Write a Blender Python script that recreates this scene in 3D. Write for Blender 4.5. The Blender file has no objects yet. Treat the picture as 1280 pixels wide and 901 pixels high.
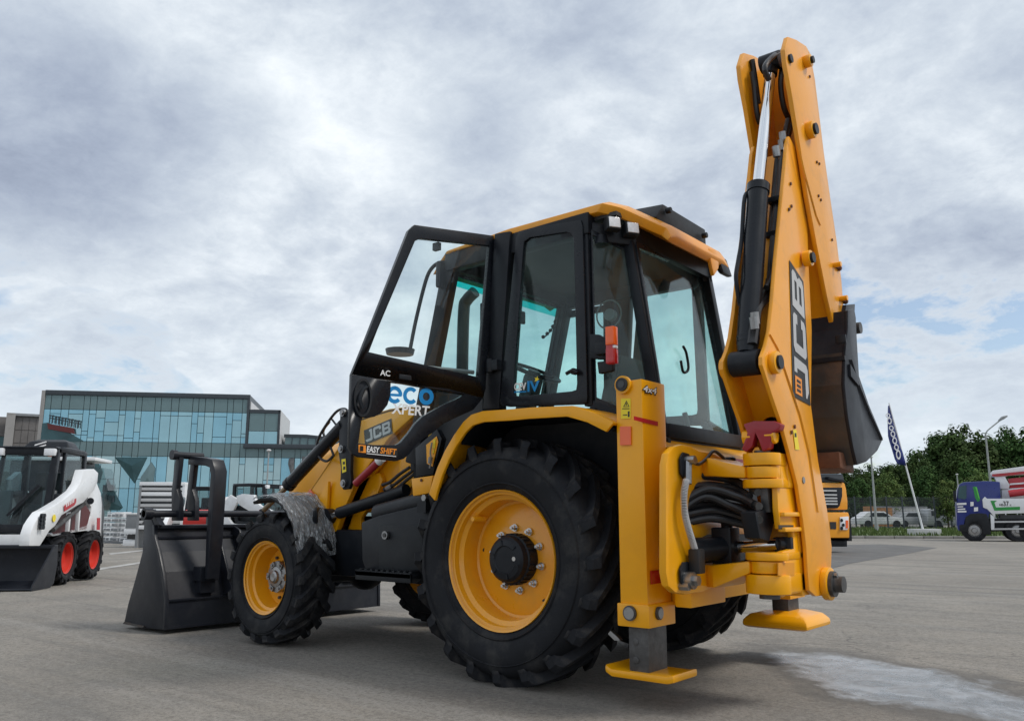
import bpy, bmesh, math, random
from mathutils import Vector, Matrix
R = random.Random(7)
S = bpy.context.scene
COL = S.collection

# ---------------------------------------------------------------- camera
F = Vector((0.62412502, -0.75976554, 0.18227528)); RT = Vector((-0.77283714, -0.63460348, 0.00108157)); UP = Vector((-0.11485078, 0.14154414, 0.98324694))
cd = bpy.data.cameras.new('camera'); cam = bpy.data.objects.new('camera', cd); COL.objects.link(cam)
m = Matrix((RT, UP, -F)).transposed().to_4x4(); m.translation = Vector((-3.1844, 4.848, 0.9721))
cam.matrix_world = m
cd.sensor_width = 36; cd.lens = 36 * 1032.29 / 1280; cd.clip_end = 6000; cd.clip_start = 0.05
S.camera = cam
S.view_settings.view_transform = 'Standard'; S.view_settings.look = 'None'; S.view_settings.gamma = 1
S.view_settings.exposure = 0.50
S.render.film_transparent = False

# ---------------------------------------------------------------- world: Nishita sky behind a broken overcast
W = bpy.data.worlds.new('World'); S.world = W; W.use_nodes = True
SUN_EL, SUN_AZ = math.radians(52), math.radians(205)      # azimuth of the direction towards the sun, counter-clockwise from +X
nt = W.node_tree; nt.nodes.clear()
class NT:
    """tiny node-graph writer"""
    def __init__(s, t): s.t = t
    def n(s, typ, **kw):
        o = s.t.nodes.new(typ)
        for k, v in kw.items():
            if k[0] == '_': o.inputs[int(k[1:]) if k[1:].isdigit() else k[1:].replace('_', ' ')].default_value = v
            else: setattr(o, k, v)
        return o
    def l(s, a, b): s.t.links.new(a, b)
    def math(s, op, a, b=None, c=None, clamp=False):
        o = s.t.nodes.new('ShaderNodeMath'); o.operation = op; o.use_clamp = clamp
        for i, v in enumerate((a, b, c)):
            if v is None: continue
            if isinstance(v, (int, float)): o.inputs[i].default_value = v
            else: s.t.links.new(v, o.inputs[i])
        return o.outputs[0]
    def mix(s, f, a, b, blend='MIX'):
        o = s.t.nodes.new('ShaderNodeMix'); o.data_type = 'RGBA'; o.blend_type = blend
        for i, v in ((0, f), (6, a), (7, b)):
            if isinstance(v, (int, float)): o.inputs[i].default_value = v
            elif isinstance(v, tuple): o.inputs[i].default_value = v if len(v) == 4 else v + (1,)
            else: s.t.links.new(v, o.inputs[i])
        return o.outputs[2]
    def ramp(s, f, stops, interp='LINEAR'):
        o = s.t.nodes.new('ShaderNodeValToRGB'); cr = o.color_ramp; cr.interpolation = interp
        while len(cr.elements) < len(stops): cr.elements.new(0.5)
        for e, (p, c) in zip(cr.elements, stops):
            e.position = p; e.color = (c, c, c, 1) if isinstance(c, (int, float)) else tuple(c) + (1,)
        s.t.links.new(f, o.inputs[0]); return o.outputs[0]
    def noise(s, vec, scale, detail=6, rough=0.55, dist=0.0, dims='3D'):
        o = s.t.nodes.new('ShaderNodeTexNoise'); o.noise_dimensions = dims
        o.inputs['Scale'].default_value = scale; o.inputs['Detail'].default_value = detail
        o.inputs['Roughness'].default_value = rough; o.inputs['Distortion'].default_value = dist
        if vec is not None: s.t.links.new(vec, o.inputs['Vector'])
        return o.outputs[0]
N = NT(nt)
tc = N.n('ShaderNodeTexCoord'); sep = N.n('ShaderNodeSeparateXYZ'); N.l(tc.outputs['Generated'], sep.inputs[0])
dz = N.math('ADD', N.math('MAXIMUM', sep.outputs[2], 0.0), 0.30)
cx = N.math('DIVIDE', sep.outputs[0], dz); cy = N.math('DIVIDE', sep.outputs[1], dz)
cv = N.n('ShaderNodeCombineXYZ'); N.l(cx, cv.inputs[0]); N.l(cy, cv.inputs[1]); cv.inputs[2].default_value = 4.2
big = N.noise(cv.outputs[0], 0.95, 4, 0.5, 0.3)
mid = N.noise(cv.outputs[0], 3.4, 9, 0.6, 0.3)
fine = N.noise(cv.outputs[0], 11.0, 8, 0.68, 0.2)
def bank(d, r, amt):
    """a heavier cloud bank around one direction of the sky"""
    v = N.n('ShaderNodeVectorMath', operation='DISTANCE'); N.l(tc.outputs['Generated'], v.inputs[0]); v.inputs[1].default_value = d
    q = N.math('ADD', v.outputs['Value'], N.math('MULTIPLY', N.math('SUBTRACT', mid, 0.5), 0.28))
    return N.math('MULTIPLY', N.ramp(N.math('DIVIDE', q, r), [(0.35, 1.0), (1.0, 0.0)]), amt)
dens = N.math('ADD', N.math('ADD', N.math('MULTIPLY', big, 0.40), N.math('MULTIPLY', mid, 0.44)), N.math('MULTIPLY', fine, 0.18))
for d_, r_, a_ in (((0.872, -0.295, 0.392), 0.17, 0.17), ((0.80, -0.42, 0.43), 0.07, 0.05), ((0.60, -0.67, 0.437), 0.08, 0.06), ((0.79, -0.54, 0.284), 0.22, 0.035), ((0.16, -0.95, 0.30), 0.25, 0.03)):
    dens = N.math('ADD', dens, bank(d_, r_, a_))
cloud = N.ramp(dens, [(0.39, (0.72, 0.755, 0.775)), (0.45, (0.595, 0.64, 0.685)), (0.51, (0.475, 0.525, 0.585)), (0.57, (0.38, 0.43, 0.505)), (0.65, (0.285, 0.33, 0.415)), (0.74, (0.20, 0.235, 0.315))])
hz = N.ramp(sep.outputs[2], [(0.0, 0.85), (0.08, 0.55), (0.26, 0.0)])
cloud = N.mix(hz, cloud, (0.57, 0.63, 0.68))
gap = N.noise(cv.outputs[0], 1.25, 6, 0.6, 0.5)
gap = N.math('SUBTRACT', gap, bank((0.197, -0.97, 0.146), 0.20, 0.13))
gapm = N.math('MULTIPLY', N.ramp(gap, [(0.33, 0.85), (0.39, 0.0)]), N.ramp(dens, [(0.49, 1.0), (0.53, 0.0)]))
sky = N.n('ShaderNodeTexSky', sky_type='NISHITA', sun_disc=False, sun_elevation=SUN_EL, sun_rotation=math.pi / 2 - SUN_AZ)
b1 = N.n('ShaderNodeBackground', _Strength=0.1); N.l(sky.outputs[0], b1.inputs[0])
b2 = N.n('ShaderNodeBackground', _Strength=1.0); N.l(cloud, b2.inputs[0])
ms = N.n('ShaderNodeMixShader'); N.l(gapm, ms.inputs[0]); N.l(b2.outputs[0], ms.inputs[1]); N.l(b1.outputs[0], ms.inputs[2])
wo = N.n('ShaderNodeOutputWorld'); N.l(ms.outputs[0], wo.inputs[0])

sd = bpy.data.lights.new('sun', 'SUN'); sd.energy = 1.5; sd.angle = math.radians(14); sd.color = (1, 0.96, 0.9)
sun = bpy.data.objects.new('sun', sd); COL.objects.link(sun)
sv = Vector((math.cos(SUN_AZ) * math.cos(SUN_EL), math.sin(SUN_AZ) * math.cos(SUN_EL), math.sin(SUN_EL)))
sun.rotation_euler = sv.to_track_quat('Z', 'Y').to_euler()

# ---------------------------------------------------------------- materials
M = {}
def mat(name, col, rough=0.5, metal=0.0, var=0.08, vs=3.0, bump=0.0, bs=60.0, coat=0.0, dirt=None, rvar=0.1, emis=None, spec=0.5):
    m = bpy.data.materials.new(name); m.use_nodes = True; t = m.node_tree; t.nodes.clear(); n = NT(t)
    p = n.n('ShaderNodeBsdfPrincipled'); o = n.n('ShaderNodeOutputMaterial'); n.l(p.outputs[0], o.inputs[0])
    tc = n.n('ShaderNodeTexCoord').outputs['Object']
    c = Vector(col)
    f = n.noise(tc, vs, 5, 0.6)
    fr = n.ramp(f, [(0.3, 0.0), (0.7, 1.0)])
    lo = tuple(max(0, x * (1 - var)) for x in col); hi = tuple(min(1, x * (1 + var)) for x in col)
    base = n.mix(fr, lo, hi)
    if dirt:
        dcol, amt, dsc = dirt
        df = n.noise(tc, dsc, 8, 0.68)
        base = n.mix(n.ramp(df, [(0.5, 0.0), (0.72, amt)]), base, tuple(dcol))
    n.l(base, p.inputs['Base Color'])
    rr = n.noise(tc, vs * 2.7, 6, 0.6)
    ro = n.math('ADD', n.math('MULTIPLY', n.math('SUBTRACT', rr, 0.5), rvar * 2), rough, clamp=True)
    n.l(ro, p.inputs['Roughness'])
    p.inputs['Metallic'].default_value = metal; p.inputs['Coat Weight'].default_value = coat
    p.inputs['Specular IOR Level'].default_value = spec
    p.inputs['Coat Roughness'].default_value = 0.12
    if bump:
        b = n.n('ShaderNodeBump', _Strength=bump, _Distance=0.01); n.l(n.noise(tc, bs, 6, 0.6), b.inputs['Height']); n.l(b.outputs[0], p.inputs['Normal'])
    if emis:
        p.inputs['Emission Color'].default_value = tuple(emis[0]) + (1,); p.inputs['Emission Strength'].default_value = emis[1]
    M[name] = m; return m
def glass(name, tint, gl=0.06, rough=0.02, dust=0.0):
    m = bpy.data.materials.new(name); m.use_nodes = True; t = m.node_tree; t.nodes.clear(); n = NT(t)
    tr = n.n('ShaderNodeBsdfTransparent'); tr.inputs[0].default_value = tuple(tint) + (1,)
    g = n.n('ShaderNodeBsdfGlossy', _Roughness=rough); g.inputs[0].default_value = (1, 1, 1, 1)
    lw = n.n('ShaderNodeLayerWeight', _Blend=0.5)
    fr = n.math('ADD', n.math('MULTIPLY', n.math('POWER', lw.outputs['Facing'], 5.0), 0.7), 0.022)
    mx = n.n('ShaderNodeMixShader'); n.l(fr, mx.inputs[0]); n.l(tr.outputs[0], mx.inputs[1]); n.l(g.outputs[0], mx.inputs[2])
    last = mx.outputs[0]
    if dust:
        d = n.n('ShaderNodeBsdfDiffuse'); d.inputs[0].default_value = (0.5, 0.52, 0.5, 1)
        tc = n.n('ShaderNodeTexCoord').outputs['Object']
        f = n.math('MULTIPLY', n.ramp(n.noise(tc, 2.2, 7, 0.65, 0.6), [(0.42, 0.15), (0.75, 1.0)]), dust)
        m2 = n.n('ShaderNodeMixShader'); n.l(f, m2.inputs[0]); n.l(last, m2.inputs[1]); n.l(d.outputs[0], m2.inputs[2]); last = m2.outputs[0]
    o = n.n('ShaderNodeOutputMaterial'); n.l(last, o.inputs[0])
    M[name] = m; return m
mat('yellow', (0.88, 0.385, 0.003), 0.33, var=0.05, vs=2.0, coat=0.2, bump=0.04, bs=25, dirt=((0.62, 0.27, 0.02), 0.3, 3.0), spec=0.4)
mat('yellow_orange', (0.86, 0.345, 0.004), 0.38, var=0.06, vs=3.0, coat=0.3, bump=0.05, bs=30, dirt=((0.35, 0.17, 0.04), 0.35, 6.0))
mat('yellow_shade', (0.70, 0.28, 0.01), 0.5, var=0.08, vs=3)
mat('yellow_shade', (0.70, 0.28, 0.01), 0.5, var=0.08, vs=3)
mat('rim_yellow', (0.84, 0.36, 0.008), 0.3, var=0.04, vs=4.0, coat=0.4, bump=0.02, bs=30, dirt=((0.5, 0.27, 0.06), 0.3, 7.0))
mat('black', (0.010, 0.012, 0.016), 0.40, var=0.25, vs=4, bump=0.04, bs=60, dirt=((0.04, 0.04, 0.042), 0.3, 7.0), spec=0.25)
mat('black_gloss', (0.008, 0.010, 0.014), 0.28, var=0.2, vs=4, coat=0.06, dirt=((0.035, 0.035, 0.038), 0.2, 6.0), spec=0.28)
mat('plastic', (0.014, 0.016, 0.019), 0.5, var=0.2, vs=6, bump=0.10, bs=220, dirt=((0.05, 0.05, 0.05), 0.25, 8.0), spec=0.28)
mat('bucket_black', (0.013, 0.015, 0.021), 0.40, var=0.25, vs=2.2, bump=0.05, bs=18, coat=0.05, dirt=((0.045, 0.046, 0.05), 0.4, 4.0), rvar=0.15, spec=0.25)
mat('bucket_worn', (0.045, 0.040, 0.036), 0.45, var=0.45, vs=2.2, bump=0.15, bs=28, dirt=((0.16, 0.075, 0.035), 0.75, 2.6), rvar=0.25)
mat('rust', (0.12, 0.045, 0.02), 0.7, var=0.5, vs=6, bump=0.2, bs=50, dirt=((0.05, 0.03, 0.02), 0.7, 9))
mat('tyre', (0.012, 0.013, 0.016), 0.68, var=0.25, vs=5, bump=0.15, bs=55, dirt=((0.07, 0.066, 0.06), 0.5, 5.5), rvar=0.12, spec=0.22)
mat('lug', (0.014, 0.015, 0.018), 0.72, var=0.3, vs=8, bump=0.25, bs=50, dirt=((0.11, 0.10, 0.09), 0.6, 7.0), spec=0.22)
mat('chrome', (0.80, 0.81, 0.83), 0.12, 1.0, var=0.03, rvar=0.05)
mat('steel_bright', (0.62, 0.62, 0.62), 0.28, 1.0, var=0.2, vs=20)
mat('steel', (0.34, 0.34, 0.34), 0.38, 1.0, var=0.3, vs=12, bump=0.1, bs=60, dirt=((0.12, 0.11, 0.10), 0.5, 12))
mat('dull_steel', (0.085, 0.083, 0.082), 0.5, 0.6, var=0.3, vs=9, bump=0.15, bs=60, dirt=((0.2, 0.2, 0.2), 0.5, 10))
mat('rod_brown', (0.30, 0.24, 0.17), 0.3, 0.9, var=0.2)
mat('rubber', (0.014, 0.014, 0.015), 0.5, var=0.2, vs=10)
mat('hose', (0.018, 0.018, 0.020), 0.38, var=0.2, vs=10, bump=0.1, bs=120)
mat('red_paint', (0.33, 0.012, 0.022), 0.35, var=0.1, coat=0.2)
mat('red', (0.55, 0.02, 0.015), 0.3, var=0.05, coat=0.3)
mat('rim_red', (0.58, 0.035, 0.02), 0.4, var=0.1, dirt=((0.3, 0.05, 0.03), 0.4, 6))
mat('orange_lens', (0.85, 0.12, 0.01), 0.18, var=0.05, coat=0.5)
mat('red_lens', (0.45, 0.01, 0.01), 0.15, var=0.05, coat=0.5)
mat('white', (0.78, 0.79, 0.80), 0.4, var=0.04, vs=3, dirt=((0.45, 0.44, 0.42), 0.25, 3))
mat('white_paint', (0.76, 0.77, 0.78), 0.3, var=0.04, coat=0.3, dirt=((0.4, 0.39, 0.37), 0.35, 3))
mat('letter_white', (0.8, 0.8, 0.8), 0.45, var=0.02)
mat('letter_black', (0.015, 0.015, 0.015), 0.45, var=0.1)
mat('letter_blue', (0.0, 0.22, 0.55), 0.4, var=0.05)
mat('letter_orange', (0.85, 0.28, 0.02), 0.4, var=0.05)
mat('letter_red', (0.42, 0.008, 0.015), 0.4, var=0.05)
mat('decal_yellow', (0.85, 0.66, 0.02), 0.45, var=0.04)
mat('grey_dark', (0.05, 0.055, 0.06), 0.5, var=0.15)
mat('grey_mid', (0.22, 0.23, 0.24), 0.5, var=0.12)
mat('grey_light', (0.5, 0.5, 0.5), 0.5, var=0.08)
mat('cab_inner', (0.03, 0.034, 0.038), 0.6, var=0.15)
mat('lamp_glass', (0.75, 0.76, 0.78), 0.12, var=0.1, vs=60, coat=0.5)
mat('film', (0.25, 0.26, 0.27), 0.14, var=0.3, vs=6, coat=0.8)
mat('blue_paint', (0.002, 0.016, 0.17), 0.3, var=0.1, coat=0.4)
mat('green_paint', (0.02, 0.28, 0.05), 0.35, var=0.1)
mat('truck_yellow', (0.80, 0.32, 0.01), 0.35, var=0.06, coat=0.4)
mat('green_strip', (0.0, 0.45, 0.42), 0.2, var=0.02)
mat('pump_red', (0.42, 0.02, 0.03), 0.35, var=0.1, coat=0.2)
mat('decal_green', (0.12, 0.55, 0.08), 0.4)
mat('dark_pane', (0.03, 0.035, 0.04), 0.12, var=0.1)
mat('silver', (0.45, 0.46, 0.47), 0.3, metal=0.4)
mat('car_white', (0.7, 0.71, 0.72), 0.3)
mat('car_yellow', (0.65, 0.55, 0.03), 0.35)
mat('box_orange', (0.42, 0.20, 0.07), 0.6, var=0.15)
mat('box_white', (0.55, 0.56, 0.55), 0.6, var=0.1)
glass('cab_glass', (0.80, 0.925, 0.915), dust=0.035)
glass('door_glass', (0.915, 0.965, 0.96), dust=0.03)
glass('cab_glass_rear', (0.78, 0.90, 0.89), dust=0.10)
glass('dark_glass', (0.62, 0.72, 0.73), dust=0.05)
glass('tint_strip', (0.12, 0.78, 0.74), dust=0.05)

# ---------------------------------------------------------------- mesh helpers
def link(name, me, parent=None, loc=None):
    o = bpy.data.objects.new(name, me); COL.objects.link(o)
    if parent is not None: o.parent = parent
    if loc is not None: o.location = loc
    return o
def thing(name, label, cat, loc=(0, 0, 0), rz=0.0, group=None):
    o = bpy.data.objects.new(name, None); COL.objects.link(o); o.location = loc; o.rotation_euler = (0, 0, rz)
    o.empty_display_size = 0.2
    o['label'] = label; o['category'] = cat
    if group: o['group'] = group
    return o
def sub(name, parent, loc=(0, 0, 0), rot=(0, 0, 0)):
    o = bpy.data.objects.new(name, None); COL.objects.link(o); o.parent = parent; o.location = loc; o.rotation_euler = rot; o.empty_display_size = 0.1
    return o
def tag(o, label, cat, group=None):
    o['label'] = label; o['category'] = cat
    if group: o['group'] = group
    return o
def structure(o): o['kind'] = 'structure'; return o
def stuff(o): o['kind'] = 'stuff'; return o
def frame_axes(d):
    d = d.normalized(); a = Vector((0, 0, 1)) if abs(d.z) < 0.9 else Vector((1, 0, 0))
    u = d.cross(a).normalized(); return u, d.cross(u).normalized()
class MB:
    def __init__(s): s.b = bmesh.new(); s.mi = 0
    def faces(s, vs, fs, smooth=False):
        v = [s.b.verts.new(Vector(x)) for x in vs]
        for f in fs:
            try: q = s.b.faces.new([v[i] for i in f]); q.material_index = s.mi; q.smooth = smooth
            except ValueError: pass
        return s
    def box(s, a, b):
        x0, y0, z0 = [min(a[i], b[i]) for i in range(3)]; x1, y1, z1 = [max(a[i], b[i]) for i in range(3)]
        return s.faces([(x0, y0, z0), (x1, y0, z0), (x1, y1, z0), (x0, y1, z0), (x0, y0, z1), (x1, y0, z1), (x1, y1, z1), (x0, y1, z1)],
                       [(0, 3, 2, 1), (4, 5, 6, 7), (0, 1, 5, 4), (1, 2, 6, 5), (2, 3, 7, 6), (3, 0, 4, 7)])
    def cbox(s, c, d, rot=None):
        h = [x / 2 for x in d]; vs = []
        for z in (-1, 1):
            for x, y in ((-1, -1), (1, -1), (1, 1), (-1, 1)):
                v = Vector((x * h[0], y * h[1], z * h[2]))
                if rot is not None: v = rot @ v
                vs.append(v + Vector(c))
        return s.faces(vs, [(0, 3, 2, 1), (4, 5, 6, 7), (0, 1, 5, 4), (1, 2, 6, 5), (2, 3, 7, 6), (3, 0, 4, 7)])
    def beam(s, a, b, w, h, up=(0, 0, 1)):
        a, b = Vector(a), Vector(b); d = (b - a).normalized(); u = d.cross(Vector(up)).normalized(); v = u.cross(d).normalized()
        vs = [p + u * i * w / 2 + v * j * h / 2 for p in (a, b) for i, j in ((-1, -1), (1, -1), (1, 1), (-1, 1))]
        return s.faces(vs, [(0, 3, 2, 1), (4, 5, 6, 7), (0, 1, 5, 4), (1, 2, 6, 5), (2, 3, 7, 6), (3, 0, 4, 7)])
    def plate(s, pts, off):
        n = len(pts); off = Vector(off); vs = [Vector(p) for p in pts] + [Vector(p) + off for p in pts]
        return s.faces(vs, [tuple(range(n))[::-1], tuple(range(n, 2 * n))] + [(i, (i + 1) % n, n + (i + 1) % n, n + i) for i in range(n)])
    def loft(s, secs, closed=False, cap=True, smooth=False):
        n = len(secs[0]); vs = [p for sec in secs for p in sec]; fs = []
        for k in range(len(secs) - (0 if closed else 1)):
            a = k * n; c = ((k + 1) % len(secs)) * n
            fs += [(a + i, a + (i + 1) % n, c + (i + 1) % n, c + i) for i in range(n)]
        if cap and not closed: fs += [tuple(range(n))[::-1], tuple(range(len(vs) - n, len(vs)))]
        return s.faces(vs, fs, smooth)
    def cyl(s, a, b, r, r2=None, n=16, cap=True):
        a, b = Vector(a), Vector(b); r2 = r if r2 is None else r2; u, v = frame_axes(b - a)
        secs = [[p + (u * math.cos(t) + v * math.sin(t)) * q for t in [2 * math.pi * i / n for i in range(n)]] for p, q in ((a, r), (b, r2))]
        return s.loft(secs, cap=cap, smooth=False)
    def tube(s, pts, r, n=8, smooth_pts=True):
        pts = [Vector(p) for p in pts]
        if smooth_pts and len(pts) > 2: pts = catmull(pts, 5)
        secs = []; u = None
        for i, p in enumerate(pts):
            d = (pts[min(i + 1, len(pts) - 1)] - pts[max(i - 1, 0)]).normalized()
            if u is None: u, v = frame_axes(d)
            else:
                u = (u - d * u.dot(d)).normalized(); v = d.cross(u)
            secs.append([p + (u * math.cos(t) + v * math.sin(t)) * r for t in [2 * math.pi * k / n for k in range(n)]])
        return s.loft(secs, smooth=True)
    def lathe(s, prof, c=(0, 0, 0), axis='y', n=48, close=False):
        c = Vector(c); secs = []
        for i in range(n):
            t = 2 * math.pi * i / n
            if axis == 'y': secs.append([c + Vector((r * math.cos(t), y, r * math.sin(t))) for r, y in prof])
            elif axis == 'z': secs.append([c + Vector((r * math.cos(t), r * math.sin(t), y)) for r, y in prof])
            else: secs.append([c + Vector((y, r * math.cos(t), r * math.sin(t))) for r, y in prof])
        k = len(prof); vs = [p for q in secs for p in q]; fs = []
        for i in range(n):
            a, b = i * k, ((i + 1) % n) * k
            for j in range(k if close else k - 1):
                fs.append((a + j, a + (j + 1) % k, b + (j + 1) % k, b + j))
        s.faces(vs, fs, True); return s
    def sphere(s, c, r, n=12, sc=(1, 1, 1)):
        prof = [(r * math.sin(math.pi * i / n) * 1.0 + 1e-5, -r * math.cos(math.pi * i / n)) for i in range(n + 1)]
        k = MB(); k.lathe(prof, (0, 0, 0), 'z', n * 2)
        for v in k.b.verts: v.co = Vector((v.co.x * sc[0], v.co.y * sc[1], v.co.z * sc[2])) + Vector(c)
        return s.merge(k)
    def merge(s, o):
        vm = {v: s.b.verts.new(v.co) for v in o.b.verts}
        for f in o.b.faces:
            q = s.b.faces.new([vm[v] for v in f.verts]); q.material_index = f.material_index; q.smooth = f.smooth
        o.b.free(); return s
    def mesh(s, name, mats, ang=32, bevel=0.0):
        bmesh.ops.remove_doubles(s.b, verts=s.b.verts, dist=1e-5)
        bmesh.ops.recalc_face_normals(s.b, faces=s.b.faces)
        if bevel:
            es = [e for e in s.b.edges if len(e.link_faces) == 2 and e.calc_face_angle(0) > math.radians(35)]
            bmesh.ops.bevel(s.b, geom=es, offset=bevel, segments=2, affect='EDGES', clamp_overlap=True, profile=0.6)
        me = bpy.data.meshes.new(name); s.b.to_mesh(me); s.b.free()
        for x in (mats if isinstance(mats, (list, tuple)) else [mats]): me.materials.append(M[x])
        me.polygons.foreach_set('use_smooth', [True] * len(me.polygons)); me.set_sharp_from_angle(angle=math.radians(ang))
        return me
    def build(s, name, mats, parent=None, bevel=0.0, ang=32, loc=None):
        return link(name, s.mesh(name, mats, ang, bevel), parent, loc)
def catmull(p, k):
    out = []
    for i in range(len(p) - 1):
        a, b, c, d = p[max(i - 1, 0)], p[i], p[i + 1], p[min(i + 2, len(p) - 1)]
        for j in range(k):
            t = j / k
            out.append(0.5 * ((2 * b) + (c - a) * t + (2 * a - 5 * b + 4 * c - d) * t * t + (3 * b - a - 3 * c + d) * t ** 3))
    out.append(p[-1]); return out
def text(s, o, xd, yd, h, mt, parent, name='lettering', bold=0.0, shear=0.0, width=None, thick=0.0015):
    """flat lettering: o = lower-left corner, xd / yd = directions, h = capital height"""
    cu = bpy.data.curves.new('tmp', 'FONT'); cu.body = s; cu.size = h / 0.7; cu.offset = bold * h; cu.shear = shear; cu.extrude = thick / 2
    cu.resolution_u = 3
    ob = bpy.data.objects.new('tmp', cu); COL.objects.link(ob)
    dg = bpy.context.evaluated_depsgraph_get(); me = bpy.data.meshes.new_from_object(ob.evaluated_get(dg))
    bpy.data.objects.remove(ob); bpy.data.curves.remove(cu)
    xs = [v.co.x for v in me.vertices]; x0, x1 = min(xs), max(xs); k = (width / (x1 - x0)) if width else 1.0
    xd, yd = Vector(xd).normalized(), Vector(yd).normalized(); nd = xd.cross(yd).normalized(); o = Vector(o)
    for v in me.vertices:
        c = v.co.copy(); v.co = o + xd * (c.x - x0) * k + yd * c.y + nd * (c.z + thick / 2)
    me.materials.clear(); me.materials.append(M[mt]); me.name = name
    return link(name, me, parent)
def film_mat():
    m = bpy.data.materials.new('wrap_film'); m.use_nodes = True; t = m.node_tree; t.nodes.clear(); n = NT(t)
    tc = n.n('ShaderNodeTexCoord').outputs['Object']
    mp = n.n('ShaderNodeMapping'); mp.inputs['Scale'].default_value = (0.9, 6.0, 0.9); n.l(tc, mp.inputs[0])
    dn = n.n('ShaderNodeTexNoise', _Scale=5.0, _Detail=3.0); n.l(mp.outputs[0], dn.inputs['Vector'])
    va = n.n('ShaderNodeVectorMath', operation='MULTIPLY_ADD'); n.l(dn.outputs['Color'], va.inputs[0]); va.inputs[1].default_value = (0.45, 0.7, 0.45); n.l(mp.outputs[0], va.inputs[2])
    v = n.n('ShaderNodeTexVoronoi', feature='DISTANCE_TO_EDGE', _Scale=4.2); n.l(va.outputs[0], v.inputs['Vector'])
    line = n.ramp(v.outputs['Distance'], [(0.0, 1.0), (0.03, 0.55), (0.10, 0.0)])
    tr = n.n('ShaderNodeBsdfTransparent'); tr.inputs[0].default_value = (0.85, 0.86, 0.87, 1)
    p = n.n('ShaderNodeBsdfPrincipled'); p.inputs['Base Color'].default_value = (0.78, 0.80, 0.82, 1); p.inputs['Roughness'].default_value = 0.18; p.inputs['Specular IOR Level'].default_value = 0.9
    b = n.n('ShaderNodeBump', _Strength=0.9, _Distance=0.02); n.l(n.math('ADD', line, dn.outputs[0]), b.inputs['Height']); n.l(b.outputs[0], p.inputs['Normal'])
    f = n.math('ADD', n.math('MULTIPLY', line, 0.9), 0.22, clamp=True)
    mx = n.n('ShaderNodeMixShader'); n.l(f, mx.inputs[0]); n.l(tr.outputs[0], mx.inputs[1]); n.l(p.outputs[0], mx.inputs[2])
    o = n.n('ShaderNodeOutputMaterial'); n.l(mx.outputs[0], o.inputs[0]); M['wrap_film'] = m
film_mat()

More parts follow.
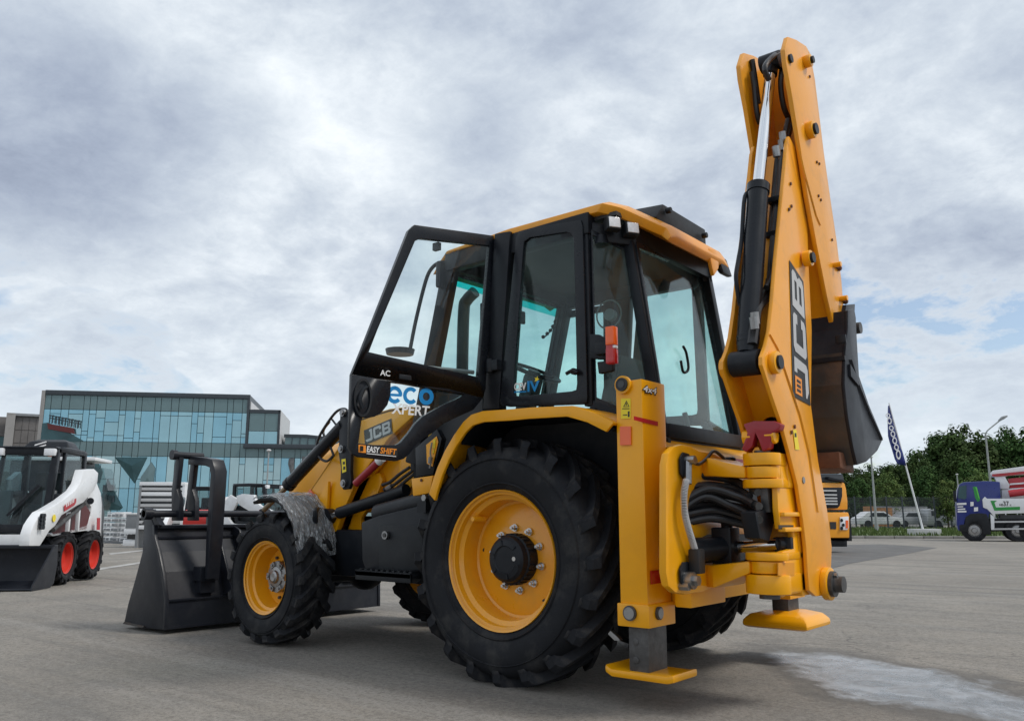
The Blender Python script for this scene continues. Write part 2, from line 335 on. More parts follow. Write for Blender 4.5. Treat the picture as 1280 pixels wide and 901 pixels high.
# ================================================================ GROUND
FH = Vector((0.6347588, -0.77271034, 0)); RH = Vector((-0.77271034, -0.6347588, 0)); C0 = Vector((-3.1844, 4.848, 0))
def gz(p):
    k = (Vector(p) - C0).dot(FH); return -0.0075 * max(0.0, k - 5.5)
def gpt(lat, k, dz=0.0):
    q = C0 + RH * lat + FH * k; return Vector((q.x, q.y, -0.0075 * max(0.0, k - 5.5) + dz))
def ground_mat():
    m = bpy.data.materials.new('asphalt'); m.use_nodes = True; t = m.node_tree; t.nodes.clear(); n = NT(t)
    p = n.n('ShaderNodeBsdfPrincipled'); o = n.n('ShaderNodeOutputMaterial'); n.l(p.outputs[0], o.inputs[0])
    tc = n.n('ShaderNodeTexCoord').outputs['Object']
    big = n.noise(tc, 0.16, 6, 0.6, 0.4); mid = n.noise(tc, 1.1, 7, 0.65, 0.3); fine = n.noise(tc, 55, 5, 0.8); med = n.noise(tc, 22, 6, 0.75); grit = n.noise(tc, 260, 2, 0.6)
    base = n.mix(n.ramp(big, [(0.38, 0.0), (0.62, 1.0)]), (0.222, 0.198, 0.168), (0.305, 0.277, 0.238))
    base = n.mix(n.ramp(mid, [(0.44, 0.0), (0.66, 0.5)]), base, (0.13, 0.125, 0.118))
    # tyre streaks, stretched along the lane direction
    mp = n.n('ShaderNodeMapping'); mp.inputs['Rotation'].default_value = (0, 0, math.radians(-62)); mp.inputs['Scale'].default_value = (0.16, 2.4, 1); n.l(tc, mp.inputs[0])
    st = n.noise(mp.outputs[0], 1.0, 5, 0.6, 0.6)
    base = n.mix(n.ramp(st, [(0.51, 0.0), (0.66, 0.6)]), base, (0.12, 0.114, 0.105))
    mp2 = n.n('ShaderNodeMapping'); mp2.inputs['Rotation'].default_value = (0, 0, math.radians(-20)); mp2.inputs['Scale'].default_value = (0.10, 1.6, 1); n.l(tc, mp2.inputs[0])
    st2 = n.noise(mp2.outputs[0], 1.3, 5, 0.6, 0.8)
    base = n.mix(n.ramp(st2, [(0.54, 0.0), (0.68, 0.5)]), base, (0.33, 0.31, 0.28))
    base = n.mix(n.ramp(fine, [(0.36, 0.75), (0.52, 0.0)]), base, (0.075, 0.072, 0.068))
    base = n.mix(n.ramp(grit, [(0.58, 0.0), (0.70, 0.85)]), base, (0.42, 0.40, 0.365))
    base = n.mix(n.ramp(med, [(0.38, 0.6), (0.49, 0.0)]), base, (0.12, 0.107, 0.09))
    base = n.mix(n.ramp(med, [(0.55, 0.0), (0.68, 0.4)]), base, (0.36, 0.34, 0.31))
    # thin cracks
    vo = n.n('ShaderNodeTexVoronoi', feature='DISTANCE_TO_EDGE', _Scale=0.42)
    dn = n.n('ShaderNodeTexNoise', _Scale=2.2, _Detail=6.0); n.l(tc, dn.inputs['Vector'])
    va = n.n('ShaderNodeVectorMath', operation='MULTIPLY_ADD'); n.l(dn.outputs['Color'], va.inputs[0]); va.inputs[1].default_value = (0.9, 0.9, 0); n.l(tc, va.inputs[2]); n.l(va.outputs[0], vo.inputs['Vector'])
    crk = n.math('MULTIPLY', n.ramp(vo.outputs['Distance'], [(0.0, 1.0), (0.005, 0.0)]), n.ramp(big, [(0.45, 0.0), (0.55, 0.7)]))
    base = n.mix(crk, base, (0.05, 0.048, 0.045))
    # spilled whitish wash water with painted sky sheen behind the machine
    sp = n.n('ShaderNodeSeparateXYZ'); n.l(tc, sp.inputs[0])
    A, B = SPA, SPB; c = (A + B) / 2; d = (B - A); L = d.length / 2; d.normalize(); e = Vector((-d.y, d.x, 0))
    def axis(v):
        a = n.math('MULTIPLY', n.math('SUBTRACT', sp.outputs[0], c.x), v.x); b = n.math('MULTIPLY', n.math('SUBTRACT', sp.outputs[1], c.y), v.y); return n.math('ADD', a, b)
    wob = n.noise(tc, 1.6, 7, 0.65, 0.5)
    uu = n.math('POWER', n.math('ABSOLUTE', n.math('DIVIDE', axis(d), L)), 2.0)
    vv = n.math('POWER', n.math('ABSOLUTE', n.math('DIVIDE', n.math('ADD', axis(e), n.math('MULTIPLY', n.math('SUBTRACT', wob, 0.5), 1.0)), 0.52)), 2.0)
    rad = n.math('ADD', n.math('ADD', uu, vv), n.math('MULTIPLY', n.math('SUBTRACT', mid, 0.5), 2.2))
    blot = n.noise(tc, 5.5, 8, 0.7, 1.0)
    wet = n.ramp(rad, [(0.55, 1.0), (1.12, 0.0)]); 
    damp = n.ramp(n.math('MULTIPLY', rad, 0.4), [(0.42, 1.0), (0.75, 0.0)])
    film = n.noise(tc, 2.6, 9, 0.72, 1.6)
    base = n.mix(n.math('MULTIPLY', damp, 0.6), base, (0.08, 0.078, 0.075))
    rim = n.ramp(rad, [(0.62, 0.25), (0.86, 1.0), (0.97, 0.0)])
    resid_sheen = n.math('MULTIPLY', wet, n.math('MAXIMUM', n.ramp(film, [(0.40, 0.05), (0.60, 0.8)]), n.math('MULTIPLY', rim, 0.35)))
    resid_sheen = n.math('MULTIPLY', resid_sheen, n.ramp(blot, [(0.38, 0.0), (0.52, 1.0)]))
    base = n.mix(n.math('MULTIPLY', resid_sheen, 0.62), base, (0.50, 0.53, 0.57))  # whitish residue, its colour lifted to include the sky's reflection
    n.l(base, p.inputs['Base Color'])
    rg = n.mix(n.math('MULTIPLY', wet, n.ramp(blot, [(0.38, 0.95), (0.62, 0.55)])), (0.88, 0.88, 0.88), (0.08, 0.08, 0.08)); n.l(rg, p.inputs['Roughness'])
    bp = n.n('ShaderNodeBump', _Distance=0.006); n.l(n.math('SUBTRACT', 1.0, n.math('MULTIPLY', wet, 0.85)), bp.inputs['Strength'])
    n.l(n.math('ADD', n.math('MULTIPLY', fine, 0.8), n.math('MULTIPLY', grit, 0.4)), bp.inputs['Height']); n.l(bp.outputs[0], p.inputs['Normal'])
    M['asphalt'] = m
SPA, SPB = Vector((-0.67,-1.327,0)), Vector((-2.856,0.289,0))
ground_mat()
mb = MB(); lats = [-1500, -300, -60, -20, -6, 0, 6, 20, 60, 300, 1500]; ks = [-800, -60, -10, 0, 5.5, 9, 16, 40, 120, 500, 3000]
vs = [gpt(a, k) for k in ks for a in lats]; n_ = len(lats)
mb.faces(vs, [(j * n_ + i, j * n_ + i + 1, (j + 1) * n_ + i + 1, (j + 1) * n_ + i) for j in range(len(ks) - 1) for i in range(n_ - 1)])
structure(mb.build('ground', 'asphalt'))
def sheet(name, pts, mt, h=0.004, step=None):
    mb = MB(); q = [Vector((p[0], p[1], gz(p) + h)) for p in pts]; mb.faces(q, [tuple(range(len(q)))]); return mb.build(name, mt)
mat('asphalt_dark', (0.105, 0.103, 0.10), 0.85, var=0.25, vs=1.5, bump=0.4, bs=90, dirt=((0.19, 0.18, 0.17), 0.5, 1.2))
mat('line_white', (0.42, 0.41, 0.39), 0.7, var=0.25, vs=3, dirt=((0.2, 0.19, 0.18), 0.9, 2.5))
structure(sheet('asphalt_patch', [(2.045,-8.99,-0.06),(2.92,-14.286,-0.06),(3.47,-21.217,-0.06),(4.07,-27.424,-0.06),(6.935,-30.798,-0.06),(8.663,-26.724,-0.06),(6.476,-17.299,-0.06)], 'asphalt_dark', 0.004))
for i, pp in enumerate([[(13.435,-2.709,-0.1),(16.579,-5.814,-0.1),(15.898,-5.449,-0.1),(12.849,-2.475,-0.1)], [(20.715,-6.379,-0.15),(24.091,-9.837,-0.15),(23.157,-9.337,-0.15),(19.781,-5.987,-0.15)], [(30.374,-11.321,-0.15),(31.933,-15.7,-0.15),(30.859,-15.074,-0.15),(28.98,-10.715,-0.15)], [(5.856,1.448,-0.03),(6.184,1.024,-0.03),(6.023,1.073,-0.03),(5.665,1.49,-0.03)]]):
    if i < 3: structure(sheet('parking_line', pp, 'line_white', 0.006))
mat('grass', (0.065, 0.105, 0.018), 0.8, var=0.35, vs=1.5, bump=0.6, bs=20, dirt=((0.12, 0.13, 0.04), 0.6, 0.8))
mat('kerb', (0.27, 0.26, 0.24), 0.8, var=0.2, vs=2, bump=0.2, bs=30)
def gpx(px, k, dz=0.0):
    """ground point in the picture column px (of the straight-ahead view) at a distance"""
    return gpt((px - 640) / 1032.29 * k * 0.985, k, dz)
# grass verge beyond the lot, on a raised kerb
mb = MB()
Va = [gpt(12.5, 44.5, 0.13), gpt(50, 42.5, 0.13), gpt(50, 72, 0.35), gpt(12.5, 72, 0.35)]
mb.faces(Va, [(0, 1, 2, 3)]); structure(mb.build('grass_verge', 'grass'))
for i in range(18):
    a, b = 12.5 + i * 1.5, 14.0 + i * 1.5 - 0.03
    mb = MB(); ka, kb = 44.5 - (a - 12.5) / 37.5 * 2, 44.5 - (b - 12.5) / 37.5 * 2
    mb.loft([[gpt(a, ka, -0.02), gpt(a, ka + 0.2, -0.02), gpt(a, ka + 0.2, 0.15), gpt(a, ka, 0.15)], [gpt(b, kb, -0.02), gpt(b, kb + 0.2, -0.02), gpt(b, kb + 0.2, 0.15), gpt(b, kb, 0.15)]])
    structure(mb.build('kerb_stone', 'kerb', bevel=0.02))
gb = MB()
for i in range(9000):
    a = R.uniform(12.5, 50); k = 44.8 - (a - 12.5) / 37.5 * 2 + R.random() ** 1.3 * 24; h = R.uniform(0.1, 0.28)
    b0 = gpt(a, k, 0.12 + (k - 44) * 0.008); w = R.uniform(0.03, 0.07); an = R.random() * 3.14
    d = Vector((math.cos(an), math.sin(an), 0)) * w
    gb.faces([b0 - d, b0 + d, b0 + Vector((R.uniform(-.06, .06), R.uniform(-.06, .06), h))], [(0, 1, 2)])
g = stuff(gb.build('grass', 'grass')); g['label'] = 'short green grass along the verge beyond the lot'

# ================================================================ BACKHOE LOADER
# frame: origin on the ground under the rear axle, +x to the loader end, +y to the machine's left
BH = thing('backhoe_loader', 'large yellow backhoe loader in the foreground with open cab door and upright boom', 'backhoe loader')

def lug_mesh(name, Rr, w, n, skew, side, drop, ht, wid):
    """one tread bar: starts on the shoulder, sweeps to the centre line of the tread"""
    mb = MB(); pitch = 2 * math.pi / n; secs = []
    prof = [(w / 2 + 0.012, 0.02, Rr - drop, Rr - drop - 0.02, 0.75), (w / 2 + 0.014, 0.0, Rr - drop * 0.45, Rr - drop, 0.85), (w / 2 - 0.012, -0.02, Rr - 0.004, Rr - ht - 0.03, 1.0),
            (w * 0.25, -skew * 0.42, Rr, Rr - ht - 0.02, 0.95), (w * 0.10, -skew * 0.72, Rr + 0.002, Rr - ht - 0.02, 1.0), (-w * 0.05, -skew, Rr + 0.002, Rr - ht - 0.02, 1.15)]
    for y, a, rt, rb, k in prof:
        hw = wid / 2 * k / Rr; q = []
        for da, r in ((-hw * 1.25, rb), (hw * 1.25, rb), (hw, rt), (-hw, rt)):
            q.append(Vector((r * math.cos(a + da), y * side, r * math.sin(a + da))))
        secs.append(q)
    mb.loft(secs); return mb.mesh(name, 'lug', 30)
def tyre_mesh(Rr, w, rim, ht):
    r0 = Rr - ht
    prof = [(rim, w * 0.40), (rim + 0.02, w * 0.47), (rim + (r0 - rim) * 0.3, w * 0.535), (rim + (r0 - rim) * 0.55, w * 0.55), (rim + (r0 - rim) * 0.8, w * 0.535), (r0 - 0.03, w * 0.50), (r0 - 0.005, w * 0.44), (r0 + 0.004, w * 0.25), (r0 + 0.007, 0)]
    prof = prof + [(r, -y) for r, y in prof[-2::-1]]
    # moulded rings on the side wall
    mb = MB(); mb.lathe(prof, n=72)
    for s in (1, -1):
        mb.lathe([(rim + (r0 - rim) * 0.16, s * w * 0.50), (rim + (r0 - rim) * 0.19, s * (w * 0.515 + 0.006)), (rim + (r0 - rim) * 0.22, s * w * 0.516)], n=72)
        mb.lathe([(rim + (r0 - rim) * 0.70, s * w * 0.535), (rim + (r0 - rim) * 0.72, s * (w * 0.545 + 0.006)), (rim + (r0 - rim) * 0.74, s * w * 0.535)], n=72)
    return mb.mesh('tyre', 'tyre', 40)
RW = (0.04, 0.83, 0.705)
# --- rear wheels
rt_mesh = tyre_mesh(0.715, 0.44, 0.395, 0.05)
mb = MB()
mb.lathe([(0.398, 0.205), (0.408, 0.212), (0.410, 0.20), (0.398, 0.188), (0.382, 0.184), (0.378, 0.15), (0.352, 0.135), (0.345, 0.05), (0.345, 0.02), (0.33, 0.014), (0.325, 0.016), (0.12, 0.03), (0.12, -0.01), (0.34, -0.03), (0.345, -0.17), (0.40, -0.205)], n=72)
rim_mesh = mb.mesh('rim', 'rim_yellow', 30)
mb = MB(); mb.lathe([(0.0001, 0.155), (0.075, 0.156), (0.082, 0.164), (0.115, 0.160), (0.132, 0.146), (0.138, 0.11), (0.146, 0.105), (0.148, 0.05), (0.15, 0.0)], n=40)
for i in range(6):
    a = i * math.pi / 3 + 0.3; mb.cbox((0.10 * math.cos(a), 0.163, 0.10 * math.sin(a)), (0.03, 0.008, 0.008), Matrix.Rotation(-a, 3, 'Y'))
for i in range(28):
    a = i * math.pi / 14; mb.cbox((0.148 * math.cos(a), 0.07, 0.148 * math.sin(a)), (0.008, 0.07, 0.010), Matrix.Rotation(-a, 3, 'Y'))
hub_mesh = mb.mesh('hub', 'black', 30)
mb = MB(); mb.cyl((0, 0, 0), (0, 0.014, 0), 0.022, n=16); mb.cyl((0, 0.014, 0), (0, 0.034, 0), 0.0165, n=6); mb.cyl((0, 0.034, 0), (0, 0.05, 0), 0.009, n=8); nut_mesh = mb.mesh('wheel_nut', 'steel_bright', 30)
mb = MB(); mb.cyl((0, 0, 0), (0, 0.01, 0), 0.013, n=12); plug_mesh = mb.mesh('drain_plug', 'chrome', 30)
lugs = {(s, k): lug_mesh('tread_lug', 0.72, 0.44, 20, k * 0.42, s, 0.085, 0.055, 0.062) for s in (1, -1) for k in (1, -1)}
def wheel(kind, c, left, tyre, rim, hub, nuts, lg, n):
    w = sub(kind, BH, c, (0, 0, 0) if left else (0, 0, math.pi))
    link('tyre', tyre, w); link('rim', rim, w); link('hub', hub, w)
    for (me, r, y, cnt, ph) in nuts:
        for i in range(cnt):
            a = 2 * math.pi * i / cnt + ph; link(me.name.split('.')[0], me, w, (r * math.cos(a), y, r * math.sin(a)))
    k = 1 if left else -1
    for s in (1, -1):
        for i in range(n):
            o = link('tread_lug', lg[(s, k)], w); o.rotation_euler = (0, -2 * math.pi * (i + (0.5 if s < 0 else 0.0)) / n, 0)
    return w
wl = wheel('rear_wheel', RW, True, rt_mesh, rim_mesh, hub_mesh, [(nut_mesh, 0.185, 0.028, 10, 0.2), (plug_mesh, 0.075, 0.157, 1, 3.05)], lugs, 20)
wr = wheel('rear_wheel', (0.04, -0.83, 0.705), False, rt_mesh, rim_mesh, hub_mesh, [(nut_mesh, 0.185, 0.028, 10, 0.2)], lugs, 20)
mb = MB(); mb.lathe([(0.018, 0.0), (0.018, 0.10), (0.014, 0.11), (0.0001, 0.11)], n=12)   # valve guard on the left rim
g = mb.build('valve_guard', 'rim_yellow', wl); g.location = (0.24, 0.07, 0.235)
mb = MB()
for a in (2.25, 4.05, 0.15): mb = MB(); mb.cyl((0.29 * math.cos(a), 0.012, 0.29 * math.sin(a)), (0.29 * math.cos(a), 0.0185, 0.29 * math.sin(a)), 0.012, n=12); mb.build('rim_hole', 'letter_black', wl)
# --- front wheels
FWc = (2.42, 0.865, 0.49)
ft_mesh = tyre_mesh(0.488, 0.31, 0.262, 0.032)
mb = MB()
mb.lathe([(0.264, 0.142), (0.274, 0.148), (0.276, 0.138), (0.262, 0.128), (0.25, 0.124), (0.246, 0.09), (0.228, 0.08), (0.222, 0.01), (0.215, -0.03), (0.12, -0.035), (0.12, -0.06), (0.22, -0.06), (0.23, -0.10), (0.266, -0.14)], n=64)
frim_mesh = mb.mesh('rim', 'rim_yellow', 30)
mb = MB(); mb.lathe([(0.0001, 0.072), (0.03, 0.074), (0.045, 0.066), (0.05, 0.05), (0.075, 0.046), (0.075, 0.036), (0.118, 0.034), (0.122, 0.02), (0.10, 0.01), (0.10, -0.045)], n=36)
for i in range(6):
    a = i * math.pi / 3; mb.cbox((0.098 * math.cos(a), 0.04, 0.098 * math.sin(a)), (0.036, 0.016, 0.05), Matrix.Rotation(-a, 3, 'Y')); mb.cyl((0.098 * math.cos(a), 0.04, 0.098 * math.sin(a)), (0.098 * math.cos(a), 0.056, 0.098 * math.sin(a)), 0.011, n=6)
fhub_mesh = mb.mesh('hub', 'steel', 30)
mb = MB(); mb.cyl((0, 0, 0), (0, 0.02, 0), 0.013, n=6); fnut = mb.mesh('wheel_nut', 'dull_steel', 30)
flugs = {(s, k): lug_mesh('tread_lug', 0.492, 0.31, 18, k * 0.36, s, 0.05, 0.035, 0.072) for s in (1, -1) for k in (1, -1)}
wf = wheel('front_wheel', FWc, True, ft_mesh, frim_mesh, fhub_mesh, [(fnut, 0.165, -0.035, 8, 0.2)], flugs, 18)
wf2 = wheel('front_wheel', (2.42, -0.865, 0.49), False, ft_mesh, frim_mesh, fhub_mesh, [(fnut, 0.165, -0.035, 8, 0.2)], flugs, 18)

# --- chassis, axles
mb = MB(); mb.box((-0.9, -0.42, 0.62), (2.9, 0.42, 0.95)); mb.box((0.5, -0.5, 0.48), (1.7, 0.5, 0.95)); mb.box((2.9, -0.3, 0.5), (3.05, 0.3, 1.0))
mb.build('chassis', 'black', BH, bevel=0.02)
mb = MB(); mb.cyl((0.04, -0.8, 0.705), (0.04, 0.8, 0.705), 0.11, n=20); mb.sphere((0.04, 0, 0.705), 0.24, 10); mb.cyl((0.04, 0.3, 0.705), (0.04, 0.72, 0.705), 0.16, 0.2, n=20); mb.cyl((0.04, -0.3, 0.705), (0.04, -0.72, 0.705), 0.16, 0.2, n=20)
mb.build('rear_axle', 'black', BH)
mb = MB(); mb.cyl((2.42, -0.8, 0.49), (2.42, 0.8, 0.49), 0.075, n=16); mb.sphere((2.42, 0, 0.5), 0.17, 8); mb.cyl((2.42, 0.62, 0.49), (2.42, 0.8, 0.49), 0.13, n=16); mb.box((2.3, -0.3, 0.5), (2.54, 0.3, 0.72))
mb.cyl((2.25, -0.6, 0.55), (2.25, 0.6, 0.55), 0.03, n=10)
mb.build('front_axle', 'black', BH)

# --- rear fenders (the arch follows the photograph, edge measured on the outer plane)
arch = [(0.573,1.1,1.095),(0.54,1.1,1.179),(0.5,1.1,1.263),(0.439,1.1,1.361),(0.365,1.1,1.452),(0.285,1.1,1.531),(0.219,1.1,1.571),(0.127,1.1,1.586),(-0.106,1.1,1.58),(-0.256,1.1,1.578),(-0.539,1.1,1.564),(-0.682,1.1,1.517),(-0.809,1.1,1.452)]
def arch_in(p, t):
    c = Vector((0.04, p[1], 0.66)); d = Vector(p) - c; return Vector(p) - d.normalized() * t
for sgn in (1, -1):
    mb = MB(); secs = []
    for p in arch:
        o = Vector(p); i = arch_in(p, 0.02)
        lip = arch_in(p, 0.068)
        q = [Vector((o.x, 1.10, o.z)), Vector((o.x, 0.70, o.z)), Vector((i.x, 0.70, i.z)), Vector((i.x, 1.078, i.z)), Vector((lip.x, 1.078, lip.z)), Vector((lip.x, 1.10, lip.z))]
        secs.append([Vector((v.x, v.y * sgn, v.z)) for v in q])
    mb.loft(secs); mb.build('fender', 'yellow', BH, bevel=0.004, ang=28)
    mb = MB(); secs = []     # black strip put in for the shade under the fender top
    for p in arch[4:]:
        a, b = arch_in(p, 0.035), arch_in(p, 0.06)
        secs.append([Vector((v.x, y * sgn, v.z)) for v, y in ((a, 1.05), (a, 0.6), (b, 0.6), (b, 1.05))])
    mb.loft(secs); mb.build('fender_shade', 'black', BH, ang=28)
# inner wheel-house wall
for sgn in (1, -1):
    mb = MB(); mb.plate([(-0.86, 0.6 * sgn, 0.9), (0.62, 0.6 * sgn, 0.9), (0.62, 0.6 * sgn, 1.3), (0.35, 0.6 * sgn, 1.52), (-0.5, 0.6 * sgn, 1.54), (-0.86, 0.6 * sgn, 1.4)], (0, -0.03 * sgn, 0)); mb.build('wheel_house_wall', 'black', BH)

# --- cab frame
P_ = lambda *a: [Vector(x) for x in a]
cabf = MB()
yS = 0.76
# B pillar between door opening and side window, C pillar, D pillar; floor rail, roof rail
bt, bb = (0.231,0.76,2.83), (0.323,0.76,1.642)
ct, cb = (-0.416,0.755,2.731), (-0.43,0.755,1.603)
dt, db_ = (-0.595,0.53,2.652), (-0.774,0.53,1.446)
ap_t, ap_b = (0.79, 0.70, 2.72), (1.13, 0.70, 1.32)
for sgn in (1, -1):
    f = lambda p: (p[0], p[1] * sgn, p[2])
    cabf.beam(f(bt), f(bb), 0.075, 0.14, up=(1, 0, 0)); cabf.beam(f(ct), f(cb), 0.05, 0.06, up=(1, 0, 0)); cabf.beam(f(dt), f(db_), 0.06, 0.07, up=(1, 0, 0))
    cabf.beam(f(ap_t), f(ap_b), 0.07, 0.12, up=(1, 0, 0))
    cabf.beam(f((0.80, 0.72, 2.745)), f((-0.46, 0.75, 2.745)), 0.08, 0.14); cabf.beam(f((-0.42, 0.74, 2.70)), f((-0.62, 0.50, 2.68)), 0.07, 0.12)
    cabf.beam(f(cb), f(db_), 0.06, 0.08); cabf.beam(f((0.30, 0.755, 1.60)), f((-0.48, 0.755, 1.56)), 0.05, 0.06)
   
cabf.beam((-0.60, -0.53, 2.72), (-0.60, 0.53, 2.72), 0.06, 0.14); cabf.beam((-0.79, -0.53, 1.455), (-0.79, 0.53, 1.455), 0.07, 0.09)
cabf.beam((0.80, -0.70, 2.74), (0.80, 0.70, 2.74), 0.08, 0.10); cabf.beam((1.13, -0.70, 1.32), (1.13, 0.70, 1.32), 0.08, 0.10)
cabf.build('cab_frame', 'black', BH, bevel=0.012)
mb = MB(); mb.box((-0.62, -0.72, 2.80), (0.78, 0.72, 2.775)); mb.build('headliner', 'cab_inner', BH)
# lower cab body
mb = MB(); mb.plate([(0.66, 0.73, 0.95), (1.13, 0.70, 1.1), (1.13, 0.70, 1.34), (0.9, 0.73, 1.10), (0.5, 0.73, 1.45), (0.28, 0.73, 1.55), (-0.72, 0.72, 1.52), (-0.8, 0.6, 1.40), (-0.8, 0.6, 0.95), (0.55, 0.62, 0.95), (0.62, 0.73, 0.80)], (0, -0.04, 0))
mb.build('cab_side_panel', 'black', BH)
mb = MB(); mb.box((-0.8, -0.7, 0.95), (1.13, 0.66, 1.0)); mb.box((1.08, -0.7, 1.0), (1.13, 0.66, 1.32)); mb.box((-0.80, -0.56, 0.95), (-0.76, 0.56, 1.46)); mb.build('cab_floor', 'cab_inner', BH)
# roof: crowned yellow shell with a visor at both ends
rp = [(0.96, 2.72), (0.90, 2.80), (0.76, 2.85), (0.2, 2.885), (-0.55, 2.885), (-0.63, 2.865), (-0.80, 2.765), (-0.825, 2.70)]
rb = [(0.90, 2.71), (0.84, 2.77), (0.72, 2.80), (0.2, 2.81), (-0.52, 2.80), (-0.60, 2.78), (-0.76, 2.69), (-0.80, 2.65)]
mb = MB(); secs = []
for (x, z), (x2, z2) in zip(rp, rb):
    yy = 0.775 if -0.6 < x < 0.8 else (0.72 if x > 0 else (0.68 if x > -0.7 else 0.42))
    secs.append([Vector((x2, -yy, z2)), Vector((x, -yy, z - 0.035)), Vector((x, -yy + 0.09, z)), Vector((x, yy - 0.09, z)), Vector((x, yy, z - 0.035)), Vector((x2, yy, z2)), Vector((x2 * 0.998, yy - 0.04, z2 - 0.004)), Vector((x2 * 0.998, -yy + 0.04, z2 - 0.004))])
mb.loft(secs); roof = mb.build('roof', 'yellow_orange', BH, bevel=0.012, ang=35)
mb = MB(); mb.loft([[(-0.84, y, 2.60), (-0.80, y, 2.60), (-0.74, y, 2.71), (-0.80, y, 2.74)] for y in (-0.44, -0.30)]); mb.build('roof_corner_trim', 'black', roof, bevel=0.015)
bxp = [(-0.56,0.256,2.959),(-0.56,-0.563,2.927),(-0.56,-0.625,3.043),(-0.56,0.002,3.069)]
mb = MB(); mb.loft([[Vector((p[0] + d, p[1], p[2] + dz)) for p in [(-0.74,0.443,2.813),(-0.74,0.344,2.928),(-0.74,-0.251,2.919),(-0.74,-0.252,2.791),(-0.74,0.404,2.792)]] for d, dz in ((0, 0), (0.22, 0.015))])
mb.build('roof_box', 'plastic', roof, bevel=0.012)
for q in [(-0.75,0.324,2.883),(-0.75,-0.177,2.85)]: mb = MB(); q = Vector(q); mb.cyl(q, q + Vector((-0.035, 0, 0)), 0.02); mb.build('box_latch', 'black', roof, bevel=0.004)
mb = MB(); mb.plate([(-0.82,-0.121,2.735),(-0.82,-0.231,2.752),(-0.82,-0.276,2.706),(-0.82,-0.268,2.629),(-0.82,-0.188,2.554),(-0.82,-0.158,2.62)], (0.03, 0, 0.0)); mb.build('roof_corner', 'yellow_orange', roof, bevel=0.012)

def frame_loop(mb, outer, inner, off):
    """ring between two outlines, given thickness"""
    n = len(outer); off = Vector(off)
    o1 = [Vector(p) for p in outer]; i1 = [Vector(p) for p in inner]; o2 = [p + off for p in o1]; i2 = [p + off for p in i1]
    vs = o1 + i1 + o2 + i2; fs = []
    for a in range(n):
        b = (a + 1) % n
        fs += [(a, b, n + b, n + a), (2 * n + a, 3 * n + a, 3 * n + b, 2 * n + b), (a, 2 * n + a, 2 * n + b, b), (n + a, n + b, 3 * n + b, 3 * n + a)]
    mb.faces(vs, fs)
# side window (rear half, left)
so = [(0.081,0.8,2.803),(0.007,0.8,2.803),(-0.363,0.8,2.772),(-0.411,0.8,2.766),(-0.423,0.8,2.727),(-0.438,0.8,1.655),(-0.432,0.8,1.622),(-0.397,0.8,1.616),(0.18,0.8,1.648),(0.234,0.8,1.662),(0.241,0.8,1.694),(0.108,0.8,2.77)]
si = [(0.04,0.8,2.723),(-0.006,0.8,2.74),(-0.301,0.8,2.713),(-0.337,0.8,2.694),(-0.355,0.8,2.654),(-0.365,0.8,1.74),(-0.358,0.8,1.706),(-0.323,0.8,1.7),(0.081,0.8,1.706),(0.127,0.8,1.715),(0.134,0.8,1.752),(0.047,0.8,2.686)]
mb = MB(); frame_loop(mb, so, si, (0, -0.035, 0)); sw = mb.build('side_window', 'black_gloss', BH, bevel=0.004)
mb = MB(); mb.plate([(p[0], 0.785, p[2]) for p in si], (0, -0.005, 0)); mb.build('window_pane', 'cab_glass', sw)
def mir(pts): return [(p[0], -p[1], p[2]) for p in pts]
mb = MB(); frame_loop(mb, mir(so), mir(si), (0, 0.035, 0)); sw2 = mb.build('side_window', 'black_gloss', BH, bevel=0.004)
mb = MB(); mb.plate([(p[0], -0.785, p[2]) for p in si], (0, 0.005, 0)); mb.build('window_pane', 'cab_glass', sw2)
mb = MB(); mb.tube([(-0.31,0.83,1.805),(-0.357,0.83,1.819),(-0.392,0.83,1.801)], 0.012); mb.cyl(*[(-0.357,0.83,1.815)], ((-0.357,0.83,1.815)[0], 0.80, (-0.357,0.83,1.815)[2]), 0.02); mb.build('window_latch', 'black', sw)
# quarter windows
qa, qb = [(-0.445,0.755,2.703),(-0.453,0.755,1.62)], [(-0.559,0.53,2.633),(-0.753,0.53,1.466)]
for sgn in (1, -1):
    mb = MB(); f = lambda p: Vector((p[0], p[1] * sgn, p[2])); A_, B_, C_, D_ = f(qa[0]), f(qa[1]), f(qb[1]), f(qb[0])
    nrm = (B_ - A_).cross(D_ - A_).normalized(); 
    o4 = [A_, B_, C_, D_]; c4 = sum(o4, Vector()) / 4; i4 = [p + (c4 - p).normalized() * 0.035 for p in o4]
    frame_loop(mb, o4, i4, nrm * 0.02); qf = mb.build('quarter_window', 'black_gloss', BH)
    mb = MB(); mb.plate([p + nrm * 0.01 for p in i4], nrm * 0.005); mb.build('window_pane', 'cab_glass_rear', qf)
# rear window
ro = [Vector(p) for p in ([(-0.607,0.53,2.65)][0], [(-0.529,-0.53,2.729)][0], [(-0.735,-0.53,1.473)][0], [(-0.774,0.53,1.46)][0])]
c4 = sum(ro, Vector()) / 4; ri = [p + (c4 - p).normalized() * 0.05 for p in ro]
mb = MB(); frame_loop(mb, ro, ri, (-0.035, 0, 0)); rw_ = mb.build('rear_window', 'black_gloss', BH, bevel=0.004)
mb = MB(); mb.plate([p + Vector((-0.015, 0, 0)) for p in ri], (0.005, 0, 0)); mb.build('window_pane', 'cab_glass_rear', rw_)
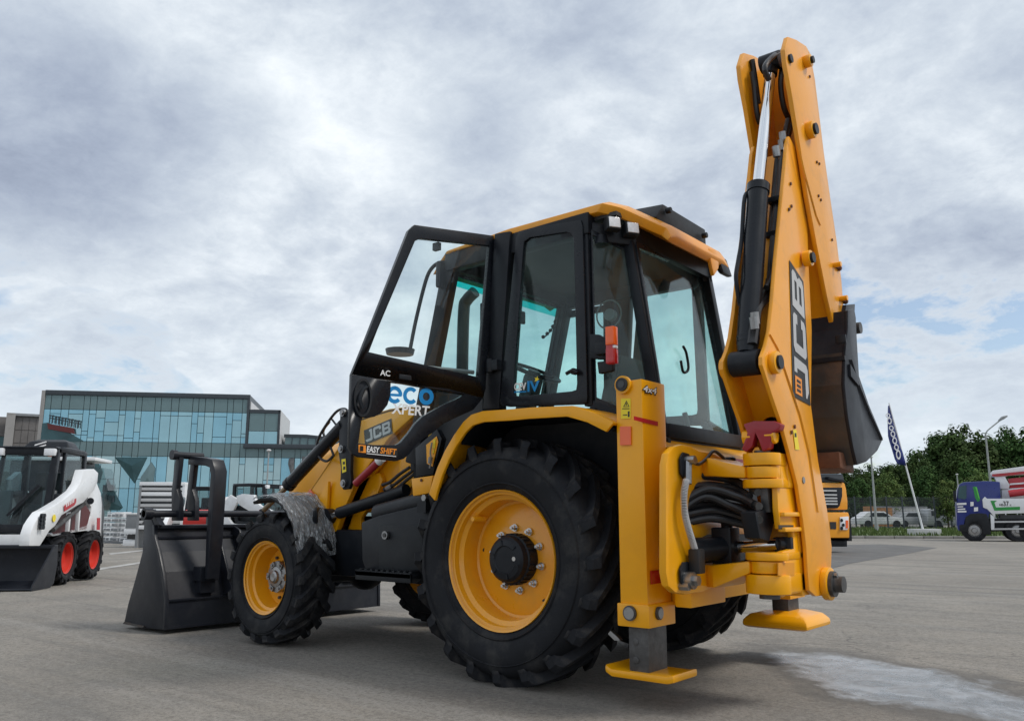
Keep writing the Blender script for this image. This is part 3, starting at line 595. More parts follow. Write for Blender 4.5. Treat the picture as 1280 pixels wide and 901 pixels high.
# windscreen with green tint strip
mb = MB(); wsq = [Vector((0.80, 0.67, 2.70)), Vector((0.80, -0.67, 2.70)), Vector((1.13, -0.67, 1.36)), Vector((1.13, 0.67, 1.36))]
frame_loop(mb, wsq, [p + (sum(wsq, Vector()) / 4 - p).normalized() * 0.04 for p in wsq], (0.02, 0, 0)); ws = mb.build('windscreen', 'black_gloss', BH)
mb = MB(); mb.plate([Vector((0.832, 0.65, 2.60)), Vector((0.832, -0.65, 2.60)), Vector((1.135, -0.65, 1.37)), Vector((1.135, 0.65, 1.37))], (0.005, 0, 0)); mb.build('window_pane', 'cab_glass', ws)
mb = MB(); mb.plate([Vector((0.810, 0.65, 2.68)), Vector((0.810, -0.65, 2.68)), Vector((0.830, -0.65, 2.602)), Vector((0.830, 0.65, 2.602))], (0.005, 0, 0)); mb.build('tint_strip', 'tint_strip', ws)
# right door panes (closed)
mb = MB(); dq = [Vector((0.80, -0.74, 2.66)), Vector((0.34, -0.765, 2.66)), Vector((0.36, -0.765, 1.72)), Vector((1.02, -0.74, 1.72))]; cc = sum(dq, Vector()) / 4
frame_loop(mb, dq, [p + (cc - p).normalized() * 0.06 for p in dq], (0, 0.03, 0)); rd = mb.build('door', 'black_gloss', BH)
mb = MB(); mb.plate([p + (cc - p).normalized() * 0.055 + Vector((0, 0.01, 0)) for p in dq], (0, 0.005, 0)); mb.build('window_pane', 'cab_glass', rd)
mb = MB(); mb.plate([(0.40, -0.765, 1.66), (1.04, -0.745, 1.66), (1.12, -0.74, 1.34), (0.9, -0.75, 1.0), (0.6, -0.76, 1.3)], (0, 0.03, 0)); mb.build('lower_panel', 'black', rd)

# --- open left door (plane hinged on the B pillar, swung outwards)
Dn = Vector((0.97, -0.25, 0)).normalized()
dO = [(0.484,1.398,2.746),(0.479,1.376,2.772),(0.468,1.337,2.786),(0.335,0.821,2.837),(0.321,0.763,2.832),(0.315,0.744,2.802),(0.34,0.838,1.772),(0.346,0.861,1.702),(0.383,1.004,1.649),(0.415,1.13,1.583),(0.444,1.241,1.51),(0.467,1.332,1.426),(0.482,1.388,1.346),(0.494,1.434,1.296),(0.508,1.491,1.279),(0.558,1.683,1.295),(0.569,1.728,1.307),(0.574,1.749,1.343),(0.576,1.755,1.622),(0.575,1.75,1.764),(0.561,1.696,1.914),(0.527,1.565,2.304)]
mbd = MB()
up_o = [(0.487,1.409,2.733),(0.477,1.371,2.778),(0.319,0.757,2.833),(0.338,0.831,1.773),(0.343,0.849,1.714),(0.575,1.751,1.774),(0.56,1.692,1.934)]
up_i = [(0.475,1.363,2.673),(0.465,1.324,2.697),(0.332,0.808,2.755),(0.352,0.887,1.852),(0.354,0.893,1.846),(0.549,1.65,1.92),(0.536,1.599,2.064)]
frame_loop(mbd, up_o, up_i, Dn * 0.035)
lo_o = [(0.575,1.751,1.774),(0.465,1.323,1.753),(0.343,0.849,1.714),(0.361,0.921,1.629),(0.385,1.015,1.586),(0.416,1.135,1.527),(0.442,1.234,1.451),(0.463,1.315,1.393),(0.476,1.367,1.328),(0.485,1.403,1.297),(0.497,1.45,1.281),(0.558,1.683,1.295),(0.569,1.728,1.312),(0.575,1.749,1.348)]
lo_i = [(0.519,1.532,1.757),(0.465,1.323,1.753),(0.36,0.916,1.75),(0.393,1.046,1.697),(0.427,1.176,1.625),(0.457,1.291,1.542),(0.482,1.391,1.442),(0.492,1.427,1.397),(0.497,1.447,1.367),(0.506,1.483,1.351),(0.532,1.586,1.36),(0.557,1.681,1.365),(0.557,1.682,1.533)]
# notch for the round latch recess: inner outline bends round it
lo_i = [(0.517,1.526,1.753),(0.462,1.312,1.749),(0.365,0.934,1.753),(0.392,1.04,1.692),(0.418,1.143,1.643),(0.454,1.281,1.562),(0.468,1.334,1.509),(0.477,1.37,1.458),(0.492,1.427,1.392),(0.5,1.458,1.376),(0.535,1.596,1.369),(0.561,1.696,1.373),(0.56,1.692,1.411),(0.557,1.681,1.515)]
frame_loop(mbd, lo_o, lo_i, Dn * 0.035)
door = mbd.build('door', 'black_gloss', BH, bevel=0.006, ang=30)
door['label'] = 'open left cab door with stickers'
mb = MB(); mb.plate([Vector(p) + Dn * 0.012 for p in up_i], Dn * 0.005); mb.build('window_pane', 'door_glass', door)
mb = MB(); mb.plate([Vector(p) + Dn * 0.012 for p in lo_i], Dn * 0.005); mb.build('window_pane', 'door_glass', door)
dx = Vector((0.25, 0.97, 0)).normalized(); dy = Vector((0, 0, 1))
mb = MB(); mb.plate([Vector(p) + Dn * 0.004 for p in [(0.574,1.745,1.769),(0.51,1.5,1.75),(0.511,1.5,1.672),(0.515,1.517,1.613),(0.524,1.552,1.567),(0.535,1.597,1.537),(0.547,1.642,1.527),(0.56,1.692,1.528),(0.574,1.746,1.529),(0.575,1.75,1.622)]], Dn * 0.026); mb.build('latch_housing', 'black_gloss', door, bevel=0.004, ang=30)
lc = Vector((0.557,1.681,1.642)); mb = MB()
rg = [lc + dx * (0.058 * math.cos(t)) + dy * (0.115 * math.sin(t)) - Dn * 0.002 for t in [2 * math.pi * i / 28 for i in range(28)]]
rgi = [lc + dx * (0.046 * math.cos(t)) + dy * (0.10 * math.sin(t)) - Dn * 0.002 for t in [2 * math.pi * i / 28 for i in range(28)]]
frame_loop(mb, rg, rgi, -Dn * 0.008); mb.build('latch_ring', 'plastic', door)
mb = MB(); mb.plate([p + Dn * 0.003 for p in rgi], Dn * 0.002); mb.build('latch_recess', 'letter_black', door)
mb = MB(); mb.tube([Vector(p) - Dn * 0.02 for p in [(0.559,1.689,1.575),(0.563,1.705,1.626),(0.559,1.688,1.684),(0.552,1.663,1.706)]], 0.012); mb.build('latch', 'black', door)
mb = MB(); mb.plate([Vector(p) - Dn * 0.012 for p in [(0.5,1.46,1.804),(0.479,1.379,1.802),(0.479,1.378,1.772),(0.5,1.459,1.774)]], -Dn * 0.012); mb.build('grab_latch', 'black', door, bevel=0.004)
mb = MB(); mb.tube([Vector(p) + Dn * 0.05 for p in [(0.549,1.65,1.905),(0.524,1.551,1.872),(0.454,1.282,1.877),(0.354,0.893,1.883)]], 0.014); mb.build('grab_rail', 'grey_mid', door)
for q in ([(0.322,0.769,2.678)], [(0.335,0.82,1.923)]):
    mb = MB(); h = Vector(q[0]); mb.cyl(h - dy * 0.045 - Dn * 0.03, h + dy * 0.045 - Dn * 0.03, 0.024); mb.box(h + Vector((-0.10, -0.05, -0.035)), h + Vector((-0.0, 0.02, 0.035))); mb.build('hinge', 'black', door, bevel=0.006)
mb = MB(); mb.cbox(Vector((0.428,1.179,2.684)) + Dn * 0.05, (0.05, 0.03, 0.05)); mb.build('door_stop', 'black', door)
# door lettering on the glass
def dtext(s, px, h, mt, bold, w, shear=0.0, name='lettering'):
    return text(s, Vector(px) + Dn * (0.0095 if name == 'glass_lettering' else -0.002), dx * -1, dy, h, mt, door, name, bold, shear, w)
def strokes(polys, o, xd, yd, sc, mt, parent, name='lettering', thick=0.0015, shear=0.0):
    xd, yd, o = Vector(xd).normalized(), Vector(yd).normalized(), Vector(o); nd = xd.cross(yd).normalized(); mb = MB()
    sx, sy = sc if isinstance(sc, tuple) else (sc, sc)
    for i, pl in enumerate(polys): mb.plate([o + xd * (x * sx + y * shear * sy) + yd * (y * sy) for x, y in pl], nd * (thick + 0.00002 * (i % 5)))
    return mb.build(name, mt, parent, ang=30)
# heavy square J, C, B (unit height, 3.5 wide)
LJ = [[(0.62, 0.22), (0.86, 0.22), (0.86, 1.0), (0.62, 1.0)], [(0.18, 0), (0.76, 0), (0.86, 0.10), (0.86, 0.22), (0.0, 0.22), (0.0, 0.14)], [(0.50, 0.80), (0.62, 0.80), (0.62, 1.0), (0.50, 1.0)]]
LC = [[(1.00, 0.12), (1.24, 0.12), (1.24, 0.88), (1.00, 0.88)], [(1.00, 0.12), (1.12, 0), (1.86, 0), (1.96, 0.10), (1.96, 0.24), (1.24, 0.24), (1.24, 0.12)], [(1.00, 0.88), (1.24, 0.88), (1.24, 0.78), (1.96, 0.78), (1.96, 0.90), (1.86, 1.0), (1.12, 1.0)], [(1.72, 0.24), (1.96, 0.24), (1.96, 0.36), (1.72, 0.36)], [(1.72, 0.66), (1.96, 0.66), (1.96, 0.78), (1.72, 0.78)]]
LB = [[(2.10, 0), (2.34, 0), (2.34, 1), (2.10, 1)], [(2.34, 0), (2.96, 0), (3.06, 0.10), (3.06, 0.21), (2.34, 0.21)], [(2.34, 0.79), (3.04, 0.79), (3.04, 0.90), (2.94, 1.0), (2.34, 1.0)], [(2.34, 0.41), (3.0, 0.41), (2.96, 0.51), (3.0, 0.60), (2.34, 0.60)], [(2.82, 0.21), (3.06, 0.21), (3.06, 0.36), (3.0, 0.41), (2.82, 0.41)], [(2.82, 0.60), (3.0, 0.60), (3.04, 0.66), (3.04, 0.79), (2.82, 0.79)]]
JCB = LJ + LC + LB
# door stickers
g = 'glass_lettering'
def ring_poly(cx, cy, ro, ri, a0, a1, n=18):
    out = []
    for i in range(n):
        t0, t1 = math.radians(a0 + (a1 - a0) * i / n), math.radians(a0 + (a1 - a0) * (i + 1) / n)
        out.append([(cx + ro * math.cos(t0), cy + ro * math.sin(t0)), (cx + ro * math.cos(t1), cy + ro * math.sin(t1)), (cx + ri * math.cos(t1), cy + ri * math.sin(t1)), (cx + ri * math.cos(t0), cy + ri * math.sin(t0))])
    return out
e0 = Vector((0.516,1.522,1.624)) + Dn * 0.0095; e1 = Vector((0.434,1.204,1.635)) + Dn * 0.0095
ew = (e1 - e0).length; es = ew / 3.12; exd = (e1 - e0).normalized()
eco = ring_poly(0.5, 0.5, 0.5, 0.27, 0, 318) + [[(0.2, 0.41), (0.95, 0.41), (0.99, 0.56), (0.2, 0.56)]] + ring_poly(1.55, 0.5, 0.5, 0.27, 42, 318) + ring_poly(2.6, 0.5, 0.5, 0.24, 0, 360)
strokes(eco, e0, exd, dy, (es, es * 1.02), 'letter_blue', door, g)
xp0 = Vector((0.51,1.5,1.558)) ; xpw = (Vector((0.444,1.242,1.575)) - Vector((0.51,1.5,1.558))).length
dtext('XPERT', (0.508,1.489,1.566), 0.062, 'letter_white', 0.03, xpw, 0.1, g)
dtext('AC', (0.53,1.574,1.787), 0.034, 'letter_white', 0.02, None)
mb = MB(); mb.plate([Vector(p) - Dn * 0.002 for p in [(0.561,1.696,1.366),(0.549,1.651,1.364),(0.549,1.649,1.32),(0.56,1.694,1.322)]], -Dn * 0.001); mb.build('sticker', 'letter_orange', door)
mb = MB(); mb.plate([Vector(p) - Dn * 0.002 for p in [(0.549,1.651,1.364),(0.497,1.449,1.357),(0.497,1.448,1.305),(0.549,1.649,1.32)]], -Dn * 0.001); mb.build('sticker', 'letter_black', door)
ez0 = Vector((0.548,1.645,1.327)); ezd = (Vector((0.498,1.451,1.317)) - ez0)
text('EASY', ez0 - Dn * 0.003, ezd, dy, 0.034, 'letter_white', door, 'lettering', 0.03, 0.15, ezd.length * 0.42)
text('SHIFT', ez0 - Dn * 0.003 + ezd * 0.44, ezd, dy, 0.034, 'letter_orange', door, 'lettering', 0.03, 0.15, ezd.length * 0.54)
mb = MB(); u = ez0 - Dn * 0.004 - dy * 0.012; mb.plate([u, u + ezd * 0.97, u + ezd * 0.97 + dy * 0.004, u + dy * 0.004], -Dn * 0.001); mb.build('lettering', 'letter_white', door)
mb = MB(); mb.cbox(Vector((0.555,1.673,1.344)) - Dn * 0.004, (0.002, 0.03, 0.03)); mb.build('sticker', 'letter_black', door)
# side window sticker
s0 = Vector((0.131,0.787,1.738)); s1 = Vector((0.033,0.787,1.732)); s2 = Vector((-0.069,0.787,1.725))
text('CEV', s0 + Vector((0, 0.002, 0.012)), s1 - s0, (0, 0, 1), 0.045, 'letter_white', sw, 'lettering', 0.045, 0, (s1 - s0).length)
text('IV', s1 + Vector((-0.01, 0.002, 0.0)), s1 - s0, (0, 0, 1), 0.065, 'letter_blue', sw, 'lettering', 0.04, 0, (s2 - s1).length * 0.95)
mb = MB(); mb.plate([s0 + Vector((0, .002, -0.004)), s1 + Vector((0, .002, -0.004)), s1 + Vector((0, .002, 0.004)), s0 + Vector((0, .002, 0.004))], (0, 0.001, 0)); mb.build('lettering', 'letter_blue', sw)
mb = MB(); st = Vector((-0.052,0.789,1.802)); mb.plate([st + Vector((0.022 * (1 if i % 2 else 0.4) * math.cos(i * math.pi / 5), 0, 0.022 * (1 if i % 2 else 0.4) * math.sin(i * math.pi / 5))) for i in range(10)], (0, 0.001, 0)); mb.build('sticker', 'decal_yellow', sw)

# --- cab interior
seat = sub('driver_seat', BH)
mb = MB(); mb.loft([[(x, -0.24, 1.42), (x, 0.24, 1.42), (x, 0.25, 1.50), (x, 0.20, 1.53), (x, -0.20, 1.53), (x, -0.25, 1.50)] for x in (-0.10, 0.38)]); mb.build('seat_cushion', 'cab_inner', seat, bevel=0.02)
mb = MB(); mb.loft([[(-0.10 - 0.12 * t, -0.24 + 0.03 * t, 1.5 + 0.52 * t), (-0.10 - 0.12 * t, 0.24 - 0.03 * t, 1.5 + 0.52 * t), (-0.19 - 0.12 * t, 0.22 - 0.03 * t, 1.5 + 0.52 * t), (-0.19 - 0.12 * t, -0.22 + 0.03 * t, 1.5 + 0.52 * t)] for t in (0, 0.5, 0.9, 1)]); mb.build('backrest', 'cab_inner', seat, bevel=0.025)
mb = MB(); mb.box((-0.05, -0.2, 1.0), (0.3, 0.2, 1.42)); mb.build('seat_base', 'black', seat, bevel=0.02)
mb = MB(); mb.box((-0.05, 0.27, 1.60), (0.3, 0.33, 1.65)); mb.box((-0.05, -0.33, 1.60), (0.3, -0.27, 1.65)); mb.build('armrest', 'plastic', seat, bevel=0.015)
stw = sub('steering_wheel', BH, (0.58, 0.0, 2.02), (0, math.radians(-25), 0))
mb = MB(); n_ = 28; mb.loft([[Vector(((0.20 + 0.014 * math.cos(b)) * math.cos(a), (0.20 + 0.014 * math.cos(b)) * math.sin(a), 0.014 * math.sin(b))) for b in [2 * math.pi * j / 8 for j in range(8)]] for a in [2 * math.pi * i / n_ for i in range(n_)]], closed=True, smooth=True); mb.build('wheel_ring', 'black', stw)
mb = MB()
for a in (0.3, 2.4, 4.5): mb.beam((0, 0, -0.02), (0.2 * math.cos(a), 0.2 * math.sin(a), 0), 0.03, 0.012)
mb.cyl((0, 0, -0.04), (0, 0, 0.01), 0.05); mb.build('spoke', 'black', stw)
mb = MB(); mb.beam((0.58, 0, 2.0), (0.88, 0, 1.1), 0.12, 0.12); mb.box((0.82, -0.4, 1.0), (1.08, 0.4, 1.35)); mb.box((0.80, -0.2, 1.35), (0.96, 0.2, 1.58)); mb.box((0.55, 0.35, 1.0), (1.05, 0.62, 1.86)); mb.build('dashboard', 'cab_inner', BH, bevel=0.03)
mb = MB(); mb.box((-0.5, -0.66, 1.0), (0.5, -0.42, 1.50)); mb.box((-0.55, -0.66, 1.0), (-0.3, 0.6, 1.40)); mb.tube([(-0.5, -0.3, 1.4), (-0.52, -0.3, 1.55), (-0.5, -0.3, 1.66)], 0.02); mb.tube([(-0.5, 0.1, 1.4), (-0.52, 0.1, 1.55), (-0.5, 0.1, 1.66)], 0.02); mb.build('side_console', 'cab_inner', BH, bevel=0.03)
mb = MB(); mb.cbox((0.70, 0.1, 2.46), (0.03, 0.26, 0.10)); mb.beam((0.70, 0.1, 2.5), (0.74, 0.1, 2.7), 0.02, 0.02); mb.build('inner_mirror', 'black', BH, bevel=0.01)
mb = MB(); mb.cbox((0.55, 0.55, 2.32), (0.05, 0.16, 0.22)); mb.beam((0.55, 0.55, 2.4), (0.6, 0.5, 2.7), 0.02, 0.02); mb.build('monitor', 'black', BH, bevel=0.01)
mb = MB(); cs = Vector((-0.315,0.35,2.263)); n_ = 28; mb.loft([[cs + Vector(((0.095 + 0.006 * math.cos(b)) * math.cos(a), 0.006 * math.sin(b), (0.095 + 0.006 * math.cos(b)) * math.sin(a))) for b in [2 * math.pi * j / 6 for j in range(6)]] for a in [2 * math.pi * i / n_ for i in range(n_)]], closed=True, smooth=True); mb.cyl(cs, cs + Vector((0, -0.04, 0)), 0.04); mb.build('cab_fan', 'grey_mid', BH)
mb = MB()
for (a, b, w) in (((0.80, -0.70, 2.70), (1.12, -0.70, 1.36), 0.09), ((0.36, -0.74, 2.72), (0.38, -0.74, 1.3), 0.1)): mb.beam(a, b, w, 0.08, up=(1, 0, 0))
mb.build('cab_pillar', 'black', BH)
mb = MB(); mb.tube([Vector(q) for q in [(0.75,-0.502,2.527),(0.75,-0.468,2.474),(0.75,-0.423,2.426),(0.75,-0.358,2.375)]], 0.006, 6); 
for q in [(0.75,-0.502,2.527),(0.75,-0.468,2.48),(0.75,-0.435,2.441),(0.75,-0.391,2.407),(0.75,-0.337,2.371)]: mb.sphere(q, 0.016, 5)
mb.build('cab_charm_cord', 'black', BH)
# wiper + handle seen on rear glass
mb = MB(); a = ri[0].lerp(ri[3], 0.62).lerp(ri[1].lerp(ri[2], 0.62), 0.42) + Vector((-0.03, 0, 0)); mb.tube([a + Vector((0, 0.02, 0.10)), a + Vector((0, -0.02, 0.06)), a + Vector((0, -0.04, -0.04)), a + Vector((0, 0.03, -0.07)), a + Vector((0, 0.06, 0.0))], 0.009); mb.build('window_handle', 'black', rw_)

# --- bonnet, exhaust, mirrors seen through the open door
bo = sub('bonnet', BH)
mb = MB(); mb.loft([[(x, -w, 0.98), (x, w, 0.98), (x, w, z - 0.10), (x, w - 0.09, z), (x, -w + 0.09, z), (x, -w, z - 0.10)] for x, w, z in ((1.20, 0.46, 1.76), (2.2, 0.45, 1.62), (2.85, 0.42, 1.46), (3.02, 0.40, 1.34))]); mb.build('bonnet_shell', 'yellow', bo, bevel=0.02)
mb = MB(); mb.box((3.02, -0.36, 1.0), (3.045, 0.36, 1.3))
for i in range(7): mb.box((3.045, -0.34, 1.03 + i * 0.038), (3.06, 0.34, 1.045 + i * 0.038))
mb.build('grille', 'black', bo)
ex = MB(); xs = Vector((1.597,-0.3,2.135)); ex.tube([(1.60, -0.30, 1.55), (1.60, -0.30, 2.1), (1.59, -0.30, 2.70), (1.555, -0.30, 2.80), (1.46, -0.30, 2.86)], 0.052, 14); ex.build('exhaust_stack', 'black', BH)
mb = MB(); mb.tube([(1.181,0.72,2.139),(1.122,0.72,2.372),(1.03,0.72,2.648),(0.966,0.72,2.739),(0.877,0.72,2.765),(0.804,0.72,2.738)][0:6], 0.014); mb.build('mirror_arm', 'black', BH)
mb = MB(); mb.cbox((0.834,0.72,2.654), (0.05, 0.15, 0.20)); mb.build('mirror', 'black', BH, bevel=0.02)
hm = MB(); q = Vector((1.284,0.72,2.152)); hm.cyl(q + Vector((0, 0, -0.02)), q + Vector((0, 0, 0.02)), 0.10, 0.11); hm.build('pre_cleaner', 'black', BH)

# --- stabiliser posts
def stabiliser(sg, y0, zf, x0=-0.80, x1=-0.965, extra=False):
    s = sub('stabiliser', BH); f = lambda x, y, z: (x, y * sg, z)
    yo, yi = y0 + 0.13, y0 - 0.12
    mb = MB(); mb.loft([[f(x0, yi, z), f(x0, yo, z), f(x1, yo, z - d), f(x1, yi, z - d)] for z, d in ((0.50, 0.0), (1.675, -0.005))]); mb.build('outer_leg', 'yellow', s, bevel=0.012)
    mb = MB(); mb.loft([[f(x0 + 0.012, yi - 0.012, z), f(x0 + 0.012, yo + 0.012, z), f(x1 - 0.012, yo + 0.012, z), f(x1 - 0.012, yi - 0.012, z)] for z in (0.405, 0.52)]); mb.build('leg_collar', 'yellow', s, bevel=0.008)
    mb = MB(); mb.loft([[f(x0 - 0.03, yi + 0.03, z), f(x0 - 0.03, yo - 0.03, z), f(x1 + 0.022, yo - 0.03, z), f(x1 + 0.022, yi + 0.03, z)] for z in (zf + 0.05, 0.46)])
    for zz in (0.24, 0.33): mb.cyl(f(x0 - 0.07, yo - 0.03, zz), f(x0 - 0.07, yo - 0.026, zz), 0.018)
    mb.build('inner_leg', 'dull_steel', s, bevel=0.01)
    return s
sl = stabiliser(1, 0.93, 0.10)
srr = stabiliser(-1, 0.93, 0.24)
# feet
mb = MB(); fy0, fy1 = 0.79, 1.05; mb.loft([[(x, fy0, z), (x, fy1, z), (x, fy1, z + 0.04), (x, fy0, z + 0.04)] for x, z in ((-0.69, 0.165), (-0.73, 0.145), (-1.05, 0.145), (-1.09, 0.155))]); mb.build('foot', 'yellow', sl, bevel=0.015)
mb = MB()
secs = []
for z, sx, sy in ((0.215, 0.19, 0.20), (0.225, 0.225, 0.23), (0.265, 0.225, 0.23), (0.30, 0.19, 0.19), (0.325, 0.10, 0.10)):
    secs.append([(-0.89 + i * sx, -0.93 + j * sy, z) for i, j in ((-1, -1), (1, -1), (1, 1), (-1, 1))])
mb.loft(secs); mb.build('foot', 'yellow', srr, bevel=0.03)
# pins, lamp, decals on the left post
yl = 1.062; xr = -0.967
def disc(p, nrm, r, t, mt, parent, name, n=24, bev=0.0):
    mb = MB(); p = Vector(p); mb.cyl(p, p + Vector(nrm) * t, r, n=n); return mb.build(name, mt, parent, bevel=bev)
for q in ([(-0.869,1.074,0.474)][0],): disc(q, (0, 1, 0), 0.038, 0.012, 'dull_steel', sl, 'collar_pin'); disc((q[0], q[1] + 0.012, q[2]), (0, 1, 0), 0.030, 0.004, 'steel', sl, 'collar_pin')
q = (-0.979,0.982,0.474); disc(q, (-1, 0, 0), 0.033, 0.012, 'dull_steel', sl, 'collar_pin'); disc((q[0] - 0.012, q[1], q[2]), (-1, 0, 0), 0.026, 0.004, 'steel', sl, 'collar_pin')
q = (-0.856,1.061,1.655); disc(q, (0, 1, 0), 0.048, 0.02, 'yellow', sl, 'lamp_mount'); disc((q[0], q[1] + 0.02, q[2]), (0, 1, 0), 0.036, 0.010, 'rubber', sl, 'round_lamp'); disc((q[0], q[1] + 0.03, q[2]), (0, 1, 0), 0.020, 0.003, 'grey_dark', sl, 'round_lamp')
def decal(pts, nrm, mt, parent, name='decal', t=0.0015):
    mb = MB(); mb.plate([Vector(p) + Vector(nrm) * 0.0008 for p in pts], Vector(nrm) * t); return mb.build(name, mt, parent)
decal([(-0.836,1.061,1.583),(-0.896,1.061,1.578),(-0.893,1.061,1.471),(-0.833,1.061,1.473)], (0, 1, 0), 'decal_yellow', sl, 'warning_label')
decal([(-0.843,1.063,1.529),(-0.888,1.063,1.526),(-0.888,1.063,1.522),(-0.843,1.063,1.525)], (0, 1, 0), 'letter_black', sl, 'warning_symbol')
tri = [(-0.849,1.063,1.536),(-0.888,1.063,1.534),(-0.87,1.063,1.569)]; tin = [(-0.859,1.064,1.541),(-0.879,1.064,1.539),(-0.869,1.064,1.556)]
mb = MB(); frame_loop(mb, tri, [Vector(a).lerp(sum([Vector(x) for x in tri], Vector()) / 3, 0.30) for a in tri], (0, 0.0015, 0)); mb.build('warning_symbol', 'letter_black', sl)
decal([(-0.865,1.063,1.544),(-0.872,1.063,1.543),(-0.871,1.063,1.556),(-0.867,1.063,1.556)], (0, 1, 0), 'letter_black', sl, 'warning_symbol')
decal([(-0.847,1.063,1.495),(-0.872,1.063,1.494),(-0.872,1.063,1.489),(-0.847,1.063,1.491)], (0, 1, 0), 'letter_black', sl, 'warning_symbol')
decal([(-0.877,1.063,1.48),(-0.887,1.063,1.48),(-0.888,1.063,1.51),(-0.878,1.063,1.51)], (0, 1, 0), 'letter_black', sl, 'warning_symbol')
decal([(-0.829,1.061,1.432),(-0.896,1.061,1.428),(-0.894,1.061,1.33),(-0.827,1.061,1.332)], (0, 1, 0), 'orange_lens', sl, 'orange_reflector', 0.008)
decal([(-0.967,1.155,1.47),(-0.967,0.907,1.462),(-0.967,0.909,1.438),(-0.967,1.156,1.449)], (-1, 0, 0), 'letter_red', sl, 'red_stripe')
decal([(-0.967,1.033,0.686),(-0.967,0.93,0.687),(-0.967,0.93,0.62),(-0.967,1.033,0.619)], (-1, 0, 0), 'red_lens', sl, 'red_reflector', 0.006)
t0 = Vector((-0.97,1.064,1.605)); t1 = Vector((-0.97,0.908,1.605))
text('4x4', t0, t1 - t0, (0, 0, 1), 0.042, 'letter_black', sl, 'lettering', 0.06, 0.2, (t1 - t0).length)
text('4x4', t0 + Vector((-0.003, -0.006, 0.004)), t1 - t0, (0, 0, 1), 0.034, 'letter_white', sl, 'lettering', 0.01, 0.2, (t1 - t0).length * 0.88)
for z in (0.55, 0.75, 0.95, 1.15, 1.32): 
    mb = MB(); mb.cyl((-0.93, 0.81, z), (-0.93, 0.79, z), 0.012, n=6); mb.build('bolt', 'dull_steel', sl)
mb = MB(); mb.plate([Vector(p) for p in [(-0.698,1,0.365),(-0.742,1,0.337),(-0.757,1,0.322),(-0.722,1,0.319),(-0.683,1,0.348)]], (0, -0.03, 0)); mb.build('foot_guide', 'steel', sl)

# --- rear frame between the posts
rf = sub('rear_frame', BH)
mb = MB(); mb.box((-0.90, -0.81, 1.06), (-1.03, 0.81, 1.20)); mb.box((-0.90, -0.81, 0.50), (-1.03, 0.81, 0.64)); mb.box((-0.86, -0.81, 0.50), (-0.90, 0.81, 1.20))
mb.build('rear_beam', 'yellow', rf, bevel=0.01)
mb = MB(); mb.plate([(-0.80, -0.80, 1.40), (-0.80, 0.80, 1.40), (-0.97, 0.80, 1.33), (-0.97, -0.80, 1.33)], (0, 0, -0.03)); mb.plate([(-0.97, -0.80, 1.33), (-0.97, 0.80, 1.33), (-1.0, 0.80, 1.20), (-1.0, -0.80, 1.20)], (0.03, 0, 0)); mb.build('rear_panel', 'yellow', rf, bevel=0.006)
decal([(-0.9725, 0.70, 1.312), (-0.9725, -0.75, 1.312), (-0.979, -0.75, 1.285), (-0.979, 0.70, 1.285)], (-1, 0, 0), 'letter_red', rf, 'red_stripe')
for y in (0.6, 0.3, 0.0, -0.3): disc((-0.975, y, 1.345 - 0.03), (-1, 0, 0), 0.008, 0.006, 'steel', rf, 'bolt', 8)
mb = MB(); mb.box((-0.90, -0.45, 0.62), (-0.6, 0.45, 1.1)); mb.build('frame_tie', 'black', rf)

# --- sliding carriage (the C-shaped casting)
cO = [(-1.17,1.194,1.213),(-1.17,1.166,1.27),(-1.17,1.106,1.305),(-1.17,1.02,1.323),(-1.17,0.924,1.321),(-1.17,0.836,1.301),(-1.17,0.686,1.301),(-1.17,0.54,1.279),(-1.17,0.474,1.233),(-1.17,0.483,1.148),(-1.17,0.701,1.142),(-1.17,0.833,1.125),(-1.17,0.917,1.09),(-1.17,0.965,1.037),(-1.17,0.99,0.941),(-1.17,0.977,0.885),(-1.17,0.928,0.852),(-1.17,0.951,0.781),(-1.17,0.937,0.745),(-1.17,0.886,0.727),(-1.17,0.743,0.709),(-1.17,0.531,0.699),(-1.17,0.542,0.603),(-1.17,0.611,0.599),(-1.17,0.726,0.594),(-1.17,0.846,0.578),(-1.17,1.036,0.58),(-1.17,1.141,0.595),(-1.17,1.21,0.629),(-1.17,1.229,0.697)]
mb = MB(); mb.plate(cO, (0.045, 0, 0)); car = mb.build('carriage', 'yellow', BH, bevel=0.018)
mb = MB(); mb.box((-1.125, 0.50, 1.06), (-1.03, 0.90, 1.24)); mb.build('carriage_slide', 'yellow', car, bevel=0.01)
mb = MB(); mb.box((-1.125, 0.50, 0.50), (-1.03, 0.90, 0.66)); mb.build('carriage_slide', 'yellow', car, bevel=0.01)
mb = MB(); mb.plate([(-1.15,0.936,0.92),(-1.15,0.774,0.931),(-1.15,0.219,0.918),(-1.15,0.216,0.859),(-1.15,0.734,0.864),(-1.15,0.818,0.845),(-1.15,0.941,0.86)], (0.09, 0, 0)); mb.build('carriage_rib', 'yellow', car, bevel=0.01)
for pts in ([(-1.178,1.083,1.246),(-1.178,1.047,1.28),(-1.178,0.987,1.275),(-1.178,0.964,1.236),(-1.178,0.987,1.174),(-1.178,1.041,1.14),(-1.178,1.081,1.17)], [(-1.178,1.124,0.704),(-1.178,1.088,0.74),(-1.178,1.03,0.738),(-1.178,1,0.694),(-1.178,1.021,0.637),(-1.178,1.073,0.613),(-1.178,1.12,0.643)]):
    mb = MB(); mb.plate(pts, (-0.012, 0, 0)); mb.build('clamp_plate', 'black', car, bevel=0.003)
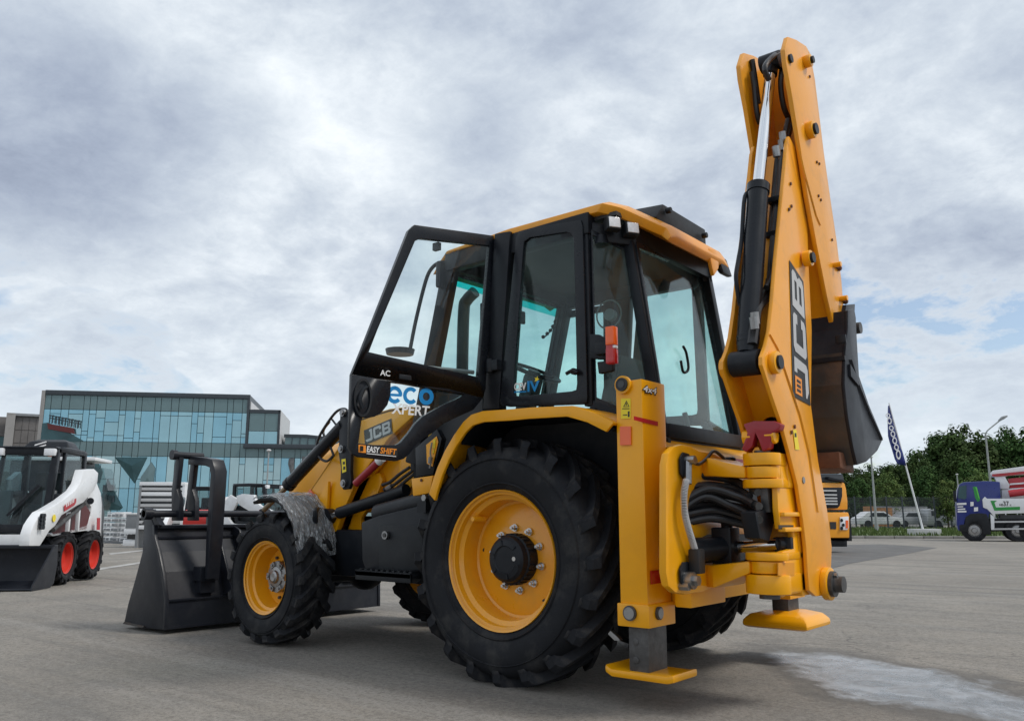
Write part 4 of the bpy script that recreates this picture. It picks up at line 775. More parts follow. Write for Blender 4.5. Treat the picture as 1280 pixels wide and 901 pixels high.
mb = MB(); q = Vector((-1.2,1.062,0.652)); mb.cyl(q + Vector((0.03, 0, 0)), q + Vector((-0.03, 0, 0)), 0.042); mb.cyl(q + Vector((-0.03, 0, 0)), q + Vector((-0.055, 0, 0)), 0.026, n=6); q2 = Vector((-1.2,1.098,0.624)); mb.cyl(q2 + Vector((0.03, 0, 0)), q2 + Vector((-0.02, 0, 0)), 0.02, n=6); mb.build('clamp_bolt', 'steel', car)
mb = MB(); q = Vector((-1.2,1.024,1.24)); mb.cyl(q + Vector((0.03, 0, 0)), q + Vector((-0.04, 0, 0)), 0.022, n=8); mb.cyl(q, q + Vector((-0.01, 0.03, -0.12)), 0.020, n=8); mb.cyl(q, q + Vector((-0.01, -0.06, 0.0)), 0.016, n=8); mb.build('hose_elbow', 'steel', car)
pth = catmull([Vector(p) for p in [(-1.215,1.078,1.137),(-1.215,1.108,1.066),(-1.215,1.107,0.98),(-1.215,1.079,0.91),(-1.215,1.035,0.832),(-1.215,1.005,0.777)]], 6)
mb = MB(); mb.tube(pth, 0.012, smooth_pts=False); mb.build('spring_hose', 'rubber', car)
mb = MB()
for i in range(60):
    t = i / 59 * (len(pth) - 1.01); p = pth[int(t)].lerp(pth[int(t) + 1], t % 1); d = (pth[int(t) + 1] - pth[int(t)]).normalized(); mb.cyl(p - d * 0.0018, p + d * 0.0018, 0.0175, n=8)
mb.build('hose_spring', 'grey_light', car)
mb = MB(); mb.tube([(-1.2,0.981,1.234),(-1.2,0.902,1.226),(-1.2,0.807,1.263),(-1.2,0.728,1.302),(-1.2,0.633,1.281),(-1.2,0.576,1.254)], 0.009); mb.build('hose', 'hose', car)
mb = MB(); mb.cbox((-1.18,0.503,1.253), (0.06, 0.07, 0.06)); mb.build('hose_valve', 'black', car, bevel=0.01)
mb = MB(); mb.cbox((-1.22,1.009,0.742), (0.06, 0.07, 0.12)); mb.build('hose_clip', 'rubber', car, bevel=0.01)
mb = MB(); mb.cbox((-1.172,0.54,0.653), (0.012, 0.05, 0.022)); mb.build('pin_plate', 'white', car, bevel=0.003)
# arms of the carriage reaching back to the vertical pivot
AX = Vector((-1.48, 0.755, 0))
for z0, z1, zc0, zc1 in ((1.165, 1.262, 1.150, 1.208), (0.600, 0.715, 0.683, 0.742)):
    mb = MB(); mb.loft([[(-1.10, 0.36, z0), (-1.10, 0.76, z0), (-1.10, 0.76, z1), (-1.10, 0.36, z1)], [(-1.22, 0.46, z0), (-1.22, 0.84, z0), (-1.22, 0.84, z1), (-1.22, 0.46, z1)], [(-1.40, 0.64, zc0), (-1.42, 0.84, zc0), (-1.42, 0.84, zc1), (-1.40, 0.64, zc1)]]); mb.build('carriage_arm', 'yellow', car, bevel=0.014)
for z0, z1 in ((1.150, 1.208), (0.683, 0.742)):
    mb = MB(); mb.cyl((AX.x, AX.y, z0), (AX.x, AX.y, z1), 0.088, n=28); mb.build('arm_eye', 'yellow', car, bevel=0.006)
# hose bundle to the kingpost
for i, pts in enumerate([[(-1.10, 0.95, 1.14), (-1.16, 0.80, 1.17), (-1.28, 0.72, 1.15), (-1.38, 0.78, 1.12)], [(-1.12, 0.97, 1.10), (-1.2, 0.80, 1.12), (-1.32, 0.74, 1.10), (-1.42, 0.80, 1.06)], [(-1.10, 0.95, 1.05), (-1.18, 0.8, 1.08), (-1.3, 0.72, 1.06), (-1.42, 0.76, 1.02)], [(-1.12, 1.0, 0.98), (-1.2, 0.86, 1.06), (-1.32, 0.80, 1.01), (-1.46, 0.86, 0.955)], [(-1.10, 0.95, 0.96), (-1.2, 0.8, 0.99), (-1.3, 0.74, 0.97), (-1.42, 0.74, 0.93)], [(-1.12, 1.0, 1.02), (-1.22, 0.86, 1.10), (-1.36, 0.80, 1.06), (-1.46, 0.84, 1.02)], [(-1.10, 0.95, 0.92), (-1.2, 0.82, 0.95), (-1.3, 0.74, 0.93), (-1.42, 0.72, 0.90)], [(-1.08, 0.95, 1.0), (-1.18, 0.78, 1.02), (-1.3, 0.70, 1.01), (-1.42, 0.72, 0.98)]]):
    mb = MB(); mb.tube(pts, 0.021, 10); mb.build('hose', 'hose', BH)
for q in ((-1.455, 0.80, 1.085), (-1.475, 0.84, 1.015), (-1.485, 0.87, 0.95)):
    mb = MB(); q = Vector(q); mb.cyl(q + Vector((0.03, -0.03, 0.01)), q + Vector((-0.02, 0.02, -0.006)), 0.020, n=8); mb.build('hose_fitting', 'dull_steel', BH)
mb = MB(); mb.plate([(-1.06,0.764,1.138),(-1.06,-0.197,1.166),(-1.06,-0.343,1.125),(-1.06,-0.309,0.884),(-1.06,0.097,0.703),(-1.06,0.706,0.728),(-1.06,0.789,0.814)], (0.02, 0, 0)); mb.build('hose_tray', 'black', BH)
mb = MB(); mb.plate([(-1.5,0.925,0.981),(-1.5,0.693,1.005),(-1.5,0.682,0.941),(-1.5,0.768,0.835),(-1.5,0.884,0.854)], (0.08, 0, 0)); mb.build('swing_bracket', 'black', BH, bevel=0.008)
mb = MB(); mb.plate([(-1.52,0.81,1.103),(-1.52,0.699,1.093),(-1.52,0.694,0.981),(-1.52,0.797,0.981)], (0.04, 0, 0)); mb.build('manifold_plate', 'dull_steel', BH, bevel=0.003)
# swing cylinder
sc = sub('swing_cylinder', BH)
a, b, c, d = Vector((-1.14,0.962,0.789)), Vector((-1.24,0.662,0.798)), Vector((-1.5,0.668,0.821)), Vector((-1.55,0.528,0.818))
mb = MB(); mb.cyl(a, b, 0.062, n=24); mb.build('cylinder_barrel', 'black', sc); mb = MB(); mb.cbox(b + Vector((0.01, 0.03, 0)), (0.11, 0.12, 0.21)); mb.cyl(b + Vector((0.0, 0.03, -0.12)), b + Vector((0, 0.03, 0.13)), 0.03); mb.build('trunnion_block', 'black', sc, bevel=0.01)
mb = MB(); mb.cyl(b, c, 0.030, n=20); mb.build('cylinder_rod', 'chrome', sc)
mb = MB(); mb.cyl(c - (d - c) * 0.1, c + (d - c) * 0.3, 0.036, n=16); mb.cbox(c.lerp(d, 0.55), (0.07, 0.12, 0.075)); mb.build('rod_eye', 'black', sc, bevel=0.006)

# --- kingpost: vertical casting between the boom plates, lugs on the swing pivot
kp = sub('kingpost', BH)
X0, X1 = -1.568, -1.39
mb = MB(); mb.box((X0, 0.32, 0.56), (X1, 0.55, 1.24)); mb.build('kingpost_core', 'yellow', kp, bevel=0.012)
mb = MB(); mb.plate([(X0 + 0.004, 0.53, 0.58), (X0 + 0.004, 0.77, 0.58), (X0 + 0.004, 0.77, 0.79), (X0 + 0.004, 0.62, 0.80), (X0 + 0.004, 0.62, 0.88), (X0 + 0.004, 0.78, 0.90), (X0 + 0.004, 0.795, 1.0), (X0 + 0.004, 0.78, 1.26), (X0 + 0.004, 0.53, 1.26)], (0.03, 0, 0)); mb.build('kingpost_body', 'yellow', kp, bevel=0.006)
def hp(z0, z1, yr, r, name='kingpost_lug', xo=0.0):
    pts = [(AX.x + r * math.cos(t), AX.y + r * math.sin(t) * 0.9, z0) for t in [math.radians(q) for q in range(0, 181, 15)]] + [(X0 - xo, AX.y, z0), (X0 - xo, yr, z0), (X1, yr, z0), (X1, AX.y, z0)]
    pts = [p for i, p in enumerate(pts) if i == 0 or (Vector(p) - Vector(pts[i - 1])).length > 1e-3]
    mb = MB(); mb.plate(pts, (0, 0, z1 - z0)); mb.build(name, 'yellow', kp, bevel=0.008)
hp(1.214, 1.276, 0.50, 0.098); hp(1.100, 1.145, 0.50, 0.105); hp(0.745, 0.785, 0.50, 0.110); hp(0.585, 0.678, 0.50, 0.115)
mb = MB(); mb.box((X0 - 0.006, 0.48, 1.10), (X0 + 0.05, 0.66, 1.25)); mb.build('kingpost_cheek', 'yellow', kp, bevel=0.02)
mb = MB(); mb.cyl((AX.x, AX.y, 0.56), (AX.x, AX.y, 0.59), 0.05); mb.build('pivot_pin', 'dull_steel', kp); mb = MB(); mb.cyl((AX.x, AX.y, 1.27), (AX.x, AX.y, 1.29), 0.045); mb.build('pivot_pin', 'dull_steel', kp)
mb = MB(); mb.plate([(-1.566,0.808,0.919),(-1.566,0.62,0.917),(-1.566,0.623,0.897),(-1.566,0.811,0.899)], (-0.004, 0, 0)); mb.build('kingpost_slot', 'letter_black', kp)
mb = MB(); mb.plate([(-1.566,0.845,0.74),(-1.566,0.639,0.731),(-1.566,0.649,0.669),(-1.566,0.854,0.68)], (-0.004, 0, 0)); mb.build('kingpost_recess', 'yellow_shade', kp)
mb = MB(); q = Vector((-1.575,0.529,1.146)); mb.cbox(q, (0.02, 0.035, 0.09)); mb.cyl(q + Vector((-0.01, 0, 0)), q + Vector((-0.03, 0, 0)), 0.018, n=8); mb.build('grease_block', 'steel', kp)
for zz in (0.885, 0.96):
    mb = MB(); mb.box((X0 - 0.02, 0.50, zz), (X0 + 0.02, 0.775, zz + 0.022)); mb.build('kingpost_rib', 'yellow', kp, bevel=0.006)
# red boom lock
mb = MB(); mb.plate([(-1.415,0.82,1.426),(-1.472,0.82,1.439),(-1.58,0.82,1.431),(-1.612,0.82,1.413),(-1.602,0.82,1.385),(-1.565,0.82,1.372),(-1.544,0.82,1.297),(-1.509,0.82,1.282),(-1.492,0.82,1.34),(-1.477,0.82,1.377),(-1.456,0.82,1.309),(-1.42,0.82,1.282),(-1.4,0.82,1.299),(-1.434,0.82,1.38)], (0, -0.06, 0)); mb.build('boom_lock', 'red_paint', BH, bevel=0.006)
for q, xx in (((-1.39,0.85,1.359), -1.40), ((-1.57,0.721,1.362), -1.57)):
    mb = MB(); mb.cyl((xx + 0.0, 0.78, q[2]), (xx + (0.05 if xx < -1.5 else -0.05), 0.78, q[2]), 0.042, n=8); mb.build('lock_stop', 'yellow', BH, bevel=0.006)
mb = MB(); mb.plate([(-1.444,0.79,1.242),(-1.446,0.79,1.291),(-1.46,0.79,1.307),(-1.477,0.79,1.306),(-1.485,0.79,1.289),(-1.486,0.79,1.24)], (0, -0.03, 0)); mb.build('lock_eye', 'yellow', BH)

# --- boom
XN, XF = -1.60, -1.37
bn = [(-1.6,0.409,3.109),(-1.6,0.253,3.041),(-1.6,0.175,2.892),(-1.6,0.226,2.387),(-1.6,0.246,1.992),(-1.6,0.337,1.559),(-1.6,0.283,1.257),(-1.6,0.194,0.999),(-1.6,0.158,0.797),(-1.6,0.197,0.667),(-1.6,0.203,0.58),(-1.6,0.284,0.548),(-1.6,0.45,0.556),(-1.6,0.535,0.59),(-1.6,0.541,0.681),(-1.6,0.541,0.808),(-1.6,0.563,0.941),(-1.6,0.61,1.122),(-1.6,0.702,1.297),(-1.6,0.786,1.437),(-1.6,0.872,1.545),(-1.6,0.947,1.648),(-1.6,0.981,1.692),(-1.6,0.975,1.733),(-1.6,0.917,1.798),(-1.6,0.866,1.877),(-1.6,0.802,2.035),(-1.6,0.726,2.268),(-1.6,0.616,2.566),(-1.6,0.494,2.908),(-1.6,0.449,3.045)]
pivZ = Vector((-1.6,0.32,0.616))
boom = sub('boom', BH)
mb = MB(); mb.plate(bn, (0.022, 0, 0)); mb.build('boom_plate', 'yellow_orange', boom, bevel=0.006)
mb = MB(); mb.plate([(XF, p[1], p[2]) for p in bn], (-0.022, 0, 0)); mb.build('boom_plate', 'yellow_orange', boom, bevel=0.006)
# webs between the plates: back web along the outer edge, front web inside the tower
back = bn[1:8]; mb = MB(); mb.loft([[(XN + 0.02, p[1] + 0.015, p[2]), (XF - 0.02, p[1] + 0.015, p[2]), (XF - 0.02, p[1] + 0.03, p[2]), (XN + 0.02, p[1] + 0.03, p[2])] for p in back]); mb.build('boom_web', 'yellow_orange', boom)
fr_ = [Vector(p) for p in bn[16:31]]; mb = MB()
up_w = [p for p in fr_ if p.z > 1.75]; mb.loft([[(XN + 0.02, p.y - 0.10, p.z), (XF - 0.02, p.y - 0.10, p.z), (XF - 0.02, p.y - 0.115, p.z), (XN + 0.02, p.y - 0.115, p.z)] for p in up_w]); mb.build('boom_web', 'yellow_orange', boom)
# lower tower web with arched opening
za, zb = 1.72, 1.08
fy = lambda z: 0.78 - (1.72 - z) * 0.62
mb = MB(); NA = 10
xm = (XN + XF) / 2; hw = (XF - XN) / 2 - 0.02; aw = hw * 0.66
arc = [(xm - aw * math.cos(math.pi * i / NA), 1.42 + aw * 0.9 * math.sin(math.pi * i / NA)) for i in range(NA + 1)]
poly = [(xm - hw, zb), (xm - hw, za), (xm + hw, za), (xm + hw, zb), (xm + aw, zb)] + arc[::-1] + [(xm - aw, zb)]
mb.plate([(x, fy(z), z) for x, z in poly], (0, -0.015, 0)); mb.build('boom_web', 'yellow', boom)
mb = MB(); mb.plate([(XN + 0.03, fy(z) - 0.14, z) for z in (1.08, 1.7)] + [(XF - 0.03, fy(z) - 0.14, z) for z in (1.7, 1.08)], (0, -0.02, 0)); mb.build('boom_inner', 'black', boom)
mb = MB()
for k_ in range(3): mb.tube([(xm - 0.04 + 0.04 * k_, fy(1.1) - 0.05, 1.08), (xm - 0.03 + 0.03 * k_, fy(1.25) - 0.04, 1.25), (xm - 0.05 + 0.03 * k_, fy(1.5) - 0.08, 1.5)], 0.014)
mb.build('boom_hose', 'hose', boom)
# stiffening fold on the near plate
mb = MB(); a = [Vector(p) for p in [(-1.602,0.873,1.863),(-1.602,0.778,1.803),(-1.602,0.652,1.645),(-1.602,0.522,1.481),(-1.602,0.426,1.296),(-1.602,0.352,0.982)]]; mb.loft([[p + Vector((0, 0.006, 0)), p + Vector((-0.006, 0, 0)), p + Vector((0, -0.006, 0))] for p in a]); mb.build('boom_weld', 'yellow_orange', boom)
# pins
def pin(px, x0, x1, r, mt='dull_steel', boss=None, parent=boom, cap='black'):
    q = Vector(px)
    mb = MB(); mb.cyl((x0, q.y, q.z), (x1, q.y, q.z), r, n=24); mb.build('pin', mt, parent)
    if boss:
        for s_, xx in ((-1, XN), (1, XF)):
            mb = MB(); mb.cyl((xx, q.y, q.z), (xx + s_ * 0.035, q.y, q.z), boss, n=28); mb.build('pin_boss', 'yellow', parent, bevel=0.006)
pin((-1.6,0.308,0.611), -1.70, -1.30, 0.042, 'dull_steel', 0.085)
q = Vector((-1.6,0.308,0.611)); mb = MB(); mb.cyl((-1.635, q.y, q.z), (-1.655, q.y, q.z), 0.066, n=28); mb.build('pin_washer', 'dull_steel', boom)
mb = MB(); mb.cyl((-1.655, q.y + 0.01, q.z + 0.045), (-1.672, q.y + 0.01, q.z + 0.045), 0.015, n=6); mb.build('bolt', 'steel', boom)
pin((-1.62,0.856,1.719), -1.648, -1.33, 0.036, 'black', 0.058)
rp_ = Vector((-1.6,0.847,1.719))
mb = MB(); mb.cyl((XN + 0.02, rp_.y, rp_.z), (XF - 0.02, rp_.y, rp_.z), 0.045, n=20); mb.build('pin', 'yellow', boom)
mb = MB(); q = Vector((-1.61,0.322,2.391)); mb.cyl((-1.61, q.y, q.z), (-1.65, q.y, q.z), 0.045, n=20); mb.build('pin_boss', 'yellow', boom); mb = MB(); mb.cyl((-1.65, q.y, q.z), (-1.665, q.y, q.z), 0.030, n=20); mb.build('pin', 'black', boom)
# hose tracks on the boom plate holes
for q in [(-1.602,0.611,1.418),(-1.602,0.66,1.385),(-1.602,0.455,2.668),(-1.602,0.495,2.638),(-1.602,0.445,2.805)]: disc(q, (-1, 0, 0), 0.010, 0.006, 'rust', boom, 'bolt', 8)
decal([(-1.602,0.636,1.4),(-1.602,0.591,1.403),(-1.602,0.563,1.301),(-1.602,0.62,1.298)], (-1, 0, 0), 'decal_yellow', boom, 'warning_label', 0.001)
decal([(-1.603,0.619,1.384),(-1.603,0.597,1.386),(-1.603,0.595,1.365),(-1.603,0.623,1.363)], (-1, 0, 0), 'letter_black', boom, 'warning_symbol', 0.001)
# the long sticker on the boom
jq = [(-1.602,0.537,2.335),(-1.602,0.342,2.256),(-1.602,0.356,1.553),(-1.602,0.607,1.578)]
decal(jq, (-1, 0, 0), 'letter_black', boom, 'boom_sticker', 0.001)
jb = [Vector(p) for p in jq]
def onq(u, v, d=0.003):
    """u along the sticker from bottom to top, v from its upper-left edge to its lower-right edge"""
    a = jb[3].lerp(jb[0], u); b = jb[2].lerp(jb[1], u); return a.lerp(b, v) + Vector((-d, 0, 0))
mb = MB()
for i, pl in enumerate(JCB): mb.plate([onq(0.035 + (x / 3.06) * 0.93, 0.90 - 0.80 * y) for x, y in pl], (-0.0012 - 0.00002 * (i % 5), 0, 0))
mb.build('lettering', 'grey_light', boom)
mb = MB(); mb.plate([onq(0.03, 0.12, 0.0035), onq(0.03, 0.50, 0.0035), onq(0.16, 0.50, 0.0035), onq(0.16, 0.12, 0.0035)], (-0.001, 0, 0)); mb.build('sticker', 'letter_orange', boom)
for k_ in range(3):
    mb = MB(); mb.plate([onq(0.05 + k_ * 0.034, 0.20, 0.005), onq(0.05 + k_ * 0.034, 0.42, 0.005), onq(0.07 + k_ * 0.034, 0.42, 0.005), onq(0.07 + k_ * 0.034, 0.20, 0.005)], (-0.0008, 0, 0)); mb.build('sticker', 'letter_black', boom)

# --- dipper
dpn = [(-1.635,0.422,3.715),(-1.635,0.276,3.764),(-1.635,0.112,3.8),(-1.635,0.047,3.781),(-1.635,-0.009,3.628),(-1.635,-0.078,3.174),(-1.635,-0.153,2.831),(-1.635,-0.201,2.637),(-1.635,-0.237,2.389),(-1.635,-0.243,2.147),(-1.635,-0.219,2.103),(-1.635,-0.122,2.061),(-1.635,-0.036,2.056),(-1.635,0.053,2.227),(-1.635,0.171,2.515),(-1.635,0.265,2.78),(-1.635,0.341,3.074),(-1.635,0.419,3.352),(-1.635,0.478,3.516),(-1.635,0.489,3.602)]
dip = sub('dipper', BH)
mb = MB(); mb.plate(dpn, (0.028, 0, 0)); mb.build('dipper_plate', 'yellow_orange', dip, bevel=0.006)
mb = MB(); mb.plate([(-1.335, p[1], p[2]) for p in dpn], (-0.028, 0, 0)); mb.build('dipper_plate', 'yellow_orange', dip, bevel=0.006)
dl = dpn[3:11]; mb = MB(); mb.loft([[(-1.61, Vector(p).y + 0.02, p[2]), (-1.36, Vector(p).y + 0.02, p[2]), (-1.36, Vector(p).y + 0.035, p[2]), (-1.61, Vector(p).y + 0.035, p[2])] for p in dl]); mb.build('dipper_web', 'yellow_orange', dip)
din = dpn[12:18]; mb = MB(); mb.loft([[(-1.61, p[1] - 0.03, p[2]), (-1.36, p[1] - 0.03, p[2]), (-1.36, p[1] - 0.045, p[2]), (-1.61, p[1] - 0.045, p[2])] for p in din[:4]]); mb.build('dipper_web', 'yellow_orange', dip)
for px, r, rb in (((-1.65,0.191,3.211), 0.034, 0.052), ((-1.65,0.162,3.669), 0.022, 0.038), ((-1.65,0.423,3.571), 0.026, 0)):
    q = Vector(px)
    if rb: mb = MB(); mb.cyl((-1.635, q.y, q.z), (-1.675, q.y, q.z), rb, n=24); mb.build('pin_boss', 'yellow', dip, bevel=0.004)
    mb = MB(); mb.cyl((-1.60 if not rb else -1.675, q.y, q.z), (-1.69 if rb else -1.65, q.y, q.z), r, n=20); mb.build('pin', 'black', dip)
for px in ((-1.65,-0.102,2.451), (-1.65,-0.177,2.257)):
    q = Vector(px); mb = MB(); mb.cyl((-1.62, q.y, q.z), (-1.68, q.y, q.z), 0.016, n=12); mb.build('pin_boss', 'yellow', dip)
    mb = MB(); mb.cyl((-1.64, q.y - 0.02, q.z), (-1.64, q.y - 0.07, q.z), 0.010, n=8); mb.cyl((-1.64, q.y - 0.07, q.z), (-1.64, q.y - 0.09, q.z), 0.018, n=8); mb.build('bolt', 'rust', dip)
mb = MB(); a = [Vector(p) for p in [(-1.637,0.452,3.18),(-1.637,0.311,2.912),(-1.637,0.158,2.689),(-1.637,0.099,2.647)]]; mb.loft([[p + Vector((0, 0.006, 0)), p + Vector((-0.006, 0, 0)), p + Vector((0, -0.006, 0))] for p in a]); mb.build('dipper_weld', 'yellow_orange', dip)
for q in [(-1.637,0.098,3.602),(-1.637,0.077,3.052),(-1.637,0.035,3.056),(-1.637,0.09,2.834),(-1.637,0.052,2.82),(-1.637,-0.102,2.611)]: disc(q, (-1, 0, 0), 0.009, 0.005, 'rust', dip, 'bolt', 8)
# dipper cylinder
dc = sub('dipper_cylinder', BH)
xc = -1.485
foot = Vector((xc, rp_.y, rp_.z)); lo_, hi_ = Vector((-1.485,0.618,2.77)), Vector((-1.485,0.315,3.635))
foot = Vector((-1.485,0.904,1.724))
mb = MB(); mb.cyl(foot + (lo_ - foot) * 0.10, lo_, 0.058, n=28); mb.cyl(lo_ - (lo_ - foot).normalized() * 0.05, lo_, 0.063, n=28); mb.cyl(foot + (lo_ - foot) * 0.05, foot + (lo_ - foot) * 0.13, 0.05, 0.06, n=24); mb.build('cylinder_barrel', 'black_gloss', dc, ang=25)
mb = MB(); mb.cyl(foot + Vector((-0.075, 0, 0)), foot + Vector((0.075, 0, 0)), 0.066, n=24); mb.build('cylinder_eye', 'black', dc, bevel=0.006)
mb = MB(); mb.cyl(lo_, hi_, 0.032, n=24); mb.build('cylinder_rod', 'chrome', dc)
mb = MB(); mb.cyl(hi_ - (hi_ - lo_).normalized() * 0.08, hi_, 0.042, n=20); mb.cyl(hi_ + Vector((-0.06, 0, 0.02)), hi_ + Vector((0.06, 0, 0.02)), 0.055, n=20); mb.build('rod_eye', 'black', dc)
mb = MB(); mb.tube([Vector(p) for p in [(-1.43,0.632,2.592),(-1.43,0.582,2.729),(-1.43,0.682,2.698),(-1.43,0.756,2.429),(-1.43,0.811,2.303),(-1.43,0.852,2.205),(-1.43,0.842,2.12),(-1.43,0.82,2.051)]], 0.012); mb.tube([(-1.43,0.735,2.344),(-1.43,0.648,2.375)], 0.01); mb.build('steel_pipe', 'black', dc)
for i, pts in enumerate([[(-1.53,0.486,3.45),(-1.53,0.537,3.503),(-1.53,0.414,3.625),(-1.53,0.278,3.719),(-1.53,0.181,3.775)], [(-1.53,0.197,3.757),(-1.53,0.272,3.595),(-1.53,0.302,3.478),(-1.53,0.27,3.362),(-1.53,0.18,3.294),(-1.53,0.233,3.196),(-1.53,0.329,3.06),(-1.53,0.399,2.912),(-1.53,0.494,2.665),(-1.53,0.57,2.456),(-1.53,0.649,2.21)], [(-1.55,0.272,3.277),(-1.55,0.343,3.139),(-1.55,0.404,2.978),(-1.55,0.479,2.712),(-1.55,0.556,2.502),(-1.55,0.648,2.251),(-1.55,0.749,2.141)], [(-1.5,0.305,3.117),(-1.5,0.382,2.926),(-1.5,0.464,2.681),(-1.5,0.539,2.471)], [(-1.4,0.406,3.583),(-1.4,0.383,3.489),(-1.4,0.367,3.34),(-1.4,0.328,3.278)], [(-1.38,0.345,3.697),(-1.38,0.313,3.578),(-1.38,0.284,3.432)], [(-1.53,0.649,2.21),(-1.53,0.707,2.101),(-1.53,0.821,2.021),(-1.53,0.861,1.95),(-1.53,0.917,1.815)], [(-1.52,0.674,2.162),(-1.52,0.772,2.063),(-1.52,0.865,1.972),(-1.52,0.924,1.816)], [(-1.55,0.598,2.445),(-1.55,0.642,2.298),(-1.55,0.632,2.21),(-1.55,0.685,2.146)]]):
    mb = MB(); mb.tube(pts, 0.017 if i not in (6,) else 0.022, 8); mb.build('hose', 'hose', dc)
for q in [(-1.55,0.39,3.072),(-1.55,0.369,3.129),(-1.55,0.483,2.999),(-1.55,0.931,1.918),(-1.55,0.918,1.945)]:
    q = Vector(q); mb = MB(); mb.cyl(q + Vector((0, 0, -0.03)), q + Vector((0, 0.01, 0.03)), 0.022, n=10); mb.build('hose_fitting', 'steel', dc)
for q in [(-1.53,0.553,2.493),(-1.53,0.499,2.711)]: mb = MB(); mb.cbox(q, (0.09, 0.05, 0.03)); mb.build('hose_clamp', 'black', dc, bevel=0.004)

# --- excavating bucket under the dipper end
bk = sub('rear_bucket', BH)
xb0, xb1 = -1.72, -1.22
side = [(-1.72,-0.035,2.144),(-1.72,-0.16,2.178),(-1.72,-0.178,2.127),(-1.72,-0.166,2.013),(-1.72,-0.153,1.77),(-1.72,-0.299,1.619),(-1.72,-0.541,1.43),(-1.72,-0.404,1.348),(-1.72,-0.165,1.269),(-1.72,0.002,1.244),(-1.72,0.051,1.335),(-1.72,0.108,1.51),(-1.72,0.123,1.689),(-1.72,0.067,1.88),(-1.72,-0.01,2.034)]
mb = MB(); mb.plate(side, (0.02, 0, 0)); mb.build('bucket_side', 'bucket_black', bk, bevel=0.004)
mb = MB(); mb.plate([(xb1, p[1], p[2]) for p in side], (-0.02, 0, 0)); mb.build('bucket_side', 'bucket_black', bk, bevel=0.004)
fp = [side[0], side[14], side[13], side[12], side[11], side[10], side[9]]
for i in range(len(fp) - 1):
    a, b = Vector(fp[i]), Vector(fp[i + 1])
    mb = MB(); mb.loft([[(x, a.y, a.z), (x, a.y - 0.02, a.z), (x, b.y - 0.02, b.z), (x, b.y, b.z)] for x in (xb0 + 0.02, xb1 - 0.02)]); mb.build('bucket_shell', 'bucket_black' if i < 2 else 'bucket_worn', bk)
bp = side[3:7]; mb = MB(); mb.loft([[(xb0 + 0.02, p[1], p[2]), (xb1 - 0.02, p[1], p[2]), (xb1 - 0.02, p[1] + 0.02, p[2]), (xb0 + 0.02, p[1] + 0.02, p[2])] for p in bp]); mb.build('bucket_back', 'bucket_black', bk)
mb = MB(); a, b = Vector(side[13]), Vector(side[12]); m_ = a.lerp(b, 0.2)
mb.loft([[(x, m_.y + 0.012, m_.z + 0.015), (x, m_.y, m_.z + 0.015), (x, m_.y, m_.z - 0.01), (x, m_.y + 0.012, m_.z - 0.01)] for x in (xb0, xb1)]); mb.build('bucket_seam', 'bucket_black', bk)
mb = MB(); mb.loft([[Vector(p) + Vector((-0.001, 0.015, 0)), Vector(p) + Vector((-0.014, 0, 0)), Vector(p) + Vector((-0.001, -0.015, 0))] for p in [(-1.72,0.005,1.843),(-1.72,-0.096,1.715),(-1.72,-0.271,1.568),(-1.72,-0.487,1.416)]]); mb.build('wear_strip', 'bucket_black', bk)
mb = MB(); mb.plate([(-1.735,0.045,1.812),(-1.735,-0.072,1.758),(-1.735,-0.088,1.703),(-1.735,0.047,1.742)], (0.02, 0, 0)); mb.build('side_cutter', 'bucket_black', bk)
for xx in (-1.66, -1.36):
    mb = MB(); mb.plate([(xx, p[1], p[2]) for p in [(-1.66,-0.212,2.223),(-1.66,-0.389,2.263),(-1.66,-0.348,2.153),(-1.66,-0.285,2.016),(-1.66,-0.071,1.981),(-1.66,-0.123,2.087)]], (0.035, 0, 0)); mb.build('bucket_ear', 'bucket_black', bk, bevel=0.004)
mb = MB(); q = Vector((-1.709,0.1,1.951)); mb.cbox(q, (0.06, 0.015, 0.05)); mb.build('lifting_eye', 'bucket_black', bk, bevel=0.004)
mb = MB(); mb.cyl((-1.72, -0.26, 2.08), (-1.2, -0.26, 2.08), 0.035); mb.build('bucket_pin', 'dull_steel', bk)
a = Vector(side[10]); mb = MB(); mb.loft([[(x, a.y + 0.06, a.z - 0.02), (x, a.y - 0.18, a.z - 0.02), (x, a.y - 0.18, a.z - 0.13), (x, a.y + 0.06, a.z - 0.11)] for x in (xb0 + 0.06, xb1 - 0.02)]); mb.build('bucket_lip', 'rust', bk, bevel=0.01)
for i in range(0):
    x = xb0 + 0.08 + i * 0.12; mb = MB(); mb.loft([[(x, a.y - 0.1, a.z - 0.12), (x + 0.05, a.y - 0.1, a.z - 0.12), (x + 0.05, a.y - 0.05, a.z - 0.12), (x, a.y - 0.05, a.z - 0.12)], [(x + 0.015, a.y - 0.09, a.z - 0.22), (x + 0.035, a.y - 0.09, a.z - 0.22), (x + 0.035, a.y - 0.08, a.z - 0.22), (x + 0.015, a.y - 0.08, a.z - 0.22)]]); mb.build('bucket_tooth', 'bucket_worn', bk)

